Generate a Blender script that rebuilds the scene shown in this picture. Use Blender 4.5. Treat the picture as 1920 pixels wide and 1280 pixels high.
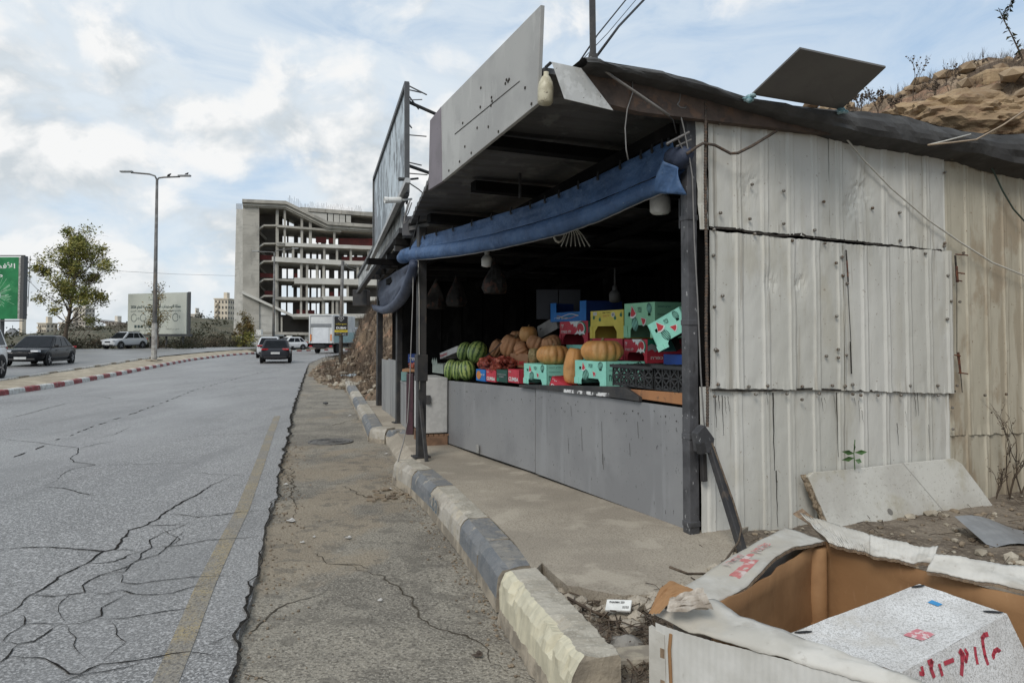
import bpy, bmesh, math, random
from math import sin, cos, pi, radians, sqrt, atan2, tan
from mathutils import Vector, Matrix, noise
for _o in list(bpy.data.objects): bpy.data.objects.remove(_o)
SC = bpy.context.scene; COL = SC.collection
V = Vector
# ------------------------------------------------------------------ camera
F, HOR, PITCH, CAMZ = 1380.0, 630.0, radians(2.0), 1.68
CY = HOR - F*tan(PITCH)
cd = bpy.data.cameras.new('camera'); cam = bpy.data.objects.new('camera', cd); COL.objects.link(cam)
cam.location = (0, 0, CAMZ); cam.rotation_euler = (pi/2+PITCH, 0, 0)
cd.sensor_width = 36.0; cd.lens = 36.0*F/1920; cd.shift_y = (CY-640)/1920
cd.clip_start = 0.05; cd.clip_end = 6000
SC.camera = cam
# ------------------------------------------------------------------ world and sun
SUN_EL, SUN_AZ = radians(43), radians(-156)      # azimuth measured from +Y towards +X
w = bpy.data.worlds.new('World'); SC.world = w; w.use_nodes = True
nt = w.node_tree; N = nt.nodes; L = nt.links; N.clear()
def wn(t, **k):
    n = N.new(t)
    for a, b in k.items(): setattr(n, a, b)
    return n
def wmath(op, a, b=None, c=None, clamp=False):
    n = wn('ShaderNodeMath', operation=op, use_clamp=clamp)
    for i, s in enumerate((a, b, c)):
        if s is None: continue
        if isinstance(s, (int, float)): n.inputs[i].default_value = s
        else: L.new(s, n.inputs[i])
    return n.outputs[0]
out = wn('ShaderNodeOutputWorld'); bg = wn('ShaderNodeBackground'); bg.inputs['Strength'].default_value = 0.1
L.new(bg.outputs[0], out.inputs[0])
sky = wn('ShaderNodeTexSky', sky_type='NISHITA', sun_disc=False, sun_elevation=SUN_EL, sun_rotation=SUN_AZ)
sky.air_density = 1.0; sky.dust_density = 0.6; sky.ozone_density = 1.5
tc = wn('ShaderNodeTexCoord'); sx = wn('ShaderNodeSeparateXYZ'); L.new(tc.outputs['Generated'], sx.inputs[0])
X, Y, Z = sx.outputs
az = wmath('ARCTAN2', X, Y)
el = wmath('ARCSINE', Z)
def wnoise(sa, se, oa, oe, scale, detail, rough, dist=0.0, seed=0.0):
    cx = wn('ShaderNodeCombineXYZ')
    L.new(wmath('MULTIPLY_ADD', az, sa, oa), cx.inputs[0]); L.new(wmath('MULTIPLY_ADD', el, se, oe), cx.inputs[1]); cx.inputs[2].default_value = seed
    n = wn('ShaderNodeTexNoise'); n.inputs['Scale'].default_value = scale; n.inputs['Detail'].default_value = detail
    n.inputs['Roughness'].default_value = rough; n.inputs['Distortion'].default_value = dist
    L.new(cx.outputs[0], n.inputs['Vector']); return n.outputs[0]
def wstep(v, lo, hi):
    n = wn('ShaderNodeMapRange', interpolation_type='SMOOTHSTEP'); L.new(v, n.inputs[0])
    n.inputs[1].default_value = lo; n.inputs[2].default_value = hi; return n.outputs[0]
def blob(a0, e0, ra, re):
    da = wmath('DIVIDE', wmath('SUBTRACT', az, a0), ra); de = wmath('DIVIDE', wmath('SUBTRACT', el, e0), re)
    return wmath('EXPONENT', wmath('MULTIPLY', wmath('ADD', wmath('MULTIPLY', da, da), wmath('MULTIPLY', de, de)), -1.0))
# heaps of cumulus: noise plus a few heaps where the photograph shows them
D = radians
heap = None
for (a0, e0, ra, re, s) in ((-8, 9.5, 7.0, 3.8, .23), (-17, 9.0, 6, 2.6, .17), (-33, 12.0, 8, 4.5, .20), (-22, 15.0, 8, 3.0, .15), (-6, 14, 4, 3.0, .12), (-19, 6.5, 3.5, 2.4, .18), (-27, 4, 14, 3.0, .17),
                            (-21, 10.6, 5.0, 1.5, -.20), (-12, 17.5, 7, 1.6, -.10), (13, 20.5, 9, 2.6, -.22), (24, 21, 6, 3.5, -.10), (27, 14.5, 7, 2.2, -.18)):
    b = wmath('MULTIPLY', blob(D(a0), D(e0), D(ra), D(re)), s)
    heap = b if heap is None else wmath('ADD', heap, b)
cum = wnoise(1, 1.35, 0.3, 0.0, 8.5, 9, .55, .25, 2.3)
cum_l = wnoise(1, 1.35, 0.3-.026, .036, 8.5, 5, .55, .25, 2.3)
cov = wstep(wmath('ADD', cum, heap), .49, .70)
veil = wmath('MULTIPLY', wstep(wnoise(1, 2.6, 4.0, 1.0, 4.2, 7, .62, .9, 7.7), .14, .62), .88)
veil = wmath('MULTIPLY', veil, wmath('SUBTRACT', 1.0, wmath('MULTIPLY', wstep(az, D(-4), D(26)), .42)))
shade = wmath('MULTIPLY_ADD', wmath('SUBTRACT', cum, cum_l), 6.0, 0.58, clamp=True)
lowgrey = wstep(el, D(2), D(15))
def wmix(f, a, b):
    n = wn('ShaderNodeMix', data_type='RGBA')
    if isinstance(f, (int, float)): n.inputs[0].default_value = f
    else: L.new(f, n.inputs[0])
    for s, i in ((a, 6), (b, 7)):
        if isinstance(s, tuple): n.inputs[i].default_value = (*s, 1)
        else: L.new(s, n.inputs[i])
    return n.outputs[2]
blue = wmix(.70, sky.outputs[0], (3.1, 4.4, 5.95))
veiled = wmix(veil, blue, (5.7, 6.2, 6.6))
cl = wmix(shade, (4.5, 4.9, 5.2), (6.8, 6.85, 6.85))
full = wmix(cov, veiled, cl)
haze = wmath('MULTIPLY', wmath('SUBTRACT', 1.0, wstep(el, D(-1), D(9))), .55)
L.new(wmix(haze, full, (5.5, 5.95, 6.25)), bg.inputs['Color'])
sd = bpy.data.lights.new('sun', 'SUN'); sun = bpy.data.objects.new('sun', sd); COL.objects.link(sun)
sd.energy = 1.45; sd.angle = radians(24); sd.color = (1.0, .95, .88)
to_sun = V((sin(SUN_AZ)*cos(SUN_EL), cos(SUN_AZ)*cos(SUN_EL), sin(SUN_EL)))
sun.rotation_euler = to_sun.to_track_quat('Z', 'Y').to_euler(); sun.location = (0, 0, 60)
vs = SC.view_settings; vs.view_transform = 'Standard'; vs.look = 'None'; vs.gamma = 1; vs.exposure = 0.45; vs.use_curve_mapping = False
SC.cycles.max_bounces = 6; SC.cycles.diffuse_bounces = 3; SC.cycles.glossy_bounces = 3
SC.cycles.use_denoising = True

# ------------------------------------------------------------------ measuring helpers (a point of the photograph on a real plane)
def ray(px, py):
    a = (px-960)/F; b = (CY-py)/F
    return V((a, cos(PITCH)-b*sin(PITCH), sin(PITCH)+b*cos(PITCH)))
CP = V((0, 0, CAMZ))
def at(px, py, y):
    d = ray(px, py); return CP + d*(y/d.y)
def gz(px, py, z=0.0):
    d = ray(px, py); return CP + d*((z-CAMZ)/d.z)
def onpl(px, py, p0, n):
    d = ray(px, py); return CP + d*((p0-CP).dot(n)/d.dot(n))
# the stall's own axes: O = its near corner on the ground, U away along the counter, W along the side wall
U = V((-.411, .9116, 0)); W = V((.9116, .411, 0)); O = V((1.35, 5.4, 0)); ZZ = V((0, 0, 1))
def S(a, b, z): return O + U*a + W*b + ZZ*z
def wallp(px, py, a=0.0): return onpl(px, py, O+U*a, U)      # on the plane of the side wall
def fb(px, py, b=0.0): return onpl(px, py, O+W*b, W)         # on a plane parallel to the counter front
ROTB = atan2(-U.y, -U.x)                                      # boxes stand square to the counter

# ------------------------------------------------------------------ materials
def srgb(r, g, b): 
    f = lambda c: (c/255/12.92) if c <= 10 else ((c/255+.055)/1.055)**2.4
    return (f(r), f(g), f(b))
MATS = {}
def mat(name, c1, c2=None, scale=4.0, rough=.7, bump=0.0, bscale=None, metal=0.0, spec=.35, stretch=(1, 1, 1), layers=(), detail=5, lo=.35, hi=.65, rvar=0.0, bstretch=None, bdist=.01, trans=0.0, alpha=1.0, sheen=0.0):
    """procedural material: two tones mixed by noise, then layers (scale, stretch, lo, hi, colour, strength) laid over it"""
    if name in MATS: return MATS[name]
    m = bpy.data.materials.new(name); m.use_nodes = True; t = m.node_tree; n = t.nodes; l = t.links
    p = n['Principled BSDF']; p.inputs['Roughness'].default_value = rough; p.inputs['Metallic'].default_value = metal
    p.inputs['Specular IOR Level'].default_value = spec
    if alpha < 1: p.inputs['Alpha'].default_value = alpha
    if trans: p.inputs['Transmission Weight'].default_value = trans
    tcn = n.new('ShaderNodeTexCoord')
    def nz(sc, st, det=detail, off=0.0):
        mp = n.new('ShaderNodeMapping'); mp.inputs['Scale'].default_value = st; mp.inputs['Location'].default_value = (off, off*1.7, off*.6)
        l.new(tcn.outputs['Object'], mp.inputs[0])
        q = n.new('ShaderNodeTexNoise'); q.inputs['Scale'].default_value = sc; q.inputs['Detail'].default_value = det; q.inputs['Roughness'].default_value = .6
        l.new(mp.outputs[0], q.inputs['Vector']); return q.outputs[0]
    def rng(s, a, b):
        q = n.new('ShaderNodeMapRange'); q.interpolation_type = 'SMOOTHSTEP'; l.new(s, q.inputs[0]); q.inputs[1].default_value = a; q.inputs[2].default_value = b; return q.outputs[0]
    if c2 is None: c2 = tuple(c*.8 for c in c1)
    con = lambda x: .5+(x-.5)*.62          # noise keeps close to one half: bring the thresholds to it
    lo, hi = con(lo), con(hi)
    mx = n.new('ShaderNodeMix'); mx.data_type = 'RGBA'; l.new(rng(nz(scale, stretch), lo, hi), mx.inputs[0])
    mx.inputs[6].default_value = (*c1, 1); mx.inputs[7].default_value = (*c2, 1); cur = mx.outputs[2]
    for i, (sc, st, a, b, col, k) in enumerate(layers):
        rare = a >= .595; f = rng(nz(sc, st, (4 if rare else 2) if sc >= 38 else 6, 3.1*(i+1)), a if rare else con(a), b if rare else con(b))
        if k < 1:
            q = n.new('ShaderNodeMath'); q.operation = 'MULTIPLY'; l.new(f, q.inputs[0]); q.inputs[1].default_value = k; f = q.outputs[0]
        x = n.new('ShaderNodeMix'); x.data_type = 'RGBA'; l.new(f, x.inputs[0]); l.new(cur, x.inputs[6]); x.inputs[7].default_value = (*col, 1); cur = x.outputs[2]
    l.new(cur, p.inputs['Base Color'])
    if rvar:
        q = n.new('ShaderNodeMapRange'); l.new(nz(scale*.7, stretch, 4, 9.0), q.inputs[0]); q.inputs[1].default_value = .3; q.inputs[2].default_value = .7
        q.inputs[3].default_value = max(.05, rough-rvar); q.inputs[4].default_value = min(1, rough+rvar); l.new(q.outputs[0], p.inputs['Roughness'])
    if bump:
        bn = n.new('ShaderNodeBump'); bn.inputs['Strength'].default_value = bump; bn.inputs['Distance'].default_value = bdist
        l.new(nz(bscale or scale*4, bstretch or stretch, 3, 5.0), bn.inputs['Height']); l.new(bn.outputs[0], p.inputs['Normal'])
    MATS[name] = m; return m
def plain(name, c, rough=.6, metal=0.0, spec=.35): return mat(name, c, tuple(x*.86 for x in c), 9, rough, metal=metal, spec=spec)

# ------------------------------------------------------------------ mesh helpers
class MB:
    def __init__(s): s.v = []; s.f = []; s.m = []
    def add(s, vs, fs, m=0):
        k = len(s.v); s.v += [tuple(p) for p in vs]; s.f += [tuple(i+k for i in f) for f in fs]; s.m += [m]*len(fs)
    def quad(s, a, b, c, d, m=0): s.add((a, b, c, d), ((0, 1, 2, 3),), m)
    def poly(s, ps, m=0): s.add(ps, (tuple(range(len(ps))),), m)
    def hexa(s, p, m=0):   # eight corners, bottom ring then top ring
        s.add(p, ((3, 2, 1, 0), (4, 5, 6, 7), (0, 1, 5, 4), (1, 2, 6, 5), (2, 3, 7, 6), (3, 0, 4, 7)), m)
    def box(s, c, sz, ex=V((1, 0, 0)), ey=V((0, 1, 0)), ez=V((0, 0, 1)), m=0):
        c = V(c); a, b, d = ex*(sz[0]/2), ey*(sz[1]/2), ez*(sz[2]/2)
        s.hexa([c-a-b-d, c+a-b-d, c+a+b-d, c-a+b-d, c-a-b+d, c+a-b+d, c+a+b+d, c-a+b+d], m)
    def slab(s, ps, d, m=0):   # polygon ps thickened by the vector d
        n = len(ps); q = [V(p)+d for p in ps]
        s.add(list(ps)+q, [tuple(range(n))[::-1], tuple(range(n, 2*n))]+[(i, (i+1) % n, n+(i+1) % n, n+i) for i in range(n)], m)
    def tube(s, pts, r, n=6, m=0, cap=True):
        pts = [V(p) for p in pts]; rs = r if isinstance(r, (list, tuple)) else [r]*len(pts)
        k = len(s.v); prev = None
        for i, p in enumerate(pts):
            d = (pts[min(i+1, len(pts)-1)]-pts[max(i-1, 0)])
            d = d.normalized() if d.length > 1e-9 else V((0, 0, 1))
            if prev is None:
                a = d.orthogonal().normalized()
            else:
                a = prev - d*prev.dot(d); a = a.normalized() if a.length > 1e-6 else d.orthogonal().normalized()
            prev = a; b = d.cross(a)
            for j in range(n):
                t = 2*pi*j/n; s.v.append(tuple(p+(a*cos(t)+b*sin(t))*rs[i]))
        for i in range(len(pts)-1):
            for j in range(n):
                s.f.append((k+i*n+j, k+i*n+(j+1) % n, k+(i+1)*n+(j+1) % n, k+(i+1)*n+j)); s.m.append(m)
        if cap:
            s.f.append(tuple(k+j for j in range(n))[::-1]); s.f.append(tuple(k+(len(pts)-1)*n+j for j in range(n))); s.m += [m, m]
    def lathe(s, c, prof, n=16, ax=V((0, 0, 1)), m=0, ribs=0, rib=0.0):
        c = V(c); ax = V(ax).normalized(); a = ax.orthogonal().normalized(); b = ax.cross(a); k = len(s.v)
        for (r, h) in prof:
            for j in range(n):
                t = 2*pi*j/n; rr = r*(1-rib*(1-abs(sin(ribs*t/2))**.6)) if ribs else r
                s.v.append(tuple(c+ax*h+(a*cos(t)+b*sin(t))*rr))
        for i in range(len(prof)-1):
            for j in range(n):
                s.f.append((k+i*n+j, k+i*n+(j+1) % n, k+(i+1)*n+(j+1) % n, k+(i+1)*n+j)); s.m.append(m)
    def grid(s, fn, nu, nv, m=0):
        k = len(s.v)
        for i in range(nu+1):
            for j in range(nv+1): s.v.append(tuple(fn(i/nu, j/nv)))
        for i in range(nu):
            for j in range(nv):
                a = k+i*(nv+1)+j; s.f.append((a, a+nv+1, a+nv+2, a+1)); s.m.append(m)
    def rock(s, c, r, rnd, sq=.7, m=0, n=1):
        bm = bmesh.new(); bmesh.ops.create_icosphere(bm, subdivisions=n, radius=1)
        sx_, sy_, sz_ = r*rnd.uniform(.7, 1.3), r*rnd.uniform(.7, 1.3), r*sq*rnd.uniform(.7, 1.2); rt = Matrix.Rotation(rnd.uniform(0, 6.28), 3, 'Z')
        vs = [V(c)+rt@V((v.co.x*sx_*rnd.uniform(.75, 1.15), v.co.y*sy_*rnd.uniform(.75, 1.15), v.co.z*sz_*rnd.uniform(.8, 1.1))) for v in bm.verts]
        fs = [[v.index for v in f.verts] for f in bm.faces]; bm.free(); s.add(vs, fs, m)
    def mesh(s, name, mats, smooth=False):
        me = bpy.data.meshes.new(name); me.from_pydata(s.v, [], s.f)
        for x in (mats if isinstance(mats, (list, tuple)) else [mats]): me.materials.append(x)
        if any(s.m): me.polygons.foreach_set('material_index', s.m)
        if smooth: me.polygons.foreach_set('use_smooth', [True]*len(me.polygons))
        me.update(); return me
    def build(s, name, mats, parent=None, smooth=False, bevel=0.0, local=False, fix=True):
        me = s.mesh(name, mats, smooth)
        if fix:
            bm = bmesh.new(); bm.from_mesh(me); bmesh.ops.recalc_face_normals(bm, faces=bm.faces); bm.to_mesh(me); bm.free()
        return link(name, me, parent, bevel, local, smooth)
def link(name, me, parent=None, bevel=0.0, local=False, smooth=False):
    o = bpy.data.objects.new(name, me); COL.objects.link(o)
    if parent is not None:
        o.parent = parent
        if not local: o.location = -wloc(parent)
    if bevel:
        b = o.modifiers.new('bevel', 'BEVEL'); b.width = bevel; b.segments = 2; b.limit_method = 'ANGLE'; b.angle_limit = radians(35)
    return o
def wloc(o):
    p = V(o.location)
    while o.parent: o = o.parent; p = p+V(o.location)
    return p
def thing(name, label, cat, loc=(0, 0, 0), rotz=0.0, group=None):
    o = bpy.data.objects.new(name, None); COL.objects.link(o); o.empty_display_size = .2
    o.location = loc; o.rotation_euler = (0, 0, rotz); o['label'] = label; o['category'] = cat
    if group: o['group'] = group
    return o
def tag(o, label, cat, group=None):
    o['label'] = label; o['category'] = cat
    if group: o['group'] = group
    return o
def struct(o): o['kind'] = 'structure'; return o
def stuff(o): o['kind'] = 'stuff'; return o
def copy_tree(o, parent=None):
    c = o.copy(); COL.objects.link(c); c.parent = parent
    for ch in o.children: copy_tree(ch, c)
    return c
def fbm(x, y, z=0.0, o=4): return noise.fractal(V((x, y, z)), 1.0, 2.0, o)
# lettering
_AR = {'ا': 'ﺍﺎ', 'أ': 'ﺃﺄ', 'ب': 'ﺏﺐﺑﺒ', 'ة': 'ﺓﺔ', 'ت': 'ﺕﺖﺗﺘ', 'ج': 'ﺝﺞﺟﺠ', 'ح': 'ﺡﺢﺣﺤ', 'خ': 'ﺥﺦﺧﺨ', 'د': 'ﺩﺪ', 'ر': 'ﺭﺮ', 'س': 'ﺱﺲﺳﺴ', 'ش': 'ﺵﺶﺷﺸ',
       'ص': 'ﺹﺺﺻﺼ', 'ض': 'ﺽﺾﺿﻀ', 'ع': 'ﻉﻊﻋﻌ', 'ف': 'ﻑﻒﻓﻔ', 'ق': 'ﻕﻖﻗﻘ', 'ك': 'ﻙﻚﻛﻜ', 'ل': 'ﻝﻞﻟﻠ', 'م': 'ﻡﻢﻣﻤ', 'ن': 'ﻥﻦﻧﻨ', 'ه': 'ﻩﻪﻫﻬ', 'و': 'ﻭﻮ', 'ي': 'ﻱﻲﻳﻴ', 'ى': 'ﻯﻰ', 'ز': 'ﺯﺰ', 'ط': 'ﻁﻂﻃﻄ'}
def shape(t):
    """Arabic letters joined and Hebrew turned into left-to-right drawing order"""
    if any(c in _AR for c in t):
        o = []; join = False; i = 0
        while i < len(t):
            c = t[i]
            if c not in _AR: o.append(c); join = False; i += 1; continue
            if c == 'ل' and i+1 < len(t) and t[i+1] in 'اأ':
                lig = {'ا': 'ﻻﻼ', 'أ': 'ﻷﻸ'}[t[i+1]]; o.append(lig[1 if join else 0]); join = False; i += 2; continue
            fm = _AR[c]; nxt = i+1 < len(t) and t[i+1] in _AR and len(fm) == 4
            o.append(fm[3] if (join and nxt) else fm[2] if nxt else fm[1] if join else fm[0]); join = len(fm) == 4 and nxt; i += 1
        words = ''.join(o).split(' ')
        return ' '.join(x if x.isdigit() else x[::-1] for x in words[::-1])
    if any('\u0590' <= c <= '\u05ff' for c in t): return t[::-1]
    return t
_TX = {}
def text_mesh(t, fat=0.0):
    k = (t, fat)
    if k not in _TX:
        c = bpy.data.curves.new('t', 'FONT'); c.body = shape(t); c.resolution_u = 3; c.offset = fat
        o = bpy.data.objects.new('t', c); COL.objects.link(o); bpy.context.view_layer.update()
        me = bpy.data.meshes.new_from_object(o.evaluated_get(bpy.context.evaluated_depsgraph_get()))
        _TX[k] = ([v.co.copy() for v in me.vertices], [tuple(p.vertices) for p in me.polygons])
        bpy.data.objects.remove(o); bpy.data.meshes.remove(me); bpy.data.curves.remove(c)
    return _TX[k]
def put_text(mb, t, o, ex, ey, w, h=None, fat=0.0, m=0, lift=.003):
    """flat lettering filling w (and h) from the corner o along ex, ey"""
    vs, fs = text_mesh(t, fat)
    if not vs: return
    x0 = min(v.x for v in vs); x1 = max(v.x for v in vs); y0 = min(v.y for v in vs); y1 = max(v.y for v in vs)
    sx_ = w/(x1-x0); sy_ = (h/(y1-y0)) if h else sx_; ex = V(ex).normalized(); ey = V(ey).normalized(); nn = ex.cross(ey)*lift
    mb.add([V(o)+ex*((v.x-x0)*sx_)+ey*((v.y-y0)*sy_)+nn for v in vs], fs, m)
R = random.Random(7)
# ================================================================== ground, roads, kerbs, bank
def road_z(x, y):
    a, b = interp(MED, y), interp(EDGE, y); return .012*sin(max(0, min(1, (x-a)/(b-a)))*pi)
def interp(pl, y):
    for (x0, y0), (x1, y1) in zip(pl, pl[1:]):
        if y0 <= y <= y1: return x0+(x1-x0)*(y-y0)/(y1-y0)
    return pl[0][0] if y < pl[0][1] else pl[-1][0]
EDGE_PX = [(435, 1280), (450, 1190), (470, 1120), (495, 1000), (515, 940), (528, 860), (540, 820), (548, 770), (560, 735), (568, 712), (579, 681)]
EDGE = [(3.0, -14), (.4, -3.5), (-1.0, 2.0)] + [tuple(gz(*p))[:2] for p in EDGE_PX] + [(-14.9, 58), (-16.0, 68)]
MED = [(-9, -14), (-12.5, 0), (-14.1, 12), (-14.4, 20.7), (-14.95, 24.4), (-17.1, 32.6), (-19.4, 41), (-21.8, 50), (-24.0, 62), (-24.6, 70)]
FAR_R = [(-16.0, 68), (-15.3, 76), (-12.0, 85), (-6, 92), (4, 98), (30, 106)]
FAR_L = [(-24.6, 70), (-24.2, 78), (-21.5, 87), (-15, 97), (-3, 105), (28, 115)]
m_asph = mat('asphalt', (.190, .183, .175), (.140, .135, .130), .5, .5, bump=.6, bscale=70, spec=.45, rvar=.08, stretch=(1, .45, 1), bdist=.008,
             layers=((85, (1, 1, 1), .50, .66, (.36, .355, .345), .75), (70, (1, 1, 1), .54, .68, (.045, .044, .042), .8), (52, (1, 1, 1), .56, .70, (.56, .55, .54), .6), (1.3, (1, .2, 1), .50, .75, (.115, .112, .108), .4), (.35, (1.6, .35, 1), .45, .70, (.23, .225, .22), .45)))
m_shld = mat('worn_shoulder', (.265, .24, .195), (.175, .158, .13), 1.1, .9, bump=.9, bscale=38, bdist=.02,
             layers=((70, (1, 1, 1), .54, .68, (.42, .385, .325), .6), (48, (1, 1, 1), .55, .68, (.085, .075, .06), .7), (.8, (1, .5, 1), .52, .66, (.29, .235, .165), .6), (6, (1, 1, 1), .56, .68, (.125, .112, .092), .55)))
m_crack = mat('crack_dirt_and_depth', (.022, .021, .020), (.042, .039, .035), 20, 1.0, spec=0.0)  # dirt, plus the darkness of a crack's depth put into the colour
m_crack2 = mat('shoulder_crack', (.062, .053, .042), (.10, .088, .07), 20, 1.0, spec=0)
m_yel = mat('faded_yellow_paint', (.30, .235, .125), (.23, .19, .13), 5, .6, bump=.4, bscale=60, layers=((60, (1, 1, 1), .48, .62, (.19, .18, .168), .8), (1.6, (1, 1, 1), .44, .62, (.20, .185, .165), .75), (75, (1, 1, 1), .56, .66, (.34, .31, .24), .6), (62, (1, 1, 1), .56, .68, (.05, .045, .04), .6)))
m_conc = mat('pavement_concrete', (.37, .325, .26), (.30, .262, .21), 1.2, .9, bump=.45, bscale=60, layers=((80, (1, 1, 1), .52, .68, (.20, .17, .13), .7), (.55, (1, 1, 1), .52, .72, (.25, .22, .175), .6), (2.2, (1, 1, 1), .56, .72, (.46, .41, .33), .5), (60, (1, 1, 1), .6, .7, (.5, .46, .4), .35)))
m_earth = mat('dry_earth', (.22, .185, .145), (.13, .105, .08), 2.5, .95, bump=1.0, bscale=22, bdist=.03, layers=((30, (1, 1, 1), .55, .7, (.30, .25, .19), .6),))
m_far = mat('open_ground', (.16, .135, .085), (.10, .095, .055), .12, .95, layers=((.9, (1, 1, 1), .5, .7, (.07, .075, .04), .7),))
# big sheet to the horizon
g = MB(); g.quad((-3000, -300, -.16), (3000, -300, -.16), (3000, 4000, -.16), (-3000, 4000, -.16))
struct(g.build('ground', m_far))
# carriageway: its right edge is broken off and ragged
def edge_x(y): return interp(EDGE, y)+.045*fbm(y*1.6, 3.0)+.014*fbm(y*9, 8.0)
rows = []; y = -14.0
while y < 68: rows.append(y); y += .12 if y < 25 else .5
rows.append(68.0)
g = MB()
for y in rows:
    a, b = interp(MED, y), edge_x(y)
    for j in range(9): g.v.append((a+(b-a)*j/8, y, .012*sin(j/8*pi)))
    g.v.append((b+.01, y, -.06))
n = 10
for i in range(len(rows)-1):
    for j in range(n-1): g.f.append((i*n+j, i*n+j+1, (i+1)*n+j+1, (i+1)*n+j)); g.m.append(0)
k = len(g.v)
def lerp2(pl, t):
    q = t*(len(pl)-1); i = min(int(q), len(pl)-2); f = q-i
    return V((pl[i][0]+(pl[i+1][0]-pl[i][0])*f, pl[i][1]+(pl[i+1][1]-pl[i][1])*f, 0))
g.grid(lambda u, v: lerp2(FAR_L, u).lerp(lerp2(FAR_R, u), v), 20, 4)
road = struct(g.build('road', m_asph, smooth=False, fix=False))
# shoulder: broken, dirty old asphalt between carriageway and kerb
g = MB(); rows2 = [yy for yy in rows if yy < 60]
def shoulder_z(x, y): return -.03+.018*fbm(x*.9, y*.9, 1)+.006*fbm(x*5, y*5, 2)
nn = 40
for i, y in enumerate(rows2):
    for j in range(nn+1):
        x = interp(EDGE, y)-.25+12*(j/nn)**1.7
        g.v.append((x, y, shoulder_z(x, y)))
for i in range(len(rows2)-1):
    for j in range(nn): a = i*(nn+1)+j; g.f.append((a, a+1, a+nn+2, a+nn+1)); g.m.append(0)
shoulder = struct(g.build('shoulder', m_shld, smooth=True, fix=False))
# cracks
def ribbon(mb, pts, wd, seed, z=None, jit=.34, taper=True, step=.045, wv=1.0, drift=.05):
    q = []
    for a, b in zip(pts, pts[1:]):
        a, b = V(a), V(b); k = max(1, int((b-a).length/step))
        q += [a.lerp(b, i/k) for i in range(k)]
    q.append(V(pts[-1])); r = random.Random(seed); L_ = []; n_ = len(q)
    for i, p in enumerate(q):
        d = q[min(i+1, n_-1)]-q[max(i-1, 0)]; d.z = 0; d = d.normalized() if d.length > 0 else V((1, 0, 0)); s = V((-d.y, d.x, 0))
        e = (min(1, 4*i/n_, 4*(n_-1-i)/n_)*.85+.15) if taper else 1
        ww = wd*e*(1-wv/2+wv*r.random()); off = s*((fbm(p.x*8+seed, p.y*8)*2.6+fbm(p.x*25+seed, p.y*25)*.9)*wd*jit+fbm(p.x*1.7, p.y*1.7+seed)*drift)
        zz = road_z(p.x, p.y)+.005 if z is None else z if isinstance(z, (int, float)) else z(p.x, p.y)
        L_.append(((p+off+s*ww/2), (p+off-s*ww/2), zz))
    k = len(mb.v)
    for a, b, zz in L_: mb.v += [(a.x, a.y, zz), (b.x, b.y, zz)]
    for i in range(n_-1): mb.f.append((k+2*i, k+2*i+1, k+2*i+3, k+2*i+2)); mb.m.append(0)
def cp(l): return [gz(x/2, 640+y/2) for x, y in l]
CR = [(.030, [(860, 510), (800, 535), (730, 580), (650, 620), (600, 655), (555, 685), (490, 710), (450, 745), (415, 780), (375, 790), (330, 820), (280, 855), (215, 895), (150, 930), (110, 955), (85, 990), (30, 1025), (0, 1040), (-90, 1080)]),
      (.016, [(-60, 786), (0, 783), (130, 775), (270, 778), (375, 787), (480, 785), (530, 790)]), (.014, [(530, 790), (480, 800), (430, 828), (330, 830)]),
      (.013, [(620, 648), (700, 650), (750, 658), (830, 650), (900, 640), (985, 633)]),
      (.016, [(750, 658), (690, 690), (640, 710), (570, 745), (565, 775), (520, 795), (470, 850), (380, 880), (330, 915), (325, 945), (270, 955), (225, 990), (240, 1050), (225, 1065)]),
      (.011, [(555, 690), (640, 690), (690, 685)]), (.014, [(300, 875), (380, 878), (470, 865), (510, 830), (600, 800), (650, 755), (690, 705)]),
      (.014, [(565, 775), (680, 765), (780, 745), (880, 738), (965, 728)]), (.010, [(460, 875), (455, 905), (510, 912), (600, 900), (720, 885), (800, 880), (880, 870)]),
      (.010, [(325, 945), (400, 950), (450, 935), (540, 950), (640, 940), (720, 915), (800, 900)]), (.017, [(225, 1065), (300, 1060), (380, 1030), (385, 1000), (430, 975), (480, 950)]),
      (.020, [(20, 1130), (60, 1140), (130, 1130), (225, 1065)]), (.018, [(95, 1030), (85, 1065), (30, 1100), (20, 1130)]), (.016, [(60, 1140), (20, 1190), (0, 1205), (-60, 1240)]),
      (.012, [(20, 1190), (130, 1195), (200, 1215), (260, 1250), (300, 1250), (380, 1210), (520, 1195), (640, 1180), (700, 1175), (800, 1185), (860, 1180)]),
      (.010, [(380, 1040), (450, 1045), (520, 1030), (620, 1010), (720, 1000)]), (.010, [(450, 1045), (440, 1100), (470, 1130), (420, 1180), (380, 1210)]), (.012, [(200, 1290), (290, 1255), (380, 1240), (480, 1225), (560, 1190)]),
      (.010, [(860, 1095), (800, 1130), (740, 1150)]), (.008, [(85, 1065), (150, 1060), (225, 1062)]), (.009, [(110, 955), (200, 960), (325, 945)]), (.008, [(230, 1075), (290, 1150), (320, 1200)]),
      (.020, [(-30, 360), (100, 378), (180, 390), (300, 402), (275, 440), (270, 455), (300, 460), (350, 465), (270, 480), (210, 520), (180, 540), (165, 548)]), (.016, [(165, 548), (260, 560), (360, 580)]),
      (.014, [(300, 402), (380, 385), (430, 378)]), (.014, [(350, 372), (430, 350), (490, 322)]), (.014, [(-30, 345), (60, 335), (150, 330)]), (.016, [(-30, 300), (60, 285), (170, 255), (240, 235), (330, 225)]), (.016, [(220, 205), (380, 208), (430, 220)]),
      (.009, [(240, 470), (500, 462), (760, 455)]), (.008, [(620, 360), (800, 352), (1040, 340)]), (.008, [(640, 500), (760, 495), (940, 508)]), (.009, [(600, 700), (660, 745), (610, 790)])]
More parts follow.
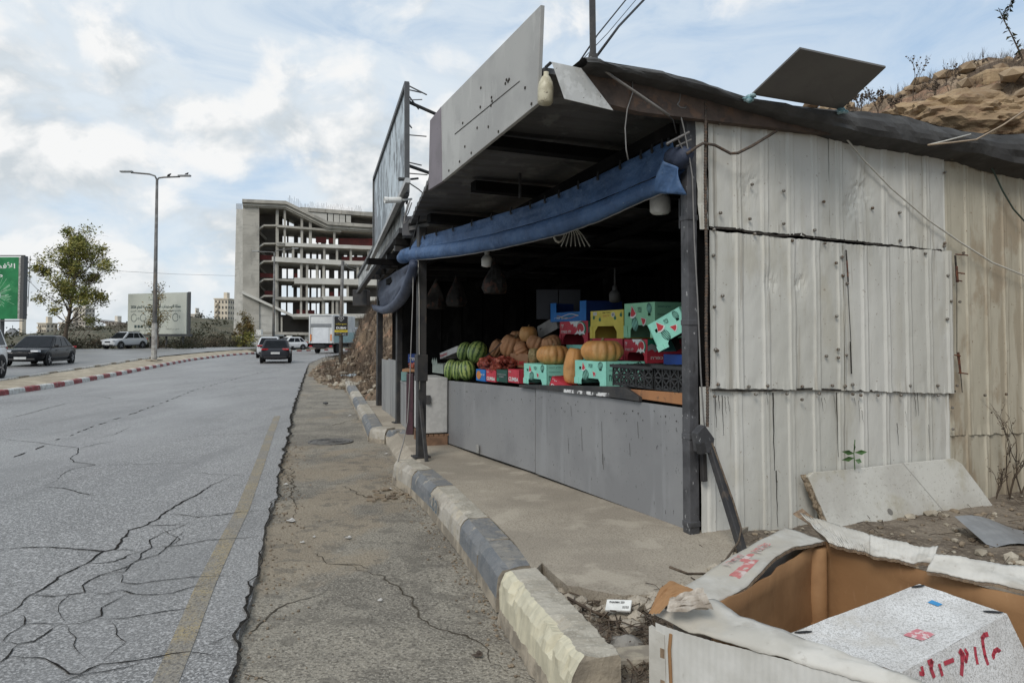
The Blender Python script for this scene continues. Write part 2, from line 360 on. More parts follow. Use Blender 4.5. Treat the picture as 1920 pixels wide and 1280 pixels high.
for i, (wd, l) in enumerate(CR):
    c = MB(); lat = abs((l[-1][1]-l[0][1])/(l[-1][0]-l[0][0]+.01)) < .25; ribbon(c, cp(l), wd*(.95 if lat else .55), i); o = c.build('crack', m_crack, road, fix=False)
# patched lane seam of short dashes
c = MB(); pts = cp([(-60, 470), (50, 437), (130, 408), (220, 372), (340, 325), (480, 278), (600, 235), (740, 180), (1000, 110)]); t = 0
for a, b in zip(pts, pts[1:]):
    ln = (b-a).length; s = 0.0
    while s < ln-.4:
        e = s+R.uniform(.15, .6); ribbon(c, [a.lerp(b, s/ln), a.lerp(b, min(1, e/ln))], .032, int(s*10), jit=.15); s = e+R.uniform(.1, .5)
stuff(c.build('lane_seam', m_crack, road, fix=False))
# yellow edge line, worn
pts = [gz(*p) for p in ((250, 1420), (310, 1280), (342, 1205), (384, 1100), (422, 1020), (455, 955), (487, 870), (506, 815), (520, 780))]
c = MB(); ribbon(c, pts, .125, 5, z=lambda x, y: road_z(x, y)+.0035, jit=.0, step=.12, taper=False, wv=.0, drift=0); c.build('edge_line', m_yel, road, fix=False)
# open break along the carriageway edge
c = MB(); e_pts = [V((edge_x(y)+.01, y, 0)) for y in rows if 1.0 < y < 45]
ribbon(c, [p for p in e_pts if p.y > 6.0],   .045, 3, z=.014, jit=.22, step=.06); ribbon(c, [p for p in e_pts if p.y < 6.2], .020, 4, z=.014, jit=.5, step=.05); c.build('edge_break', m_crack, road, fix=False)
# cracks and patches in the shoulder
SH = [[(640, 1050), (720, 1075), (760, 1110), (800, 1150), (880, 1180), (950, 1250)], [(450, 1190), (520, 1130), (580, 1110), (620, 1098)], [(540, 880), (552, 930), (560, 960)], [(545, 870), (556, 925)],
      [(585, 1028), (612, 1048), (650, 1052), (700, 1060)], [(450, 1255), (480, 1262), (505, 1270)], [(640, 905), (700, 930), (740, 938)], [(600, 800), (650, 788), (690, 775)]]
for i, l in enumerate(SH):
    c = MB(); ribbon(c, [gz(*p) for p in l], .011, 40+i, z=lambda x, y: shoulder_z(x, y)+.004, jit=1.3); c.build('crack', m_crack2, shoulder, fix=False)
# opposite carriageway, higher than this one
def oz(y): return .15+.0055*(max(y, 10)-20)
m_asph2 = mat('asphalt_far', (.20, .195, .188), (.16, .156, .15), .35, .45, bump=.2, bscale=30, spec=.5, layers=((.25, (1, 1, 1), .5, .7, (.13, .13, .13), .5),))
OPP = [(-14.0, -14), (-16, 10), (-16.4, 20), (-17.0, 24), (-19.3, 33), (-21.5, 41), (-23.9, 50), (-25.6, 62), (-25.9, 72), (-25.2, 80)]
g = MB()
for y in range(-14, 81, 2):
    a = interp([(-40, -14), (-38, 40), (-43, 66), (-42, 71), (-36, 76), (-30, 81)], y); b = interp(OPP, y)
    for j in range(7): x = a+(b-a)*j/6; g.v.append((x, y, oz(y)))
for i in range(47):
    for j in range(6): q = i*7+j; g.f.append((q, q+1, q+8, q+7)); g.m.append(0)
g.grid(lambda u, v: lerp2([(-30, 80.5), (-27, 92), (-18, 103), (0, 113), (26, 124)], u).lerp(lerp2([(-25.2, 79.5), (-22.8, 88), (-16, 98.5), (-3, 107), (27.6, 117)], u), v)+V((0, 0, .44-.5*u)), 16, 3)
struct(g.build('opposite_road', m_asph2, fix=False))
# median: sandy strip between two kerbs
m_sand = mat('median_sand', (.42, .36, .27), (.30, .255, .19), 2, .95, bump=.5, bscale=30, layers=((12, (1, 1, 1), .56, .7, (.2, .17, .12), .6),))
g = MB(); ys = [-14+1.5*i for i in range(58)]
for y in ys:
    a, b = interp(MED, y)-.2, interp(OPP, y)+.15; b = min(b, a-.05)
    for j in range(6): x = a+(b-a)*j/5; g.v.append((x, y, .15-.02*(j == 0)+(oz(y)-.10)*(j/5)*.6+.03*fbm(x, y)))
for i in range(len(ys)-1):
    for j in range(5): q = i*6+j; g.f.append((q, q+1, q+7, q+6)); g.m.append(0)
struct(g.build('median', m_sand, fix=False))
m_red = mat('red_kerb_paint', (.30, .065, .07), (.22, .06, .06), 6, .75, layers=((9, (1, 1, 1), .55, .68, (.33, .28, .25), .7),))
m_wht = mat('white_kerb_paint', (.62, .62, .59), (.48, .47, .44), 6, .75, layers=((9, (1, 1, 1), .56, .7, (.33, .29, .24), .7),))
m_kc = mat('kerb_concrete', (.36, .31, .24), (.22, .19, .15), 5, .9, bump=.6, bscale=40)
m_cream = mat('cream_kerb_paint', (.40, .37, .32), (.30, .275, .235), 4, .8, bump=.5, bscale=26, layers=((9, (1, 1, 1), .57, .70, (.30, .265, .21), .8), (3, (1, 1, 1), .56, .75, (.42, .37, .28), .6), (60, (1, 1, 1), .6, .68, (.16, .14, .11), .6)))
m_grey = mat('dark_grey_kerb_paint', (.125, .135, .145), (.17, .175, .18), 5, .75, bump=.5, bscale=26, layers=((7, (1, 1, 1), .61, .65, (.32, .29, .24), .8), (2, (1, 1, 1), .56, .75, (.20, .20, .195), .6), (70, (1, 1, 1), .6, .68, (.33, .3, .26), .5)))
m_ctop = mat('worn_cream_top', (.40, .37, .31), (.33, .30, .245), 4, .9, bump=.6, bscale=40, layers=((10, (1, 1, 1), .54, .70, (.26, .235, .19), .7), (50, (1, 1, 1), .56, .70, (.50, .47, .40), .5)))
m_gtop = mat('worn_grey_top', (.165, .168, .17), (.225, .215, .195), 4, .85, bump=.5, bscale=40, layers=((8, (1, 1, 1), .56, .70, (.30, .27, .22), .7), (50, (1, 1, 1), .58, .72, (.09, .09, .09), .5)))
def walk(pl, ln):
    """points every ln metres along a polyline"""
    o = [V((*pl[0], 0))]; need = ln
    for a, b in zip(pl, pl[1:]):
        a, b = V((*a, 0)), V((*b, 0)); d = (b-a).length; p = 0.0
        while d-p >= need: p += need; o.append(a.lerp(b, p/d)); need = ln
        need -= d-p
    return o
mk = bpy.data.objects.new('median_kerb', None); COL.objects.link(mk); struct(mk)
line = walk([p for p in MED if p[1] >= 12]+FAR_L[1:5], .93)
def kstone(parent, a, b, wd, h, z0, mats, side=-1, name='kerb_stone', rough=.0, seed=0):
    """one kerb stone from a to b: upright face on the a-b line, chamfered and chipped shoulder, width to the left (side=+1) or right"""
    a, b = V(a), V(b); d = (b-a); ln = d.length; d.normalize(); s = V((d.y, -d.x, 0))*(-side)
    pr = [(0, 0), (.004, h*.30), (.010, h*.62), (.016, h*.78), (.045, h*.93), (.075, h), (wd*.6, h), (wd-.012, h), (wd, h-.012), (wd, 0)] if rough else [(0, 0), (.02, h*.8), (.05, h), (wd, h), (wd, 0)]
    k = len(pr); g = MB(); ns = max(10, int(ln/.015)) if rough else 1
    for i in range(ns+1):
        t = i/ns*ln
        for j, (u, v) in enumerate(pr):
            p = a+d*t+s*u+V((0, 0, z0+v))
            if rough:
                if 3 <= j <= 5 or j == 8:
                    n1 = fbm(t*7+seed*3.7, seed*1.3, j*.25); c = max(0, n1-.22)*.075+max(0, fbm(t*13+seed, j*.15, 5)-.25)*.012; p += s*(c*(.9 if j < 6 else -.6))-ZZ*c*(1.1 if j > 3 else .5)
                if i in (0, ns) and v > h*.5: e = max(0, fbm(seed*2.1, j*.9, i*.01))*.03; p += d*(e if i == 0 else -e)-ZZ*e*.5
                p += V((fbm(p.x*16+seed, p.y*16, p.z*16), fbm(p.x*16, p.y*16+seed+7, p.z*16), .7*fbm(p.x*17, p.y*17, p.z*17+seed)))*rough
            g.v.append(tuple(p))
    nm = len(mats)
    for i in range(ns):
        for j in range(k-1):
            q = i*k+j; g.f.append((q, q+1, q+k+1, q+k)); g.m.append((1 if (j == 0 or j == k-2) else 2 if (nm > 2 and rough and j >= 5) else 0) if nm > 1 else 0)
    g.f.append(tuple(range(k))[::-1]); g.f.append(tuple(ns*k+j for j in range(k))); g.m += [1 if nm > 1 else 0]*2
    return g.build(name, mats, parent)
for i, (a, b) in enumerate(zip(line, line[1:])):
    d = (b-a).normalized()
    kstone(mk, a+d*.008, b-d*.008, .2, .15, 0.0, [m_red if i % 2 else m_wht], side=1)
# far side of the median: plain low kerb
k2 = bpy.data.objects.new('opposite_kerb', None); COL.objects.link(k2); struct(k2)
for i, (a, b) in enumerate(zip(walk([p for p in OPP if 14 <= p[1] <= 60], 1.0), walk([p for p in OPP if 14 <= p[1] <= 60], 1.0)[1:])):
    d = (b-a).normalized(); kstone(k2, a+d*.006, b-d*.006, .15, .10, oz((a.y+b.y)/2)-.03, [m_wht if i % 3 else m_kc], side=-1)
# roadside kerb by the stall
def pavz(y): return interp([(.25, -10), (.25, 6), (.165, 9.5), (.14, 16), (.14, 40)], y)
rk = bpy.data.objects.new('roadside_kerb', None); COL.objects.link(rk); struct(rk)
KP = [(735, 860), (770, 880), (805, 910), (860, 970), (893, 1011), (930, 1062)]
kp = [gz(x, y, .26) for x, y in KP]; kp = [V((p.x, p.y, 0)) for p in kp]
for i, (a, b) in enumerate(zip(kp, kp[1:])):
    d = (b-a).normalized()
    o = kstone(rk, a+d*.01, b-d*.01, .25, .27, -.02, [m_cream if i in (0, 2) else m_grey, m_kc, m_ctop if i in (0, 2) else m_gtop], side=1, rough=.0035, seed=i)
fk = [gz(690, 824), gz(678, 793), gz(668, 773), gz(661, 757), gz(655.5, 745), gz(650, 733), gz(645, 722)]
for i, (a, b) in enumerate(zip(fk, fk[1:])):
    d = (b-a).normalized()
    kstone(rk, a+d*.015, b-d*.015, .26, .20, -.02, [m_grey if i % 2 == 0 else m_cream, m_kc, m_gtop if i % 2 == 0 else m_ctop], side=-1, rough=.0035, seed=20+i)
a = gz(692, 826); b = gz(722, 829); c_ = gz(764, 834); dd = V((0, .26, 0))
kstone(rk, a, b+V((-.01, 0, 0)), .26, .24, -.03, [m_cream, m_kc, m_ctop], side=1, rough=.0035, seed=31)
kstone(rk, b+V((.01, 0, 0)), c_, .26, .22, -.03, [m_grey, m_kc, m_gtop], side=1, rough=.0035, seed=32)
# pavement slab and stall floor
inner = [(.36, 4.0), (.14, 4.52)] + [(p.x+.25, p.y+.03) for p in kp[::-1][1:]] + [(-1.35, 9.2), (-2.1, 12.1), (-3.2, 15.8), (-4.4, 20.4)]
inner = sorted(inner, key=lambda p: p[1])
near = [(.14, 4.49), (.28, 4.34), (.43, 4.22), (.6, 4.12), (.75, 4.17), (.88, 4.16), (1.05, 4.30), (1.35, 4.62), (1.62, 5.30), (1.75, 5.64), (7, 8.15)]
g = MB(); NI, NJ = 90, 34
def pav(u, v):
    y0 = 4.1+13.6*u
    xl = interp(inner, y0); xr = 6.6 if y0 > 5.2 else 6.6
    x = xl+(xr-xl)*v**1.6
    yn = 4.1
    for (x0, a0), (x1, a1) in zip(near, near[1:]):
        if x0 <= x <= x1: yn = a0+(a1-a0)*(x-x0)/(x1-x0)
    y = y0+(max(0, yn-4.1)+.04*fbm(x*3, 2)+.035*fbm(x*11, 5)+.015*fbm(x*37, 9))*max(0, 1-(y0-4.1)/3.0)
    z = pavz(y)+.008*fbm(x*1.5, y*1.5)
    if 8.8 < y < 11.8 and v < .12: z = z*min(1, v/.10+.12)
    return V((x, y, z))
g.grid(pav, NI, NJ)
base = len(g.v)
g.grid(lambda u, v: pav(0, u)-V((0, -.03*v, .24*v)), NJ, 2)
g.grid(lambda u, v: pav(u, 0)-V((-.02*v, 0, .26*v)), NI, 2)
struct(g.build('pavement', m_conc, fix=False, smooth=False))
# earth with debris in front of the side wall
def earth_z(x, y): return .13+.03*fbm(x*1.6, y*1.6, 3)+.02*fbm(x*6, y*6, 4)
def earth_h(x, y):
    yw = 5.35+.451*(x-1.35); up = max(0, min(1, 1-abs(yw-y)/1.2)) if x > 1.2 else 0
    lip = max(0, min(1, (x-.62)/.35))*max(0, min(1, (y-3.45)/.6)); return earth_z(x, y)+max(.07*up, .085*lip)
def earth_pt(u, v):
    y = -6+15.5*u; x = interp([(1.6, -6), (1.0, 1.2), (.36, 3.2), (.28, 3.9), (.1, 4.6), (.1, 20)], y)+.1+9*v**1.4
    yw = 5.35+.451*(x-1.35)
    z = earth_h(x, y)
    return V((x, y, z-(.12 if v == 0 else 0)))
g = MB(); g.grid(earth_pt, 130, 90)
struct(g.build('earth', m_earth, fix=False, smooth=True))
# the dug bank behind the stall, running on along the road
p_ = lambda a, b: tuple((O+U*a+W*b).xy)
FOOT = [(p_(-9, 4.6), 0), (p_(-3, 4.6), 0), (p_(1, 4.6), 0), (p_(5, 4.6), 0), (p_(8.5, 4.4), 0), ((.9, 16.6), 0), ((-1.4, 17.6), .2), ((-3.5, 18.6), .8), ((-4.7, 21.5), 1), ((-6.5, 25.5), 1), ((-8.9, 32), 1), ((-11.8, 45), 1), ((-13.6, 57), 1), ((-13.6, 69), 1), ((-9.5, 80), 1), ((0, 89), 1), ((30, 98), 1)]
def foot(t):
    q = t*(len(FOOT)-1); i = min(int(q), len(FOOT)-2); f = q-i; (a, ka), (b, kb) = FOOT[i], FOOT[i+1]
    return V((a[0]+(b[0]-a[0])*f, a[1]+(b[1]-a[1])*f, 0)), ka+(kb-ka)*f
PR0 = [(0, 0), (.15, 1.2), (.45, 3.0), (.8, 3.9), (2.0, 4.9), (3.5, 6.0), (6, 6.7), (12, 7.5), (30, 9)]
PR1 = [(0, -.04), (1.0, .06), (1.6, .22), (2.0, .9), (2.5, 2.2), (3.2, 3.2), (4.2, 3.7), (6, 4.1), (12, 5), (30, 8)]
TT = [0, .12, .3, .5, .8, 1.1, 1.4, 1.7, 2.0, 2.2, 2.4, 2.6, 2.8, 3.0, 3.3, 3.6, 4, 4.5, 5, 5.6, 6.3, 7, 8, 9.5, 11, 14, 18, 24, 30]
def bank_pt(u, tt):
    p, k = foot(u); q0, _ = foot(max(0, u-.03)); q1, _ = foot(min(1, u+.03)); d = (q1-q0).normalized(); s = V((d.y, -d.x, 0))
    zz = interp([(b, a) for a, b in PR0], tt)*(1-k)+interp([(b, a) for a, b in PR1], tt)*k
    r = p+s*tt; am = min(1, tt*1.3)
    r += s*(am*(.32*fbm(r.x*.8, r.y*.8, zz*.8)+.14*fbm(r.x*2.7, r.y*2.7, zz*2.7)))
    r.z = zz+am*(.30*fbm(r.x*.5+9, r.y*.5, 0)+.16*fbm(r.x*1.9, r.y*1.9, 3)+.08*fbm(r.x*5, r.y*5, 6))
    return r
m_bank = mat('bank_rock_and_soil', (.20, .145, .095), (.11, .078, .053), 1.1, .95, bump=1.0, bscale=9, bdist=.08,
             layers=((2.2, (1, 1, .6), .57, .70, (.36, .27, .185), .7), (9, (1, 1, 1), .53, .7, (.075, .053, .038), .8), (.7, (1, 1, 2), .56, .66, (.34, .20, .125), .6)))
g = MB(); NS = 330
for i in range(NS+1):
    for tt in TT: g.v.append(tuple(bank_pt(i/NS, tt)))
n = len(TT)
for i in range(NS):
    for j in range(n-1): q = i*n+j; g.f.append((q, q+n, q+n+1, q+1)); g.m.append(0)
struct(g.build('hillside', m_bank, fix=False, smooth=False))
# low hill and rising ground far left
g = MB()
def fh(u, v):
    x = -230+200*u; y = 82+240*v
    h = 6.0*math.exp(-((x+78)/28)**2-((y-185)/45)**2)+1.2*math.exp(-((y-110)/18)**2)*(.7+.5*fbm(x*.06, 1))+2.2*math.exp(-((x+62)/14)**2-((y-130)/20)**2)
    return V((x, y, h*min(1, v*7)+.5*fbm(x*.1, y*.1)*min(1, v*5)-.05))
g.grid(fh, 80, 60)
m_hill = mat('scrub_hill', (.105, .09, .058), (.06, .058, .034), .25, .95, layers=((.8, (1, 1, 1), .58, .72, (.24, .20, .14), .6), (2.0, (1, 1, 1), .52, .66, (.045, .055, .028), .7)))
struct(g.build('distant_hill', m_hill, fix=False, smooth=True))
# ================================================================== the stall
m_sheet = mat('painted_sheet', (.57, .56, .515), (.51, .50, .45), 1.3, .55, bump=.10, bscale=18, spec=.4, stretch=(1, 1, .25), rvar=.1,
              layers=((7, (1, 1, .10), .55, .78, (.46, .44, .38), .55), (2.2, (1, 1, .5), .58, .80, (.42, .39, .31), .5), (34, (1, 1, 1), .655, .70, (.20, .15, .10), .8), (16, (1, 1, .04), .60, .70, (.30, .27, .22), .6)))
m_sheet2 = mat('older_painted_sheet', (.50, .46, .365), (.42, .385, .30), 1.3, .6, bump=.10, bscale=18, spec=.35, stretch=(1, 1, .2), rvar=.1,
               layers=((7, (1, 1, .10), .54, .70, (.35, .30, .22), .8), (2.0, (1, 1, .6), .58, .72, (.30, .235, .16), .7), (30, (1, 1, 1), .655, .70, (.18, .12, .075), .9), (16, (1, 1, .04), .60, .72, (.25, .21, .155), .6)))
m_counter = mat('grey_counter_paint', (.245, .247, .25), (.205, .207, .212), .9, .5, bump=.35, bscale=2.2, spec=.4, rvar=.08,
                layers=((5, (1, 1, .15), .56, .72, (.27, .275, .28), .6), (48, (1, 1, .35), .665, .69, (.035, .035, .035), .9), (2.5, (1, 1, 1), .6, .75, (.165, .165, .17), .5)))
m_steel = mat('black_steel', (.028, .028, .030), (.045, .042, .04), 6, .55, bump=.2, bscale=40, spec=.4, layers=((14, (1, 1, .4), .6, .72, (.10, .075, .055), .6),))
m_pillar = mat('dark_pillar_paint', (.085, .085, .09), (.05, .05, .053), 5, .5, bump=.3, bscale=30, layers=((26, (1, 1, .6), .64, .69, (.40, .40, .40), .8), (10, (1, 1, .4), .6, .7, (.02, .02, .02), .8)))
m_rust = mat('rusty_beam', (.115, .082, .065), (.075, .057, .048), 5, .8, bump=.3, bscale=30, layers=((9, (1, 1, 1), .56, .7, (.17, .10, .065), .6),))
m_soff = mat('grey_soffit', (.10, .098, .096), (.068, .066, .064), 1.1, .7, bump=.15, bscale=12, layers=((3, (1, 1, 1), .56, .7, (.18, .176, .168), .6), (14, (1, .2, 1), .6, .7, (.07, .062, .055), .6)))
m_dark = mat('shade_dark_interior', (.012, .0115, .011), (.007, .0065, .0065), 2, .9, spec=.08, layers=((4, (1, 1, .3), .58, .7, (.022, .02, .019), .6),))  # near-black colour stands in for the deep shade inside the stall
m_roof = mat('roof_felt', (.075, .074, .072), (.05, .049, .048), 3, .8, bump=.4, bscale=20)
m_fasc = mat('fascia_paint', (.37, .365, .345), (.31, .305, .29), 1.4, .55, bump=.06, bscale=9, layers=((5, (1, 1, .25), .56, .70, (.44, .435, .41), .6), (60, (1, 1, 1), .69, .72, (.05, .05, .05), .9), (2.2, (1, 1, 1), .6, .72, (.25, .24, .23), .5)))
m_plum = mat('plum_board', (.20, .175, .19), (.165, .145, .155), 2, .6, layers=((40, (1, 1, 1), .68, .72, (.05, .05, .05), .9),))
m_bolt = mat('screw_head', (.26, .25, .23), (.14, .12, .095), 40, .6, metal=.5, layers=((60, (1, 1, 1), .55, .65, (.16, .09, .05), .7),))
m_tar = mat('tar', (.035, .031, .027), (.06, .053, .046), 20, .9, spec=.1)
stall = thing('produce_stall', 'tin shed fruit and vegetable stall with white corrugated side wall and flat overhanging roof', 'stall', tuple(O+W*.02))
# ---- corrugated side wall: every sheet a part
def wb(px, py, a=0.0):
    p = wallp(px, py, a); return (p-O).dot(W), p.z
RIB_B = [wb(x, 430)[0] for x in (1378, 1442, 1502, 1560, 1606, 1662, 1716, 1762)]
RP = .262
def rib(b, ph):
    t = ((b-ph)/RP) % 1.0          # gentle pan, then one sharp raised rib
    if t < .70: return .0025*(.5-.5*cos(t/.70*2*pi))
    if t < .76: return .013*(t-.70)/.06
    if t < .94: return .013-.003*sin((t-.76)/.18*pi)
    return .013*(1-(t-.94)/.06)
def sheet(name, tl, tr, br, bl, a, material, seed, label=None, ph=0.05, dents=()):
    """corrugated sheet between four pixels of the wall plane, a = how proud it stands towards the road end"""
    b0, zt0 = wb(*tl); b1, zt1 = wb(*tr); _, zb1 = wb(*br); b0b, zb0 = wb(*bl)
    nu = max(8, int((b1-b0)/.0131)); nv = 26; g = MB()
    def fn(u, v):
        b = b0+(b1-b0)*u; zt = zt0+(zt1-zt0)*u; zb = zb0+(zb1-zb0)*u
        e = rib(b, ph)
        wob = .010*fbm(b*9+seed, 3.0)
        z = zb+(zt-zb)*v+(wob*(1-v)*1.2+wob*v)-e*.25*(1-v)
        off = e+.007*fbm(b*1.6+seed, z*1.3)+.003*fbm(b*7, z*5+seed)
        edge = min(v, 1-v)*(zt-zb)
        if edge < .10: off += .011*(1-edge/.10)*fbm(b*13+seed, 1.5 if v > .5 else 9.5)
        for (db, dz, dr, dd) in dents:
            q = ((b-db)/dr)**2+((z-dz)/(dr*1.3))**2
            if q < 4: off -= dd*math.exp(-q)*(1+.8*fbm(b*22, z*22))
        return O+W*b-U*(a+off)+ZZ*z
    g.grid(fn, nu, nv)
    o = g.build(name, material, stall, smooth=False, fix=False)
    md = o.modifiers.new('thickness', 'SOLIDIFY'); md.thickness = .003; md.offset = 0
    if label: o['label'] = label
    return o
d1 = [(*wb(1400, 350), .10, .012), (*wb(1612, 355), .09, .028), (*wb(1590, 385), .08, .018)]
d2 = [(*wb(1440, 530), .07, .016), (*wb(1495, 532), .06, .022)]
PH = wb(1378, 430)[0]-.80*RP
sheet('corrugated_sheet', (1322, 186), (1556, 236), (1556, 449), (1322, 424), .020, m_sheet, 1, ph=PH, dents=d1)
sheet('corrugated_sheet', (1548, 233), (1763, 284), (1765, 470), (1548, 447), .026, m_sheet, 2, ph=PH, dents=d1)
sheet('corrugated_sheet', (1324, 433), (1577, 457), (1580, 731), (1330, 727), .024, m_sheet, 3, ph=PH, dents=d2)
sheet('corrugated_sheet', (1573, 458), (1778, 472), (1785, 737), (1578, 731), .032, m_sheet, 4, ph=PH)
sheet('corrugated_sheet', (1312, 724), (1570, 728), (1572, 1010), (1312, 1015), .004, m_sheet, 5, ph=PH)
sheet('corrugated_sheet', (1566, 728), (1776, 733), (1778, 960), (1568, 1010), .008, m_sheet, 6, ph=PH)
sheet('corrugated_sheet', (1758, 280), (2080, 352), (2080, 806), (1776, 816), -.004, m_sheet2, 7, 'beige older sheet at the rear of the side wall', ph=PH+.05)
sheet('corrugated_sheet', (1770, 800), (2080, 795), (2080, 940), (1772, 965), -.016, m_sheet2, 8, 'rust stained low sheet at the rear foot of the side wall', ph=PH+.02)
# narrow bent corner strip left of the rebar
g = MB(); tl, tr, br, bl = [wallp(*p) for p in ((1296, 188), (1325, 192), (1328, 432), (1312, 430))]
g.grid(lambda u, v: (tl.lerp(tr, u)).lerp(bl.lerp(br, u), v)-U*(.03*sin(u*pi)+.012*fbm(u*3, v*8)), 6, 20)
g.build('corner_flashing', m_sheet, stall, fix=False)
# screws, and dark seams of tar running down below the middle sheets
g = MB(); SCR = [(1341, 235), (1393, 231), (1459, 228), (1535, 241), (1595, 249), (1630, 262), (1682, 275), (1730, 281), (1402, 348), (1461, 360), (1536, 380), (1627, 392), (1678, 400), (1343, 401), (1398, 412), (1461, 421), (1519, 433), (1679, 452),
    (1331, 432), (1407, 440), (1477, 452), (1538, 457), (1330, 480), (1347, 555), (1332, 575), (1334, 655), (1337, 657), (1541, 667), (1560, 593), (1570, 483), (1559, 494), (1572, 517), (1580, 532), (1563, 655), (1563, 670), (1578, 665), (1339, 720), (1396, 724), (1431, 722), (1496, 724), (1552, 722), (1576, 723), (1590, 720), (1697, 722), (1749, 722), (1785, 722),
    (1332, 742), (1409, 738), (1467, 737), (1495, 748), (1527, 737), (1590, 738), (1605, 740), (1637, 740), (1680, 740), (1750, 740), (1776, 763), (1777, 803), (1837, 740), (1877, 738), (1768, 517), (1774, 565), (1790, 566), (1767, 598), (1764, 250), (1775, 300), (1822, 309), (1908, 330), (1763, 325), (1762, 457), (1761, 462), (1797, 475), (1726, 476)]
for (x, y) in SCR:
    p = wallp(x, y)-U*.052; g.lathe(p, [(.012, -.012), (.012, .003), (.006, .008), (.0, .009)], 8, -U)
stuff(g.build('screw_heads', m_bolt, stall))
g = MB()
for (x, y0, y1, wd) in ((1334, 740, 800, 3), (1340, 740, 765, 3), (1347, 740, 815, 3), (1352, 742, 775, 2), (1358, 742, 770, 2), (1430, 735, 757, 2), (1442, 735, 880, 5), (1448, 880, 985, 4), (1533, 745, 770, 2), (1538, 745, 755, 2), (1556, 740, 775, 2), (1561, 735, 855, 4), (1594, 745, 760, 2), (1674, 792, 833, 3), (1707, 735, 780, 3), (1712, 735, 778, 3), (1660, 740, 755, 2), (1733, 795, 842, 2), (1608, 768, 790, 2), (1602, 750, 790, 1.5), (1690, 770, 790, 1.5)):
    q0, q1 = wallp(x, y0)-U*.040, wallp(x+3, y1)-U*.040; h = W*(wd*.0015); k = len(g.v); n_ = 8
    for i in range(n_+1): p = q0.lerp(q1, i/n_)+W*.008*fbm(x, i*.7); t = 1-.6*(i/n_); g.v += [tuple(p-h*t), tuple(p+h*t)]
    for i in range(n_): g.f.append((k+2*i, k+2*i+1, k+2*i+3, k+2*i+2)); g.m.append(0)
for l, wd in (([(1326, 427), (1385, 431), (1391, 434), (1440, 441), (1448, 443), (1500, 440), (1506, 444), (1553, 449), (1612, 454), (1618, 457), (1660, 460), (1668, 463), (1722, 468), (1760, 470)], 5), ([(1330, 730), (1400, 732), (1450, 731), (1520, 728), (1570, 731), (1640, 732), (1730, 731), (1786, 733)], 4)):
    for (x0, y0), (x1, y1) in zip(l, l[1:]):
        a, b = wallp(x0, y0)-U*.030, wallp(x1, y1)-U*.030; h = ZZ*(wd*.0016); g.quad(a-h, b-h*1.3, b+h*1.3, a+h)
for (x0, y0, x1, y1, wd) in ((1576, 470, 1580, 530, 4), (1579, 530, 1585, 640, 2), (1584, 640, 1586, 700, 4), (1780, 480, 1783, 530, 7), (1783, 530, 1783, 660, 2.5), (1784, 660, 1790, 700, 7), (1790, 700, 1793, 735, 3)):
    a, b = wallp(x0, y0)-U*.055, wallp(x1, y1)-U*.055; h = W*(wd*.0021); g.quad(a-h, a+h, b+h, b-h)
stuff(g.build('tar_seams', m_tar, stall, fix=False))
m_rusty = mat('rust', (.16, .065, .035), (.08, .04, .03), 20, .9, bump=.5, bscale=60)
g = MB()
for (x, y, ln, dr) in ((1788, 478, 22, 1), (1790, 512, 14, 1), (1789, 526, 10, 1), (1794, 698, 16, 1), (1786, 665, 10, 1)):
    a = wallp(x-8, y)-U*.058; b = wallp(x+ln-8, y+2)-U*.062; g.tube([a, b], .006, 5)
for (x0, y0, x1, y1, wd) in ((1782, 500, 1784, 530, 8), (1785, 660, 1789, 700, 8), (1577, 490, 1579, 520, 4)):
    a, b = wallp(x0, y0)-U*.058, wallp(x1, y1)-U*.058; h = W*(wd*.0021); g.quad(a-h, a+h, b+h, b-h)
stuff(g.build('rusty_ties', m_rusty, stall, fix=False))
# ---- pillar, posts, beams
def bar(name, p, q, wd, dp, m, parent=stall, ex=U, bevel=.006, label=None):
    p, q = V(p), V(q); ez = (q-p).normalized(); e1 = (ex-ez*ex.dot(ez)).normalized(); e2 = ez.cross(e1)
    g = MB(); g.box((p+q)/2, (dp, wd, (q-p).length), e1, e2, ez); o = g.build(name, m, parent, bevel=bevel)
    if label: o['label'] = label
    return o
pb = S(.03, -.035, 0)
bar('pillar', pb+ZZ*.2, pb+ZZ*3.42, .085, .085, m_pillar, label='dark corner pillar with chipped paint')
for z in (.32, .95, 1.78, 2.55): g = MB(); g.box(pb+ZZ*z-U*.002, (.094, .094, .04), U, W, ZZ); g.build('pillar_band', m_pillar, stall, bevel=.004)
P1 = gz(789, 857, .17); P2 = gz(747.5, 793, .15); P3 = gz(711, 760, .14)
ZR = 3.0
bar('post', P1-ZZ*.03, V((P1.x, P1.y, 3.05)), .105, .105, m_steel)
bar('post', P1+ZZ*.95+V((0, -.01, 0)), P1+ZZ*1.28+V((0, -.01, 0)), .135, .135, m_steel, label='thicker sleeve on the near post')
bar('post_brace', gz(800, 866, .17), at(788, 750, P1.y-.09), .045, .03, m_steel, label='slanting strut at the foot of the near post')
bar('post', P2, V((P2.x, P2.y, 3.0)), .10, .10, m_steel)
bar('post', P3, V((P3.x, P3.y, 3.0)), .12, .12, m_steel)
for p in (P1, P2): 
    g = MB(); g.box(p+ZZ*.012, (.20, .20, .02), U, W, ZZ); g.build('base_plate', m_steel, stall)
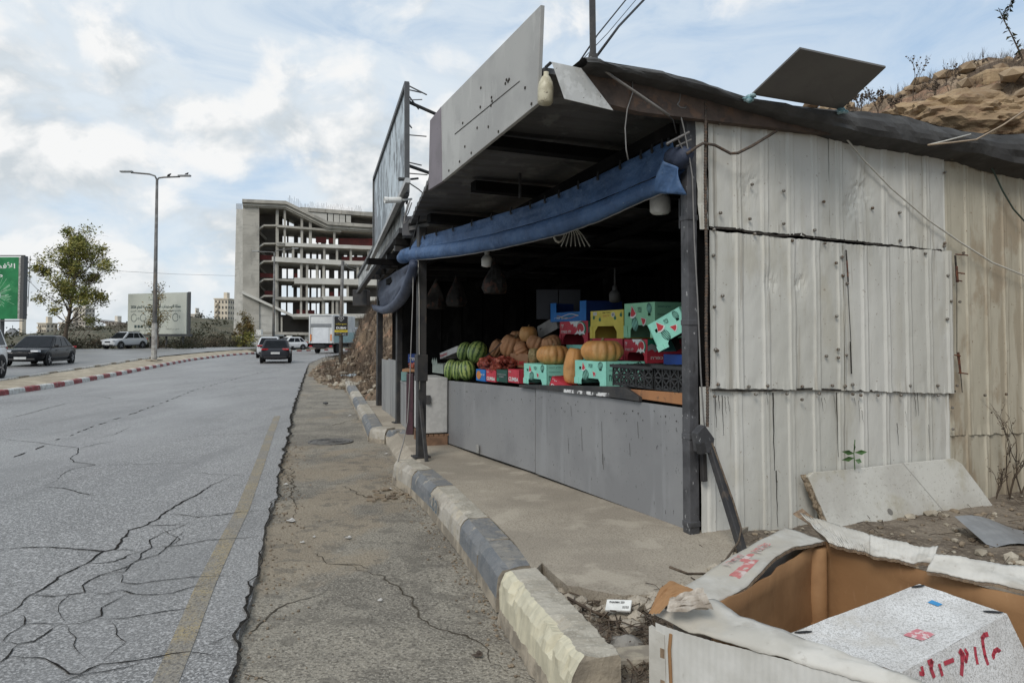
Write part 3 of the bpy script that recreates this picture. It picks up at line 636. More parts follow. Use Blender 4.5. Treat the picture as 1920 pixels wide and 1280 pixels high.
# ---- roof: ribbed underside, edge band, beams
def roofz(a, b): return 3.46-.072*a-.012*b+(.0 if b > 0 else .035*b)
g = MB()
def soff(u, v):
    a = -.03+4.75*v; lo = -1.26 if a < 2.3 else -1.26+.45*min(1, (a-2.3)/2.3); b = lo+(4.84-lo)*u
    t = (a/.22) % 1; r = .022 if .1 < t < .35 else 0.0
    return S(a, b, roofz(a, b)+r+.006*fbm(a*2, b*2))
g.grid(soff, 30, 110); o = g.build('roof_sheet', m_soff, stall, fix=False)
md = o.modifiers.new('thickness', 'SOLIDIFY'); md.thickness = .04; md.offset = 1
# near gable beam (rusty channel) and the ragged roof edge above it
a0 = -.10
g = MB()
top = [(1100, 128), (1200, 152), (1330, 182), (1420, 205), (1560, 236)]; bot = [(1090, 182), (1200, 210), (1300, 222), (1420, 236), (1560, 252)]
tp = [wallp(x, y, a0) for x, y in top]; bp = [wallp(x, y, a0) for x, y in bot]
for i in range(len(tp)-1): g.hexa([bp[i], bp[i+1], bp[i+1]+U*.07, bp[i]+U*.07, tp[i], tp[i+1], tp[i+1]+U*.07, tp[i]+U*.07])
g.build('gable_beam', m_rust, stall)
g = MB(); a1 = -.20
top = [(1093, 108), (1160, 120), (1230, 131), (1300, 150), (1400, 182), (1480, 197), (1560, 206), (1620, 210), (1690, 216), (1760, 236), (1830, 251), (1900, 252), (2060, 252)]
bot = [(1093, 130), (1160, 140), (1230, 156), (1300, 172), (1400, 199), (1480, 222), (1560, 243), (1620, 262), (1690, 274), (1760, 285), (1830, 296), (1900, 318), (2060, 350)]
tp = [wallp(x, y, a1) for x, y in top]; bp = [wallp(x, y, a1) for x, y in bot]
def band(u, v):
    q = u*(len(tp)-1); i = min(int(q), len(tp)-2); f = q-i
    p = tp[i].lerp(tp[i+1], f).lerp(bp[i].lerp(bp[i+1], f), v)
    return p-U*(.05*sin(v*pi)+.03*fbm(u*14, v*2))+ZZ*(.012*fbm(u*22, 1))+U*(.20 if v > .9 else 0)
g.grid(band, 80, 6)
tq = [p+U*2.1-ZZ*.14 for p in tp]
for i in range(len(tp)-1): g.quad(tp[i], tp[i+1], tq[i+1], tq[i])
g.build('roof_edge', m_roof, stall, fix=False)
# underside beams running in from the fascia
for (a, z, wd) in ((1.15, .13, .09), (2.45, .14, .10), (3.9, .15, .10), (5.4, .14, .09), (7.0, .14, .09)):
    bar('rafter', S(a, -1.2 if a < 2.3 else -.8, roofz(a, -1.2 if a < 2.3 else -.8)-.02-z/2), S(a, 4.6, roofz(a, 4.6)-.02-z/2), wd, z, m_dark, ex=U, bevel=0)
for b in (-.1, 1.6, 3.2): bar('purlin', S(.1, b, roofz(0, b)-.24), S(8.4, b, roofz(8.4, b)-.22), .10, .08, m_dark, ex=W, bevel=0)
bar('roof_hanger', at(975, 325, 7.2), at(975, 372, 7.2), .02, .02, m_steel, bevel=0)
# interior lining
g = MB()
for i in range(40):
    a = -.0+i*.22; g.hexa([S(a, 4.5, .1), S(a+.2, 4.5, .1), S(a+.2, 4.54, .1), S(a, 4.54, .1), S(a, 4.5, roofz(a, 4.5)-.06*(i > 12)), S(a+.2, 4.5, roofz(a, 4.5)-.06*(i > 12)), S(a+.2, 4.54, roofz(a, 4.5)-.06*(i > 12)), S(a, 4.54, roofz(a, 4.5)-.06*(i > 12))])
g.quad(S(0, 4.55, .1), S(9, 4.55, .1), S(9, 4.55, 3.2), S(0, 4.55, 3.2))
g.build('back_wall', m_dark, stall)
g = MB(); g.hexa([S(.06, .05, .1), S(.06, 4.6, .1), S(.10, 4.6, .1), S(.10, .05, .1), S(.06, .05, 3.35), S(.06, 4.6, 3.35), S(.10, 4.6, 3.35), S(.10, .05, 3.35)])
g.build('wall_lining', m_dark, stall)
e1 = P3+V((.25, .25, 0)); e2 = S(8.6, 4.6, 0); e2 = V((e2.x, e2.y, 0))
g = MB(); dE = (e2-e1).normalized(); nE = V((-dE.y, dE.x, 0)); k = int((e2-e1).length/.24)
for i in range(k): p = e1+dE*(i*.24); g.box(p+dE*.12+ZZ*1.7+nE*(.02*(i % 2)), (.25, .03, 3.2), dE, nE, ZZ)
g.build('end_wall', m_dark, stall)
g = MB(); g.poly([V((-1.30, 9.3, 3.02)), S(4.45, -.62, 3.06), S(4.45, 4.8, 3.03), S(8.6, 4.8, 3.0), e1+ZZ*2.95, V((P3.x-.1, P3.y, 2.97))]); o = g.build('rear_roof', m_soff, stall, fix=False)
md = o.modifiers.new('thickness', 'SOLIDIFY'); md.thickness = .05; md.offset = 1
for y in (10.3, 11.6, 12.9, 14.2, 15.4):
    xl = P1.x-.05-.26*(y-9.1); bar('rafter', (xl-.15, y, 2.93), (xl+4, y+1.6, 2.96), .12, .08, m_steel, ex=V((0, 1, 0)), bevel=0)
bar('beam', V((P1.x, P1.y, 2.98)), V((P3.x, P3.y, 2.93)), .12, .10, m_steel, ex=V((1, 0, 0)), bevel=0)
# ---- fascia board
FA = [onpl(x, y, S(0, -1.30, 0), W) for x, y in ((1007, 195), (829, 340), (827, 200), (1014, 9))]
g = MB(); g.slab(FA, W*.03); o = g.build('fascia_board', m_fasc, stall, bevel=.004)
FB = [onpl(x, y, S(0, -1.30, 0), W) for x, y in ((828.5, 341), (803, 357), (806, 226), (826.5, 200))]
g = MB(); g.slab(FB, W*.03); g.build('fascia_board', m_plum, stall, bevel=.004)['label'] = 'plum coloured end of the fascia'
g = MB()
for (x, y) in ((950, 150), (953, 153), (948, 157), (955, 149), (922, 183), (923, 190), (921, 198), (902, 165), (985, 165), (901, 201), (895, 240), (868, 231), (872, 275), (916, 238), (935, 247), (997, 195), (884, 287), (842, 320), (862, 303)):
    p = onpl(x, y, S(0, -1.30, 0), W)-W*.002; g.lathe(p, [(.012, 0), (.011, .003), (0, .004)], 7, -W)
a = onpl(853, 252, S(0, -1.30, 0), W)-W*.003; b = onpl(975, 152, S(0, -1.30, 0), W)-W*.003; h = ZZ*.004; g.quad(a-h, b-h, b+h*.5, a+h)
stuff(g.build('fascia_marks', m_tar, stall, fix=False))
# ---- counter
counter = thing('counter', 'long grey painted metal counter in front of the vegetable display', 'counter', tuple(S(2.5, .02, 0.2)))
CF = [fb(x, y) for x, y in ((826, 826), (1003, 886), (1003.5, 729), (826.5, 712))]
g = MB(); g.slab(CF, W*.022); o = g.build('front_panel', m_counter, counter, bevel=.003); o['label'] = 'far front panel of the counter'
CF = [fb(x, y, -.018) for x, y in ((1004, 887), (1304, 999), (1291, 766), (1004.5, 727))]
g = MB(); g.slab(CF, W*.022); o = g.build('front_panel', m_counter, counter, bevel=.003); o['label'] = 'near front panel of the counter'
def ctop(a): return 1.235-.034*a
g = MB()
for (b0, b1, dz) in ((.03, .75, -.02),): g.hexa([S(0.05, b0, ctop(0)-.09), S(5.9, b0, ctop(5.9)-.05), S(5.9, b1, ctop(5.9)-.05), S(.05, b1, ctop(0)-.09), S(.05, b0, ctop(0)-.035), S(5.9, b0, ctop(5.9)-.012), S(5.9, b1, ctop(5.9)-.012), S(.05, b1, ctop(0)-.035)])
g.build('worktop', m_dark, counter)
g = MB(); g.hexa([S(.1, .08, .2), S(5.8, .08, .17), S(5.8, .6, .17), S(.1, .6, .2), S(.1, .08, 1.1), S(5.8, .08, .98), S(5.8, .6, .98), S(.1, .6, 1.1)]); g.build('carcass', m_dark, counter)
g = MB(); p = [fb(x, y, -.045) for x, y in ((973, 725), (1198, 750), (1197, 743), (1170, 725), (973, 721))]; g.slab(p, W*.07); g.build('edge_trim', m_steel, counter, bevel=.003)
m_flk = mat('flaked_white', (.7, .7, .69), (.10, .10, .10), 13, .7, lo=.44, hi=.56)
g = MB(); p = [fb(x, y, -.048) for x, y in ((1056, 735), (1142, 744), (1142, 737), (1055, 729))]; g.poly(p); g.build('paint_flake', m_flk, counter, fix=False)
g = MB(); p = [fb(x, y, -.05) for x, y in ((1142, 744), (1198, 752), (1198, 744), (1142, 737))]; g.slab(p, W*.03); g.build('edge_trim', m_steel, counter)
g = MB(); p = [fb(x, y, -.025) for x, y in ((894, 848), (898, 849.5), (898, 834), (894, 833))]; g.slab(p, -W*.012); g.build('latch', plain('zinc', (.5, .5, .48), .4, .6), counter)
g = MB(); p = S(.07, -.045, 0); g.box(p+ZZ*.6, (.04, .03, .75), U, W, ZZ); g.build('edge_post', m_steel, counter)
g = MB(); k = 0
for (x, y0, y1) in ((1090, 800, 845), (1128, 790, 870), (1130, 850, 880), (1065, 820, 850), (1180, 830, 855), (1195, 790, 815), (1070, 760, 780), (1040, 765, 772), (1285, 880, 884), (1295, 960, 964)):
    a = fb(x, y0, -.0225); b = fb(x+1.5, y1, -.0225); h = U*.002; g.quad(a-h, a+h, b+h, b-h)
stuff(g.build('scratches', m_tar, counter, fix=False))
g = MB(); rr = random.Random(31)
for i in range(44):
    a = .15+5.3*rr.random(); zz = 1.13-.012*a-.03*(a > 2.7)*(a-2.7)-abs(rr.gauss(0, .07)); bb_ = -.0225 if a < 2.65 else -.004
    p = S(a, bb_, zz-.035); q = rr.uniform(.003, .007); g.poly([p+(U*cos(t)+ZZ*sin(t))*q*(1+.5*rr.random()) for t in (0, 1, 2, 3, 4, 5)])
stuff(g.build('screw_holes', m_tar, counter, fix=False))
# plank leaning on the near end of the counter
pk = [fb(x, y, -.02) for x, y in ((1175, 744), (1287, 760), (1287, 737), (1175, 729))]
m_plank = mat('orange_plank', (.36, .17, .075), (.25, .12, .06), 3, .7, bump=.2, bscale=30, stretch=(1, 1, .2), layers=((10, (1, 1, 1), .58, .7, (.14, .085, .05), .7),))
g = MB(); g.slab(pk, W*.03); tag(g.build('plank', m_plank, None, bevel=.004), 'reddish brown plank on the counter edge beside the corner pillar', 'plank')
# dark steel display shelf behind the counter that carries the back rows
sh = thing('display_shelf', 'dark stepped shelf carrying the rows of boxes behind the counter', 'shelf', tuple(S(3, 1, .2)))
for (b0, b1, z0) in ((.62, 1.12, 1.42), (1.10, 1.9, 1.50)):
    g = MB(); g.hexa([S(.12, b0, .2), S(5.4, b0, .18), S(5.4, b1, .18), S(.12, b1, .2), S(.12, b0, z0), S(5.4, b0, z0-.17), S(5.4, b1, z0-.17), S(.12, b1, z0)]); g.build('tier', m_dark, sh)
# ================================================================== curtains, signs, things on and in the stall
m_tarp = mat('blue_tarp', (.060, .118, .235), (.042, .085, .175), 3, .6, bump=.7, bscale=9, spec=.4, bdist=.03, layers=((9, (1, 1, 1), .56, .72, (.085, .145, .26), .6), (45, (1, 1, .3), .70, .73, (.40, .46, .52), .8)))
m_tarp2 = mat('dusty_blue_tarp', (.050, .065, .105), (.035, .045, .075), 3, .6, bump=.5, bscale=5, spec=.3, bdist=.03, layers=((9, (1, 1, 1), .56, .72, (.075, .09, .13), .6),))
m_white = plain('white_plastic', (.72, .72, .69), .35); m_cream = plain('cream_plastic', (.55, .51, .38), .45)
m_cable = plain('black_cable', (.02, .02, .02), .5); m_wire = plain('grey_wire', (.22, .21, .20), .5, .3); m_wcab = plain('white_cable', (.55, .53, .47), .6)
# the line from the pillar to the near post carries the blue roller curtain
LA = V((S(-.06, -.06, 0)).xy.to_3d()); LB = V((P1.x, P1.y, 0)); LN = (LB-LA).normalized(); LQ = V((LN.y, -LN.x, 0))
if LQ.y > 0: LQ = -LQ
def lp(px, py, off=0.0): return onpl(px, py, LA+LQ*off, LQ)
cur = thing('tarp_curtain', 'blue tarpaulin curtain rolled up along the stall front between corner pillar and near post', 'curtain', tuple((LA+LB)/2+ZZ*2.7))
TOPL = [(1262, 262), (1240, 268), (1200, 290), (1120, 330), (1050, 362), (1000, 382), (930, 403), (860, 425), (800, 440), (782, 447)]
MIDL = [(1272, 318), (1245, 327), (1200, 346), (1120, 380), (1050, 405), (1000, 420), (930, 438), (860, 453), (800, 462), (772, 466)]
BOTL = [(1282, 362), (1245, 360), (1200, 378), (1120, 415), (1050, 440), (1000, 452), (930, 468), (860, 480), (800, 487), (765, 488)]
def pl(l, u):
    q = u*(len(l)-1); i = min(int(q), len(l)-2); f = q-i; return (l[i][0]+(l[i+1][0]-l[i][0])*f, l[i][1]+(l[i+1][1]-l[i][1])*f)
g = MB()
def upper(u, v):
    a = pl(TOPL, u); b = pl(MIDL, u); p = lp(a[0]+(b[0]-a[0])*v, a[1]+(b[1]-a[1])*v, .02)
    return p+LQ*(.03*v+.009*fbm(u*22, v*2.5)+.006*fbm(u*7+v*3, v*6))
g.grid(upper, 110, 12)
o = g.build('tarp', m_tarp, cur, smooth=True, fix=False)
g = MB()
def roll(u, v):
    m_ = lp(*pl(MIDL, u), .05); b = lp(*pl(BOTL, u), .05); c = (m_+b)/2; r = (m_-b).length/2*1.04; t = -pi/2-2*pi*v+pi
    w_ = 1+.035*fbm(u*16, sin(t)*1.5, cos(t)*1.5)
    return c+(ZZ*cos(t)*r+LQ*sin(t)*r*.8)*w_
g.grid(roll, 110, 18)
# gathered left end sticking out past the post
c0 = lp(766, 477, .05); r0 = (lp(772, 466, .05)-lp(765, 488, .05)).length/2
g.tube([c0, c0+LN*.10-ZZ*.01, c0+LN*.22-ZZ*.03, c0+LN*.28-ZZ*.035], [r0, r0*1.05, r0*.8, r0*.2], 12)
o = g.build('roll', m_tarp, cur, smooth=True)
g = MB(); hem = [lp(pl(BOTL, i/60)[0], pl(BOTL, i/60)[1]-1, .11)-LQ*.03+ZZ*.004*fbm(i*.8, 2) for i in range(3, 60)]; g.tube(hem, .005, 5); g.build('hem_cord', m_wire, cur)
for i in range(17):
    u = .04+.93*i/16; p = lp(*pl(TOPL, u), .035); g = MB(); g.tube([p+ZZ*.03, p-ZZ*.02+LQ*.012, p-ZZ*.03], .010, 5); g.lathe(p-ZZ*.03+LQ*.005, [(.016, 0), (.016, .006), (.007, .007)], 8, LQ); g.build('eyelet_hook', m_cable, cur)
# flap folded over at the right end and the knotted bunch behind it
g = MB(); q = [lp(1245, 300, .16), lp(1275, 318, .16), lp(1285, 365, .13), lp(1228, 362, .16), lp(1226, 330, .17)]; g.grid(lambda u, v: (q[0].lerp(q[1], u)).lerp(q[3].lerp(q[2], u), v)+LQ*.03*sin(u*7+v*3), 10, 10)
o = g.build('flap', m_tarp, cur, smooth=True, fix=False); md = o.modifiers.new('t', 'SOLIDIFY'); md.thickness = .006
g = MB(); g.tube([lp(1262, 300, .05), lp(1278, 296, .06), lp(1290, 288, .05), lp(1298, 286, .04)], [.09, .085, .06, .03], 10); g.build('bunch', m_tarp2, cur, smooth=True)
# second, slack curtain in the next bay
PA, PB = V((P1.x, P1.y, 0)), V((P3.x, P3.y, 0)); PN = (PB-PA).normalized(); PQ = V((-PN.y, PN.x, 0))
if PQ.x > 0: PQ = -PQ
def pp(px, py, off=.09): return onpl(px, py, PA+PQ*off, PQ)
c2 = thing('tarp_curtain', 'dusty dark blue tarpaulin sagging in the second bay, its hem curling out left', 'curtain', tuple(pp(735, 540)))
T2 = [(784, 487), (774, 492), (760, 500), (740, 512), (722, 522), (708, 530)]; B2 = [(776, 500), (768, 522), (760, 545), (748, 566), (733, 580), (712, 582)]
g = MB(); g.grid(lambda u, v: pp(*[a+(b-a)*v for a, b in zip(pl(T2, u), pl(B2, u))])+PQ*.03*fbm(u*6, v*6)+PQ*.04*sin(v*9+u*4)*.4, 24, 16); g.build('tarp', m_tarp2, c2, smooth=True, fix=False)
rl = [(776, 492), (773, 510), (767, 530), (759, 550), (748, 566), (734, 578), (720, 582), (706, 578), (698, 573)]
pts = [pp(*pl(rl, i/24), .13) for i in range(25)]
g = MB(); g.tube(pts, [.055+.025*sin(i/24*pi)-.03*(i > 22) for i in range(25)], 10); g.build('rolled_hem', m_tarp2, c2, smooth=True)
# ---- sign boards on the roof over the second bay
m_worn = mat('weathered_print', (.46, .51, .54), (.22, .245, .265), 1.6, .6, stretch=(1, .6, .35), lo=.42, hi=.58, layers=((4, (1, 1, .4), .52, .60, (.55, .62, .66), .8), (9, (1, 1, .35), .56, .62, (.09, .095, .10), .8), (2.2, (1, 1, .5), .6, .68, (.25, .23, .25), .6)))
m_worn2 = mat('weathered_strip', (.46, .47, .45), (.24, .245, .235), 2.5, .6, stretch=(1, 1, .5), lo=.42, hi=.58, layers=((7, (1, 1, .6), .54, .62, (.48, .48, .46), .8), (12, (1, 1, .6), .57, .63, (.13, .13, .13), .7)))
m_frame = plain('sign_frame', (.10, .10, .10), .5, .4)
sA, sB = V((-1.36, 9.5, 0)), V((-3.42, 16.5, 0)); sN = (sB-sA).normalized(); sQ = V((-sN.y, sN.x, 0))
if sQ.x > 0: sQ = -sQ
def sp(px, py, off=0.0): return onpl(px, py, sA+sQ*off, sQ)
bb = thing('roof_sign', 'tall weathered billboard with peeling print standing on the stall roof', 'sign', tuple(sp(735, 400)))
c = [sp(763, 157, .05), sp(763, 362, .05), sp(702, 468, .05), sp(702, 336, .05)]
g = MB(); g.slab(c, -sQ*.03); g.build('panel', m_worn, bb)
for a, b in ((0, 1), (1, 2), (2, 3), (3, 0)): bar('frame_bar', c[a], c[b], .06, .06, m_frame, bb, ex=sQ, bevel=0)
for i in range(1, 7):
    u = i/7; g = MB(); g.tube([c[0].lerp(c[3], u)-sQ*.08, c[1].lerp(c[2], u)-sQ*.08], .02, 5); g.build('stay', m_frame, bb)
for (x0, y0, x1, y1, r) in ((763, 190, 807, 239, .022), (764, 310, 802, 349, .022)):
    g = MB(); a = sp(x0, y0); g.tube([a, a+V((.75, .35, 0))+ZZ*(at(x1, y1, a.y+.35).z-a.z)], r, 6); g.build('brace', m_steel, bb)
for (x0, y0, x1, y1) in ((764, 160, 800, 178), (764, 168, 790, 174), (765, 188, 791, 187), (765, 178, 785, 205), (764, 253, 799, 256), (764, 304, 790, 310), (764, 325, 801, 328), (763, 229, 772, 240)):
    g = MB(); a = sp(x0, y0); g.tube([a, at(x1, y1, a.y+.3)], .010, 4); g.build('wire_end', m_wire, bb)
st = thing('fascia_sign', 'long weathered grey fascia strip below the billboard over the second bay', 'sign', tuple(sp(715, 480)))
c = [sp(751, 374), (sp(754, 432)), sp(672, 548), sp(672, 519)]
g = MB(); g.slab(c, -sQ*.05); g.build('panel', m_worn2, st)
bar('frame_bar', c[0], c[3], .06, .07, m_frame, st, ex=sQ, bevel=0); bar('frame_bar', c[1], c[2], .07, .09, m_steel, st, ex=sQ, bevel=0)
bar('white_tube', sp(765, 338, .10), sp(688, 505, .10), .06, .06, plain('dull_aluminium', (.42, .42, .41), .45, .3), st, ex=sQ, bevel=0)
# dark boxes and cable bundles under the strip
def crate(name, label, cat, px0, py0, px1, py1, y, dp, m, bevel=.01):
    a, b = at(px0, py1, y), at(px1, py0, y); g = MB(); g.box(((a.x+b.x)/2, y+dp/2, (a.z+b.z)/2), (b.x-a.x, dp, b.z-a.z))
    t = thing(name, label, cat, ((a.x+b.x)/2, y+dp/2, min(a.z, b.z))); g.build('body', m, t, bevel=bevel); return t, a, b
t, a, b = crate('speaker_box', 'black box hanging under the far end of the fascia strip', 'box', 661, 543, 688, 573, 17.0, .4, m_steel)
t, a, b = crate('junction_box', 'grey junction box beside the billboard foot under the roof', 'box', 754, 405, 778, 442, 9.4, .25, plain('grey_box', (.09, .09, .095), .6))
g = MB(); g.box((b.x-.06, 9.39, b.z-.1), (.05, .02, .12)); g.build('cover', m_steel, t)
def camera(px, py, y, dx, label, sc=.68, m_white=None):
    m_white = m_white or MATS['white_plastic']
    p = at(px, py, y); t = thing('security_camera', label, 'camera', tuple(p)); d = V((dx, -.45, -.10)).normalized(); g = MB()
    g.lathe(p, [(a*sc, b*sc) for a, b in ((.0, -.16), (.045, -.16), (.055, -.14), (.055, .10), (.062, .11), (.062, .16), (.05, .165), (0, .15))], 12, d); g.build('housing', m_white, t, smooth=False)
    g = MB(); g.lathe(p+d*.152*sc, [(.045*sc, 0), (0, .004)], 10, d); g.build('lens', m_cable, t)
    g = MB(); g.tube([p-d*.12*sc, p-d*.18*sc+V((.03, 0, 0)), p-d*.2*sc+V((.10, .05, .02))], .014, 6); g.build('bracket', m_white, t)
    return t
camera(737, 375, 9.2, -.95, 'white bullet security camera pointing left below the billboard')
camera(757, 336, 9.3, -.8, 'small dark security camera at the billboard foot', .42, m_frame)
for i, l in enumerate(([(757, 338), (770, 345), (785, 355), (797, 366), (792, 385)], [(770, 372), (763, 395), (758, 412), (765, 400), (772, 380)], [(790, 392), (782, 420), (775, 445), (768, 468)], [(765, 380), (760, 400), (757, 420), (763, 415)])):
    g = MB(); g.tube([at(x, y, 9.0-.02*i) for x, y in l], .008, 5); tag(g.build('cable', m_wire if i % 2 else m_cable, None, smooth=True), ['black cable looping from the dark security camera to the roof', 'pale wire loop hanging right of the white camera', 'thin black line slanting down to the rolled curtain end', 'short grey wire tangle under the white camera'][i], 'cable')
# ---- offcut, jerrycan, loose plate on the roof
m_alu = mat('scuffed_white_board', (.52, .52, .50), (.43, .43, .41), 4, .5, layers=((12, (1, 1, 1), .56, .68, (.60, .60, .58), .6), (50, (1, 1, 1), .67, .7, (.06, .05, .04), .9), (6, (1, 1, .4), .6, .7, (.25, .22, .18), .6)))
yo = 4.70
c = [at(x, y, yo+d) for x, y, d in ((1034, 116, 0), (1090, 128, .1), (1150, 207, .22), (1058, 185, .02))]
g = MB(); g.slab(c, V((.002, .012, 0))); tag(g.build('white_offcut', m_alu, None), 'white board offcut hanging from the roof corner beside the jug', 'board')
jc = thing('plastic_jug', 'dirty cream plastic jug hanging upside down from the fascia end', 'jug', tuple(at(1023, 195, 4.84)))
g = MB(); p0 = at(1022, 197, 4.84); p1 = at(1024, 140, 4.84); h = (p1-p0).length
g.lathe(p0, [(0, 0), (.042, .004), (.052, .02), (.054, h*.55), (.048, h*.72), (.03, h*.9), (.018, h*.97), (.018, h*1.08), (0, h*1.09)], 12, p1-p0); g.build('bottle', mat('dirty_jug', (.56, .52, .39), (.42, .38, .27), 14, .4, layers=((40, (1, 1, 1), .62, .68, (.12, .10, .07), .8),)), jc, smooth=True)
g = MB(); q = p1; g.tube([q+ZZ*.0, q+ZZ*.05+V((.0, 0, 0)), at(1033, 118, 4.85)], .012, 5); g.build('tie', m_cable, jc)
c = [wallp(1410, 178, -.25), wallp(1577, 206, -.25), wallp(1661, 127, -.75), wallp(1500, 92, -.72)]
m_plate = mat('grey_plate', (.135, .13, .122), (.115, .11, .105), 2, .6, layers=((30, (1, 1, 1), .68, .72, (.05, .045, .04), .8),))
g = MB(); g.slab(c, V((0, .004, .014))); tag(g.build('loose_plate', m_plate, None), 'flat grey plate lying tilted over the roof edge above the side wall', 'plate')
m_rag = mat('teal_rag', (.12, .24, .26), (.30, .42, .44), 22, .8, bump=.5, bscale=40)
for i, (x, y, lab) in enumerate(((1404, 176, 'teal plastic rag stuffed under the left corner of the loose roof plate'), (1578, 201, 'pale plastic rag stuffed under the right corner of the loose roof plate'))):
    g = MB(); p = wallp(x, y, -.27)
    for k in range(7): g.rock(p+V((R.uniform(-.03, .03), R.uniform(-.02, .02), R.uniform(-.05, .04))), R.uniform(.018, .034), R, .8)
    tag(g.build('plastic_rag', m_rag, None, smooth=True), lab, 'rag')
# ---- pole on the roof and the overhead lines
pz = S(.15, -.92, 0)
pole = thing('roof_pole', 'dark steel pole rising from the roof corner above the white offcut', 'pole', tuple(at(1112, 105, 5.0)))
a = at(1112, 118, 5.0); b = at(1109, -120, 5.0); bar('shaft', a, b, .040, .040, m_steel, pole, ex=V((0, 1, 0)), bevel=0)
g = MB(); g.box(a+ZZ*.03, (.06, .06, .05)); g.build('foot_bracket', m_steel, pole)
for i, (l, r, lab) in enumerate((([(1085, 118), (1120, 66), (1180, -8), (1230, -75)], .006, 'thin black overhead line nearest the roof pole'), ([(1092, 112), (1140, 62), (1205, -15), (1260, -80)], .003, 'hair thin wire rising beside the roof pole'), ([(1120, 104), (1160, 50), (1215, -8), (1290, -90)], .011, 'thick twisted overhead cable leaving the roof pole'))):
    g = MB(); g.tube([at(x, y, 5.02+.3*i+.6*k) for k, (x, y) in enumerate(l)], r, 5); tag(g.build('overhead_line', m_cable, None, smooth=True), lab, 'cable')
# ---- rebar, rods, ropes and cables on the side wall
m_bar = mat('rusty_rebar', (.10, .078, .062), (.06, .05, .043), 30, .8, layers=((40, (1, 1, 1), .56, .68, (.17, .10, .06), .6),))
g = MB()
pts = []; a, b = wallp(1322, 168, -.10), wallp(1326, 800, -.10); n_ = 220
for i in range(n_+1): pts.append(a.lerp(b, i/n_)+W*.004*sin(i*.07))
g.tube(pts, [.0095 if i % 2 else .0125 for i in range(n_+1)], 6); tag(g.build('rebar', m_bar, None), 'long upright ribbed steel bar standing in front of the corner pillar', 'rebar')
l = [(1288, 288), (1306, 276), (1318, 269), (1340, 272), (1370, 288), (1384, 287), (1410, 274), (1456, 246)]
g = MB(); g.tube([wallp(x, y, -.115-.02*(i > 3)*(i-3)) for i, (x, y) in enumerate(l)], .011, 7); tag(g.build('bent_rod', m_bar, None, smooth=True), 'bent steel rod sticking out over the upper side wall', 'rod')
def rope(name, label, cat, pts, r, m): g = MB(); g.tube(pts, r, 5); return tag(g.build(name, m, None, smooth=True), label, cat)
rope('cable', 'long pale cable sagging diagonally down across the side wall', 'cable', [wallp(x, y, -.075-.0*i) for i, (x, y) in enumerate(((1545, 226), (1562, 234), (1580, 252), (1620, 300), (1670, 352), (1740, 412), (1800, 454), (1860, 492), (1925, 519), (2020, 560)))], .008, m_wcab)
rope('hose', 'thin green hose curving down the rear of the side wall', 'hose', [wallp(x, y, -.08) for x, y in ((1848, 300), (1862, 320), (1880, 358), (1900, 392), (1930, 425), (1980, 460))], .008, plain('green_hose', (.05, .075, .06), .5))
rope('cable', 'tan cable lying over the roof edge at the right', 'cable', [wallp(x, y, -.30) for x, y in ((1740, 272), (1780, 268), (1830, 262), (1880, 235), (1925, 205), (1980, 170))], .008, plain('tan_cable', (.35, .27, .19), .6))
rope('cable', 'short pale cable on the roof edge above the wall', 'cable', [wallp(x, y, -.28) for x, y in ((1740, 272), (1770, 265), (1820, 252))], .007, m_wcab)
rope('rope', 'thin cord hanging beside the corner pillar from a bent hook', 'rope', [wallp(x, y, -.09) for x, y in ((1277, 165), (1276, 195), (1272, 200), (1282, 240), (1292, 290), (1298, 330), (1302, 450), (1308, 560), (1314, 700), (1320, 790), (1332, 860))], .006, m_wire)
rope('hook', 'bent wire hook under the gable beam', 'hook', [wallp(x, y, -.10) for x, y in ((1277, 165), (1274, 190), (1270, 196), (1276, 202), (1285, 203), (1287, 199))], .006, m_wire)
rope('conduit', 'pale conduit slanting across the gable beam under the roof', 'pipe', [wallp(x, y, -.19) for x, y in ((1106, 108), (1120, 122), (1150, 145), (1190, 172), (1225, 196), (1255, 217))], .010, plain('dull_conduit', (.20, .185, .17), .6))
rope('cable', 'dark cable drooping under the gable beam', 'cable', [wallp(x, y, -.12) for x, y in ((1186, 150), (1186, 175), (1176, 205), (1172, 240), (1174, 280), (1178, 300))], .005, m_wire)
rope('cable', 'black cable curving from the conduit end behind the pillar', 'cable', [wallp(x, y, -.11) for x, y in ((1215, 185), (1240, 205), (1262, 225), (1268, 250))], .005, m_cable)
rope('rope', 'thin weighted cord hanging from the rolled curtain end to the kerb', 'rope', [at(x, y, P1.y-.12-.1*i) for i, (x, y) in enumerate(((775, 490), (774, 560), (771, 640), (768, 720), (764, 790), (756, 830), (745, 868), (742, 900)))], .007, m_wire)
rope('cord', 'pale cord running down the front of the near post', 'cord', [at(x, y, P1.y-.08) for x, y in ((784, 488), (786, 560), (786, 650), (787, 730))], .005, m_wcab)
# curtain bracket at the pillar
g = MB(); a = wallp(1250, 270, -.08); b = wallp(1292, 248, -.08); g.tube([a, b], .010, 5); g.tube([wallp(1268, 275, -.06), wallp(1296, 262, -.06)], .008, 5); g.tube([wallp(1270, 258, -.08), wallp(1283, 287, -.06)], .006, 4)
tag(stuff(g.build('curtain_bracket', m_wire, None)), 'thin steel rods tying the curtain end to the pillar', 'bracket'); 
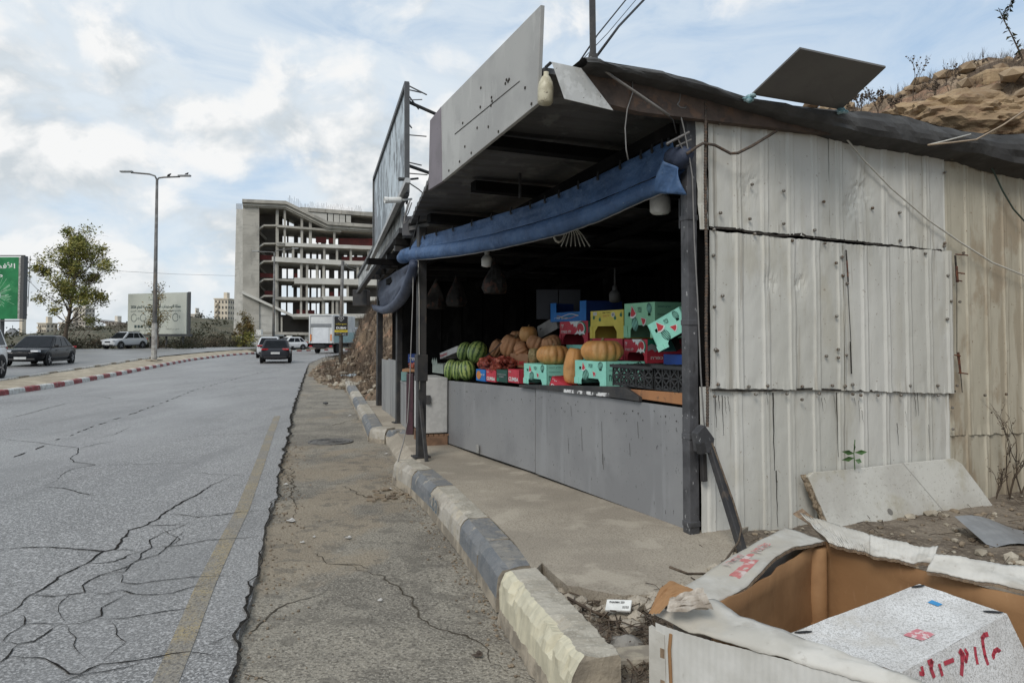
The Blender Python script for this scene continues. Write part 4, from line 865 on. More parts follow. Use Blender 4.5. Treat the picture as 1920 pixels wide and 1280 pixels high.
# folded dark strut hinged at the pillar foot
ld = thing('prop_strut', 'black steel prop leaning out from the hinge low on the corner pillar', 'strut', tuple(wallp(1393, 1040, -.5)))
a, b = wallp(1332, 838, -.10), wallp(1394, 1038, -.50); bar('leg', a, b, .05, .05, m_steel, ld, ex=U)
g = MB(); c = [wallp(x, y, -.13) for x, y in ((1308, 812), (1322, 797), (1340, 822), (1336, 850), (1312, 848))]; g.slab(c, U*.07); g.build('hinge_plate', m_pillar, ld, bevel=.004)
bar('tube_stub', wallp(1312, 828, -.12), wallp(1316, 850, -.12), .05, .05, m_steel, ld, ex=U); bar('tube_stub', wallp(1318, 850, -.04), wallp(1320, 902, -.04), .04, .04, m_steel, ld, ex=U)
rope('rope', 'old cord dangling from the strut to a stick on the pavement', 'rope', [wallp(1335, 830, -.16), wallp(1350, 870, -.26), wallp(1375, 940, -.4), wallp(1390, 990, -.52), wallp(1385, 1015, -.58), wallp(1360, 1050, -.85), wallp(1330, 1075, -1.15), wallp(1290, 1075, -1.3), wallp(1255, 1062, -1.25)], .007, mat('old_cord', (.13, .10, .07), (.08, .06, .045), 30, .9))
# ---- hanging from the roof inside
m_dimmed = plain('dimmed_white', (.08, .078, .075), .6)  # white plastic darkened in colour to imitate the shade deep inside
def bulb(px, py, y, r, label, m_white=None):
    m_white = m_white or MATS['white_plastic']
    p = at(px, py, y); t = thing('light_bulb', label, 'bulb', tuple(p), group=None)
    g = MB(); g.lathe(p-ZZ*r*1.1, [(0, 0), (r*.75, .01), (r, r*.35), (r*1.02, r*1.5), (r*.8, r*1.95), (r*.45, r*2.2)], 16); g.build('globe', m_white, t, smooth=True)
    g = MB(); g.lathe(p+ZZ*r*1.1, [(r*.45, 0), (r*.42, r*.7), (r*.25, r*.8), (.012, r*.9), (.008, .25)], 10); g.build('holder', m_white, t, smooth=True); return t
bulb(1238, 382, 5.95, .085, 'large white unlit bulb hanging beside the corner pillar under the curtain')
bulb(913, 490, 8.6, .065, 'white unlit bulb hanging beside a plastic bag behind the curtain')
bulb(1153, 556, 8.2, .065, 'dim white bulb hanging deep inside above the crates', m_dimmed)
m_bag = mat('thin_plastic_bag', (.030, .028, .026), (.016, .015, .014), 8, .85, spec=.08, bump=.8, bscale=14, layers=((12, (1, 1, 1), .58, .66, (.08, .04, .03), .6),))
for (px, py, y, sz, lab) in ((928, 512, 8.5, 1.0, 'crumpled plastic bag hung next to the second bulb'), (856, 545, 9.8, .9, 'plastic bag of onions hung left of the second bulb'), (818, 552, 10.2, 1.0, 'dim plastic bag hung right of the near post')):
    p = at(px, py-30, y); g = MB(); g.lathe(p, [(.012, 0), (.02, -.06), (.07*sz, -.14), (.13*sz, -.26), (.15*sz, -.36), (.12*sz, -.42), (0, -.43)], 12)
    g.v = [tuple(V(v)+V((fbm(v[0]*9, v[1]*9, v[2]*9), fbm(v[0]*9+5, v[1]*9, v[2]*9), 0))*.035) for v in g.v]
    tag(g.build('plastic_bag', m_bag, None, smooth=False), lab, 'bag')
hb = thing('hose_bundle', 'bundle of pale coiled hose and strips hanging under the curtain', 'bundle', tuple(at(1065, 420, 7.0)))
g = MB(); c = at(1048, 432, 7.0)
for k in range(4): g.tube([c+V((.055*cos(t/12*2*pi), .02*k, .11*sin(t/12*2*pi))) for t in range(13)], .008, 5)
g.build('coil', m_wcab, hb, smooth=True)
for k in range(7):
    g = MB(); a = at(1070, 418, 7.0); g.tube([a, at(1062+k*5, 440, 7.0+.02*k), at(1052+k*9, 462, 7.0+.02*k)], .006, 4); g.build('strip', m_wcab, hb)
tv = thing('wall_screen', 'dark double television screen hung inside above the blue box', 'screen', tuple(at(1046, 590, 9.6)))
m_scr = plain('dark_screen', (.012, .012, .02), .35)
for x0 in (1006, 1048):
    a, b = at(x0, 598, 9.6), at(x0+40, 543, 9.6); g = MB(); g.box(((a.x+b.x)/2, 9.6, (a.z+b.z)/2), (b.x-a.x, .05, b.z-a.z)); g.build('panel', m_scr, tv)
# sheet of dark metal standing behind the pillar inside
g = MB(); a, b = wallp(1274, 372, .12), wallp(1296, 430, .12); g.slab([a, V((b.x, b.y, a.z)), b, V((a.x, a.y, b.z))], U*.01); tag(g.build('metal_flap', m_pillar, None), 'small dark sheet hanging inside by the top of the corner pillar', 'sheet')
# ---- things under the second bay
m_fr = plain('white_enamel', (.48, .475, .46), .4)
fz = thing('white_cabinet', 'white chest cabinet with a red round mark standing on a pallet behind the near post', 'cabinet')
fa = gz(792, 786, .2); 
q0 = at(776, 773, 10.9); q1 = at(797, 780, 10.35); q2 = at(829, 776, 10.6)
zt = at(776, 697, 10.9).z; zb = q0.z
cor = [V((-1.46, 11.0, 0)), V((-1.22, 10.25, 0)), V((-.90, 10.35, 0)), V((-1.14, 11.1, 0))]
fz.location = tuple(cor[1]+ZZ*.15)
g = MB(); g.hexa([p+ZZ*.33 for p in cor]+[p+ZZ*1.10 for p in cor]); g.build('body', m_fr, fz, bevel=.015)
ex = (cor[1]-cor[0]).normalized(); nn_ = V((ex.y, -ex.x, 0))
g = MB(); c = cor[0]+(cor[1]-cor[0])*.62+ZZ*.70+nn_*.004; g.poly([c+(ex*cos(t/16*2*pi)+ZZ*sin(t/16*2*pi))*.19 for t in range(16)]); g.build('red_mark', plain('red_print', (.45, .03, .05), .5), fz, fix=False)
g = MB(); p = cor[1].lerp(cor[2], .18)+ZZ*.80-V((0, .02, 0)); g.box(p, (.06, .03, .12)); g.build('handle', m_steel, fz)
pa = thing('pallet', 'wooden pallet under the white cabinet', 'pallet', tuple(cor[1]+ZZ*.15)); m_wood = mat('pallet_wood', (.22, .13, .08), (.14, .085, .055), 6, .85, stretch=(1, .2, 1))
for k in range(5): 
    g = MB(); a, b = cor[0].lerp(cor[3], k/4.6), cor[1].lerp(cor[2], k/4.6); d = (cor[3]-cor[0])*.18; g.hexa([a+ZZ*.29, b+ZZ*.29, b+d+ZZ*.29, a+d+ZZ*.29, a+ZZ*.315, b+ZZ*.315, b+d+ZZ*.315, a+d+ZZ*.315]); g.build('plank', m_wood, pa)
for k in range(3):
    g = MB(); a, b = cor[0].lerp(cor[1], k*.45), cor[3].lerp(cor[2], k*.45); d = (cor[1]-cor[0])*.1; g.hexa([a+ZZ*.15, b+ZZ*.15, b+d+ZZ*.15, a+d+ZZ*.15, a+ZZ*.288, b+ZZ*.288, b+d+ZZ*.288, a+d+ZZ*.288]); g.build('bearer', m_wood, pa)
m_gsh = mat('dull_grey_sheet', (.27, .27, .265), (.20, .20, .198), 2, .6, stretch=(1, 1, .2), layers=((6, (1, 1, .2), .56, .7, (.34, .335, .32), .6),))
lw = thing('low_counter', 'low grey sheet metal counter between the second and third posts', 'counter', tuple(V((P3.x+.3, P3.y-.3, .14))))
for (x0, x1, yt, y0, y1) in ((716, 728, 674, 763, 762), (728, 742, 674, 762, 773), (742, 752, 715, 771, 778), (752, 766, 718, 777, 790)):
    ya, yb = 15.6-(x0-716)*.075, 15.6-(x1-716)*.075
    a, b, c, d = at(x0, y0, ya), at(x1, y1, yb), at(x1, yt, yb), at(x0, yt, ya); c.z = d.z = (c.z+d.z)/2; a.z = b.z = .12
    g = MB(); g.slab([a, b, c, d], V((.01, .04, 0))); g.build('sheet', m_gsh, lw)
a, b = at(750, 716, 13.0), at(768, 724, 11.6); g = MB(); g.slab([a, b, b+V((.5, .1, 0)), a+V((.5, .1, 0))], ZZ*.03); g.build('top', m_gsh, lw)
g = MB(); a = at(769, 786, 11.5); g.box((a.x, 11.5, .62), (.11, .11, .96)); tag(g.build('plum_post', mat('plum_paint', (.075, .035, .045), (.05, .028, .035), 8, .6), None, bevel=.008), 'short plum coloured post left of the white cabinet', 'post')
# ================================================================== boxes, crates and produce
m_teal = mat('mint_carton', (.33, .74, .60), (.28, .67, .54), 5, .65); m_redc = mat('red_carton', (.55, .05, .075), (.47, .04, .06), 6, .6)
m_green = mat('green_carton', (.28, .58, .37), (.24, .52, .32), 5, .65); m_yelc = mat('yellow_carton', (.74, .62, .12), (.66, .55, .10), 5, .65)
m_bluec = mat('blue_carton', (.015, .17, .50), (.012, .14, .43), 5, .55); m_navy = mat('navy_carton', (.02, .05, .19), (.015, .04, .16), 5, .55)
m_brown = mat('brown_carton', (.36, .19, .10), (.30, .16, .085), 5, .75); m_dkg = mat('dark_green_carton', (.025, .085, .065), (.02, .07, .055), 5, .6)
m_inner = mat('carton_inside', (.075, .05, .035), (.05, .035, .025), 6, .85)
pw = plain('print_white', (.78, .78, .76), .6); pr = plain('print_red', (.55, .05, .06), .6); pg = plain('print_green', (.02, .20, .12), .6); pk = plain('print_dark', (.02, .09, .07), .6)
pb_ = plain('print_black', (.015, .015, .015), .7); po = plain('print_orange', (.55, .22, .06), .6); pgy = plain('print_grey', (.34, .34, .34), .6)
PRM = [pw, pr, pg, pk, pb_, po, pgy]
def faces_with_holes(g, o, ex, ey, w_, h_, holes, th, m=0):
    """a sheet w_ by h_ with rectangular openings, th thick along ex x ey inwards"""
    xs = sorted({0, w_, *[q for r in holes for q in (r[0], r[2])]}); ys = sorted({0, h_, *[q for r in holes for q in (r[1], r[3])]}); nn = ex.cross(ey)*-th
    for x0, x1 in zip(xs, xs[1:]):
        for y0, y1 in zip(ys, ys[1:]):
            cx, cy = (x0+x1)/2, (y0+y1)/2
            if any(r[0] < cx < r[2] and r[1] < cy < r[3] for r in holes): continue
            g.slab([o+ex*x0+ey*y0, o+ex*x1+ey*y0, o+ex*x1+ey*y1, o+ex*x0+ey*y1], nn, m)
X1, Y1, Z1 = V((1, 0, 0)), V((0, 1, 0)), V((0, 0, 1))
def ell(g, o, ex, ey, cx, cz, rx, rz, m, rot=0, n=14, lift=.003):
    nn = ex.cross(ey)*lift; g.poly([o+ex*(cx+cos(t)*rx*cos(rot)-sin(t)*rz*sin(rot))+ey*(cz+cos(t)*rx*sin(rot)+sin(t)*rz*cos(rot))+nn for t in [2*pi*i/n for i in range(n)]], m)
def slice_(g, o, ex, ey, cx, cz, s, rot, lift=.004):
    nn = ex.cross(ey); q = lambda x, y, l: o+ex*(cx+(x*cos(rot)-y*sin(rot))*s)+ey*(cz+(x*sin(rot)+y*cos(rot))*s)+nn*l
    arc = [(-.62+1.24*i/6, -.55-.22*(1-(abs(i-3)/3)**2)) for i in range(7)]
    g.poly([q(0, .75, lift)]+[q(x*1.16, y*1.18, lift) for x, y in arc], 0); g.poly([q(0, .62, lift+.001)]+[q(x*.92, y*.9, lift+.001) for x, y in arc], 1)
def melon(g, o, ex, ey, cx, cz, rx, rz, rot, lift=.003):
    ell(g, o, ex, ey, cx, cz, rx, rz, 3, rot, lift=lift)
    for k in (-.66, -.22, .22, .66):
        hh = sqrt(1-k*k)*.93; nn = ex.cross(ey)*(lift+.001); L_, R_ = [], []
        for i in range(7):
            t = -hh+2*hh*i/6; wd = .10*(1-(t/hh)**2)+.015
            for lst, s_ in ((L_, -1), (R_, 1)):
                x, y = (k+s_*wd)*rx, t*rz; lst.append(o+ex*(cx+x*cos(rot)-y*sin(rot))+ey*(cz+x*sin(rot)+y*cos(rot))+nn)
        g.poly(L_+R_[::-1], 7)
def decor(kind, g, o, ex, ey, w_, h_, side=False):
    P = lambda t, x, y, ww, m, hh=None, fat=.01: put_text(g, t, o+ex*(x*w_)+ey*(y*h_), ex, ey, ww*w_, hh*h_ if hh else None, fat, m, .004)
    if kind == 'mint':
        if not side:
            melon(g, o, ex, ey, w_*.36, h_*.40, w_*.10, h_*.22, .35); melon(g, o, ex, ey, w_*.82, h_*.83, w_*.075, h_*.155, .3); slice_(g, o, ex, ey, w_*.29, h_*.78, h_*.24, .25); slice_(g, o, ex, ey, w_*.62, h_*.50, h_*.18, .9); P('אבטיח', .46, .72, .12, 3, .16)
        else: P('ארץ הטוב', .06, .84, .35, 3, .05); P('ארץ הטובה', .06, .62, .34, 3, .05); P('אבטיח', .06, .22, .30, 3, .26, .02); melon(g, o, ex, ey, w_*.80, h_*.82, w_*.12, h_*.13, .8)
    elif kind == 'red':
        if not side:
            g.poly([o+ex*(w_*x)+ey*(h_*y)+ex.cross(ey)*.003 for x, y in ((.36, 1), (.42, .86), (.5, .90), (.52, .76), (.58, .80), (.60, .70), (.66, .9), (.72, .72), (.78, 1))], 0); ell(g, o, ex, ey, w_*.79, h_*.70, w_*.16, h_*.28, 2, -.2, lift=.0045); ell(g, o, ex, ey, w_*.77, h_*.70, w_*.13, h_*.24, 0, -.2, lift=.0055); ell(g, o, ex, ey, w_*.76, h_*.70, w_*.115, h_*.21, 1, -.2, lift=.0065)
            g.poly([o+ex*(w_*x)+ey*(h_*y)+ex.cross(ey)*.008 for x, y in ((.55, .42), (.66, .62), (.70, .55), (.74, .66), (.80, .55), (.86, .60), (.92, .42), (.80, .48), (.74, .40), (.68, .48))], 0)
            P('לה כפרה', .06, .50, .36, 0, .13, .02); P('פרי', .06, .70, .10, 0, .18)
        else:
            g.poly([o+ex*(w_*x)+ey*(h_*y)+ex.cross(ey)*.003 for x, y in ((0, 1), (0, .5), (.12, .58), (.2, .46), (.35, .62), (.5, .5), (.62, .72), (.8, 1))], 6); g.poly([o+ex*(w_*x)+ey*(h_*y)+ex.cross(ey)*.004 for x, y in ((0, 1), (0, .72), (.1, .82), (.2, .74), (.3, .9), (.5, 1))], 2); P('לה כפרה', .08, .16, .55, 0, .14, .02)
    elif kind == 'yellow' and not side:
        P('גידולי שדה', .38, .90, .24, 4, .05); P('פרי הארץ', .40, .74, .20, 5, .10); ell(g, o, ex, ey, w_*.70, h_*.84, w_*.055, h_*.09, 0); ell(g, o, ex, ey, w_*.70, h_*.84, w_*.035, h_*.06, 6, lift=.004); g.poly([o+ex*(w_*x)+ey*(h_*y)+Y1*0+ex.cross(ey)*.003 for x, y in ((.09, .84), (.21, .84), (.21, .96), (.09, .96))], 0); P('ישראל', .10, .89, .10, 3, .03)
        for cx, cz, rt in ((.12, .70, .2), (.30, .62, -.1), (.76, .66, .1), (.92, .76, -.2)):
            for k in range(7):
                a = rt+pi/2+(k-3)*.42; ln = (.12, .17, .21, .24, .21, .17, .12)[k]*h_*.75; c = o+ex*(w_*cx)+ey*(h_*cz)+ex.cross(ey)*.003; d = ex*cos(a)+ey*sin(a); s_ = ex*-sin(a)+ey*cos(a); g.poly([c, c+d*ln*.5+s_*ln*.14, c+d*ln, c+d*ln*.5-s_*ln*.14], 2)
    elif kind == 'blue' and not side:
        P('טופ פרי', .14, .12, .36, 0, .10, .0)
        for k, m in ((0, 5), (1, 2), (2, 0)):
            for i in range(10):
                x0, x1 = .2+.06*i, .26+.06*i; f = lambda x: .22+.08*sin(x*9+k*1.3)+.03*k; g.poly([o+ex*(w_*x0)+ey*(h_*f(x0))+ex.cross(ey)*(.003+k*.001), o+ex*(w_*x1)+ey*(h_*f(x1))+ex.cross(ey)*(.003+k*.001), o+ex*(w_*x1)+ey*(h_*(f(x1)+.03))+ex.cross(ey)*(.003+k*.001), o+ex*(w_*x0)+ey*(h_*(f(x0)+.03))+ex.cross(ey)*(.003+k*.001)], m)
    elif kind == 'word': P('CLIMBA', .08, .12, .84, 0, .30, .03); P('פרי', .08, .74, .25, 0, .12)
    elif kind == 'wordred': P('CUMILI', .30, .18, .6, 1, .32, .03)
    elif kind == 'lime': P('SWEETABLE', .1, .58, .8, 6, .10); P('LIME', .3, .38, .4, 6, .12); ell(g, o, ex, ey, w_*.14, h_*.16, w_*.10, h_*.16, 2)
    elif kind == 'orange': ell(g, o, ex, ey, w_*.30, h_*.5, w_*.24, h_*.38, 5); P('פרי הדר', .5, .45, .42, 0, .18)
PRM.append(plain('print_mint', (.30, .66, .53), .6))
def carton(name, label, o, rot, w_, d_, h_, m, kind, notch=None, handles=True, side_m=None, top=False, tray=0.0, tilt=None, cat='box', group=None):
    """cardboard box: front sheet on local y = 0 facing -y, right side at x = w_; open underneath/above as the photograph shows"""
    t = thing(name, label, cat, tuple(o), rot, group); g = MB(); holes = []
    if notch: holes.append((w_*notch[0], -.001, w_*notch[1], h_*notch[2]))
    if handles: holes += [(w_*.13, h_*.62, w_*.21, h_*.74), (w_*.77, h_*.62, w_*.86, h_*.74)]
    if tray: holes.append((w_*.17, h_*tray, w_*.83, h_+.001))
    Z0 = V((0, 0, 0)); faces_with_holes(g, Z0, X1, Z1, w_, h_, holes, .008)
    if notch:
        a, b, c = w_*notch[0], w_*notch[1], h_*notch[2]; k = min(c*.5, w_*.09)
        for sx_, dx in ((a, k), (b, -k)): g.slab([V((sx_, 0, c)), V((sx_+dx, 0, c)), V((sx_, 0, c-k))], V((0, .008, 0)))
    g.build('front', m, t, local=True, fix=True)
    if notch and kind != 'plain':
        g = MB(); hb_ = h_*notch[2]; g.slab([V((-.004, -.006, hb_*.98)), V((w_*notch[0]*.6, -.006, hb_*.98)), V((w_*notch[0]*.6, -.006, .0)), V((-.004, -.006, 0))], V((0, .005, 0))); g.build('corner_tab', m, t, local=True); g = MB(); g.slab([V((w_*(1-(1-notch[1])*.6), -.006, hb_*.98)), V((w_+.004, -.006, hb_*.98)), V((w_+.004, -.006, 0)), V((w_*(1-(1-notch[1])*.6), -.006, 0))], V((0, .005, 0))); g.build('corner_tab', m, t, local=True)
    g = MB(); g.slab([V((w_, 0, 0)), V((w_, d_, 0)), V((w_, d_, h_)), V((w_, 0, h_))], V((-.008, 0, 0))); g.build('side', side_m or m, t, local=True)
    g = MB(); g.slab([V((0, 0, 0)), V((0, d_, 0)), V((0, d_, h_)), V((0, 0, h_))], V((.008, 0, 0))); g.build('side', side_m or m, t, local=True)
    g = MB(); faces_with_holes(g, V((w_, d_, 0)), -X1, Z1, w_, h_, [(w_*.2, -.001, w_*.8, h_*.4)] if notch else [], .008)
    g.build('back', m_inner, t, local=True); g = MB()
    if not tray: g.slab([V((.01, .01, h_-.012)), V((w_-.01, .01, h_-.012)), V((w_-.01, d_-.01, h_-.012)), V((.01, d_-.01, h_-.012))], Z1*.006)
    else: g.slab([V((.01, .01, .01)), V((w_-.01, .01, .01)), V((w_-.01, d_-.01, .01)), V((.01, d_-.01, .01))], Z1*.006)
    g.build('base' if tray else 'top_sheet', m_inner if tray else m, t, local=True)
    if kind and kind != 'plain':
        g = MB(); hh = h_
        decor(kind, g, Z0, X1, Z1, w_, hh); decor(kind, g, V((w_, 0, 0)), Y1, Z1, d_, hh, True) if kind in ('mint', 'red') else None
        if g.v: stuff(g.build('print', PRM, t, local=True, fix=False))
    return t
def box_px(l, r, top, b, **k):
    """front face from far-left pixel l to near-right pixel r (bottom corners) on the display plane b; top = height pixel above l"""
    p, q = fb(l[0], l[1], b), fb(r[0], r[1], b); hh = fb(l[0], top, b).z-p.z; p.z = q.z = (p.z+q.z)/2
    return p, ROTB, (V((q.x, q.y, 0))-V((p.x, p.y, 0))).length, hh
def cpx(x, y): return (800+x/3.765, 540+y/3.765)
def box6(name, label, x0, x1, y0, y1, b, d_, m, kind, dy=0, **k):
    l, r = cpx(x0, y1), cpx(x1, y1+dy); t_ = cpx(x0, y0)[1]
    p, rt, w_, hh = box_px(l, r, t_, b); return carton(name, label, p, rt, w_, d_, hh, m, kind, **k)
NT = (.20, .80, .28)
box6('mint_box', 'mint melon box on the counter left of the tall upright pumpkin', 686, 848, 540, 680, .08, .40, m_teal, 'mint', notch=NT)
box6('mint_box', 'mint melon box on the counter beside the black crates with a pumpkin on top', 1047, 1270, 520, 682, .08, .42, m_teal, 'mint', notch=NT)
box6('small_blue_box', 'small blue carton with orange print at the left of the carton row', 349, 416, 575, 655, .06, .2, m_bluec, 'orange', handles=False)
box6('small_red_box', 'small red carton between the blue and dark green cartons', 420, 490, 580, 660, .06, .2, m_redc, 'word', handles=False)
box6('small_green_box', 'small dark green carton in the row of small cartons', 493, 571, 578, 663, .06, .2, m_dkg, 'lime', handles=False)
box6('small_red_box', 'small red carton at the right end of the carton row', 574, 655, 576, 668, .06, .2, m_redc, 'word', handles=False)
t = box6('red_box', 'red carton tipped over in front of the upright pumpkin', 862, 955, 612, 690, .02, .2, m_redc, 'word', handles=False); t.rotation_euler = (0, radians(24), ROTB+.35); t.location.z -= .01
box6('brown_box', 'brown carton with red lettering behind the onion nets', 590, 715, 465, 560, .42, .25, m_brown, 'wordred', handles=False)
box6('red_crate_box', 'red melon box in the back row under the blue tray', 940, 1140, 240, 400, .86, .40, m_redc, 'red', notch=(.12, .86, .46), handles=False)
box6('mint_box', 'mint box half hidden below the back red box behind two pumpkins', 985, 1140, 405, 560, .86, .40, m_teal, 'plain')
box6('blue_tray', 'bright blue fruit tray with raised corners on top of the back boxes', 873, 1128, 105, 235, .88, .5, m_bluec, 'blue', tray=.48, side_m=m_navy, handles=False)
box6('yellow_box', 'yellow box printed with green leaves beside the green melon box', 1157, 1392, 165, 355, .78, .36, m_yelc, 'yellow', notch=(.14, .80, .44), handles=False)
box6('red_box', 'plain red box under the yellow box behind the large pumpkin', 1170, 1385, 360, 500, .78, .40, m_redc, 'plain', handles=False)
box6('green_box', 'light green melon box on top of the stack beside the pillar', 1396, 1615, 112, 350, .60, .42, m_green, 'mint', notch=(.2, .84, .36))
box6('red_crate_box', 'red melon box under the light green box', 1394, 1560, 365, 525, .60, .42, m_redc, 'red', notch=(.14, .86, .44), handles=False)
t = box6('mint_box', 'mint melon box tipped on its corner beside the corner pillar', 1640, 1815, 260, 470, .25, .30, m_teal, 'mint', notch=(.3, .9, .2)); t.rotation_euler = (0, radians(-27), ROTB+.45); t.location += V((0, -.02, .02))
box6('blue_box', 'deep blue box behind the black crates under the tipped mint box', 1672, 1812, 470, 560, .42, .3, mat('royal_blue', (.012, .06, .28), (.01, .05, .24), 5, .5), None, handles=False)
t = box6('grey_box', 'pale grey carton tilted behind the back pumpkins', 790, 930, 270, 360, .95, .3, mat('grey_carton', (.30, .29, .27), (.24, .23, .22), 6, .7), None, handles=True); t.rotation_euler = (0, radians(-14), ROTB)
# black plastic crates with open lattice sides
m_crate = mat('black_plastic', (.022, .023, .024), (.03, .03, .031), 9, .45)
def crate6(label, x0, x1, y0, y1, b, cells):
    l, r = cpx(x0, y1), cpx(x1, y1); p, rt, w_, hh = box_px(l, r, cpx(x0, y0)[1], b); d_ = .38
    t = thing('plastic_crate', label, 'crate', tuple(p), rt, 'black crates on the counter'); g = MB()
    def lat(o, ex, w2):
        ey = Z1; bw = .014; nn = ex.cross(ey)
        rect = lambda a0, b0, a1, b1: g.slab([o+ex*a0+ey*b0, o+ex*a1+ey*b0, o+ex*a1+ey*b1, o+ex*a0+ey*b1], nn*-.012)
        rect(0, 0, w2, .022); rect(0, hh-.03, w2, hh); rect(0, hh*.5-.007, w2, hh*.5+.007)
        for i in range(cells+1): x = (w2-bw)*i/cells; rect(x, .022, x+bw, hh*.5-.007); rect(x, hh*.5+.007, x+bw, hh-.03)
        for i in range(cells):
            for j in (0, 1):
                x0_, x1_ = w2*i/cells, w2*(i+1)/cells; y0_, y1_ = hh*.5*j, hh*.5*(j+1)
                for s_ in (0, 1):
                    a = o+ex*x0_+ey*(y0_ if s_ else y1_); b2 = o+ex*x1_+ey*(y1_ if s_ else y0_); d = (b2-a).normalized(); q = d.cross(nn)*.006; g.slab([a-q, a+q, b2+q, b2-q], nn*-.008*(1+.2*s_))
    lat(V((0, 0, 0)), X1, w_); lat(V((w_, 0, 0)), Y1, d_); lat(V((0, d_, 0)), -Y1, d_); lat(V((w_, d_, 0)), -X1, w_)
    stuff(g.build('lattice', m_crate, t, local=True))
    g = MB(); g.box((w_/2, d_/2, .008), (w_*.97, d_*.95, .012)); g.build('base', m_crate, t, local=True)
    g = MB()
    for a, b2, s in (((w_/2, -.008, hh-.012), 0, (w_+.03, .02, .024)), ((w_/2, d_+.008, hh-.012), 0, (w_+.03, .02, .024)), ((-.008, d_/2, hh-.012), 0, (.02, d_, .024)), ((w_+.008, d_/2, hh-.012), 0, (.02, d_, .024))): g.box(a, s)
    stuff(g.build('rim', m_crate, t, local=True))
crate6('black lattice crate beside the mint box on the counter', 1312, 1598, 552, 698, -.02, 5)
crate6('black lattice crate next to the corner pillar on the counter', 1606, 1840, 556, 730, -.02, 4)
# pumpkins
m_p1 = mat('pumpkin_tan', (.66, .32, .10), (.52, .25, .085), 3, .5, bump=.25, bscale=40, spec=.4, layers=((6, (1, 1, .5), .56, .72, (.70, .40, .17), .6), (40, (1, 1, 1), .62, .7, (.24, .13, .055), .6), (3, (1, 1, 1), .6, .75, (.20, .16, .06), .35)))
m_p2 = mat('pumpkin_dusky', (.52, .26, .125), (.40, .20, .10), 3, .55, bump=.25, bscale=40, layers=((6, (1, 1, .5), .56, .72, (.58, .34, .18), .6), (40, (1, 1, 1), .62, .7, (.19, .10, .05), .6)))
m_p3 = mat('pumpkin_netted', (.30, .21, .09), (.20, .16, .07), 8, .6, bump=.4, bscale=30, layers=((22, (1, 1, 1), .54, .62, (.42, .32, .17), .6),))
m_stem = plain('dry_stem', (.28, .20, .11), .8)
def pumpkin(label, x, y, w_, h_, b, m, ribs=11, tilt=(0, 0), stem=True, deep=.19, name='pumpkin', group='pumpkins on the display'):
    w_ *= 1.06; h_ *= 1.04
    px, py = cpx(x, y); c = fb(px, py, b); k = (c.y)/F/3.765; rx, rz = w_/2*k, h_/2*k
    t = thing(name, label, 'pumpkin', tuple(c-ZZ*rz), 0, group); g = MB(); rot = Matrix.Rotation(tilt[0], 3, 'Y') @ Matrix.Rotation(tilt[1], 3, 'X'); n = ribs*7; ph = R.uniform(0, 6)
    for i in range(15):
        th = pi*i/14; r0 = sin(th)**.72; z = cos(th)
        dip = 1-.28*math.exp(-((th)/.32)**2)-.2*math.exp(-((pi-th)/.3)**2)
        for j in range(n):
            a = 2*pi*j/n; cr = 1-deep*(1-abs(sin(ribs*a/2+ph))**.55)*sin(th)**.5; wob = 1+.05*fbm(cos(a)*1.5+x, sin(a)*1.5+y, z)
            p = rot @ V((cos(a)*rx*r0*cr*wob, sin(a)*rx*r0*cr*wob, z*rz*dip*(1 if r0 > .2 else .95))); g.v.append(tuple(c+p))
    for i in range(14):
        for j in range(n): g.f.append((i*n+j, i*n+(j+1) % n, (i+1)*n+(j+1) % n, (i+1)*n+j)); g.m.append(0)
    g.build('rind', m, t, smooth=True)
    if stem:
        g = MB(); tp = c+rot @ V((0, 0, rz*.66)); d = rot @ V((.1, 0, 1)); g.tube([tp, tp+d*rz*.25, tp+d*rz*.42+V((.01, 0, 0))], [rx*.10, rx*.06, rx*.07], 6); g.build('stem', m_stem, t)
    return t
pumpkin('large orange ribbed pumpkin sitting on the mint box beside the crates', 1238, 445, 285, 165, .30, m_p1, 13)
pumpkin('orange ribbed pumpkin behind the left mint box', 893, 470, 225, 142, .30, m_p1, 12)
pumpkin('tall upright pumpkin squeezed between the two mint boxes', 1036, 548, 128, 275, .22, m_p1, 9, stem=False, tilt=(.12, 0), deep=.07)
pumpkin('small greenish netted pumpkin left of the orange ribbed one', 757, 478, 80, 118, .32, m_p3, 9, deep=.05)
pumpkin('large dusky pumpkin left of the small round one', 606, 412, 165, 165, .62, m_p2, 11, tilt=(.3, .2))
pumpkin('dusky pumpkin lying low beside the large dusky one', 672, 440, 120, 100, .50, m_p2, 11, tilt=(1.1, .2), stem=False)
pumpkin('leftmost dusky brown pumpkin next to the watermelons', 497, 424, 95, 130, .62, m_p2, 11, tilt=(.5, .3), stem=False)
pumpkin('small round pumpkin with a stem on top of the heap', 716, 325, 122, 118, .75, m_p1, 9, deep=.04)
pumpkin('reddish pumpkin peeping out behind the small round one', 635, 335, 90, 70, .85, m_p2, 9, stem=False)
pumpkin('flat dusky pumpkin under the small round one', 780, 395, 150, 115, .66, m_p2, 12, tilt=(.4, 0), stem=False)
pumpkin('flat dusky pumpkin in front of the back red box', 880, 392, 135, 115, .68, m_p2, 12, tilt=(-.35, .2), stem=False)
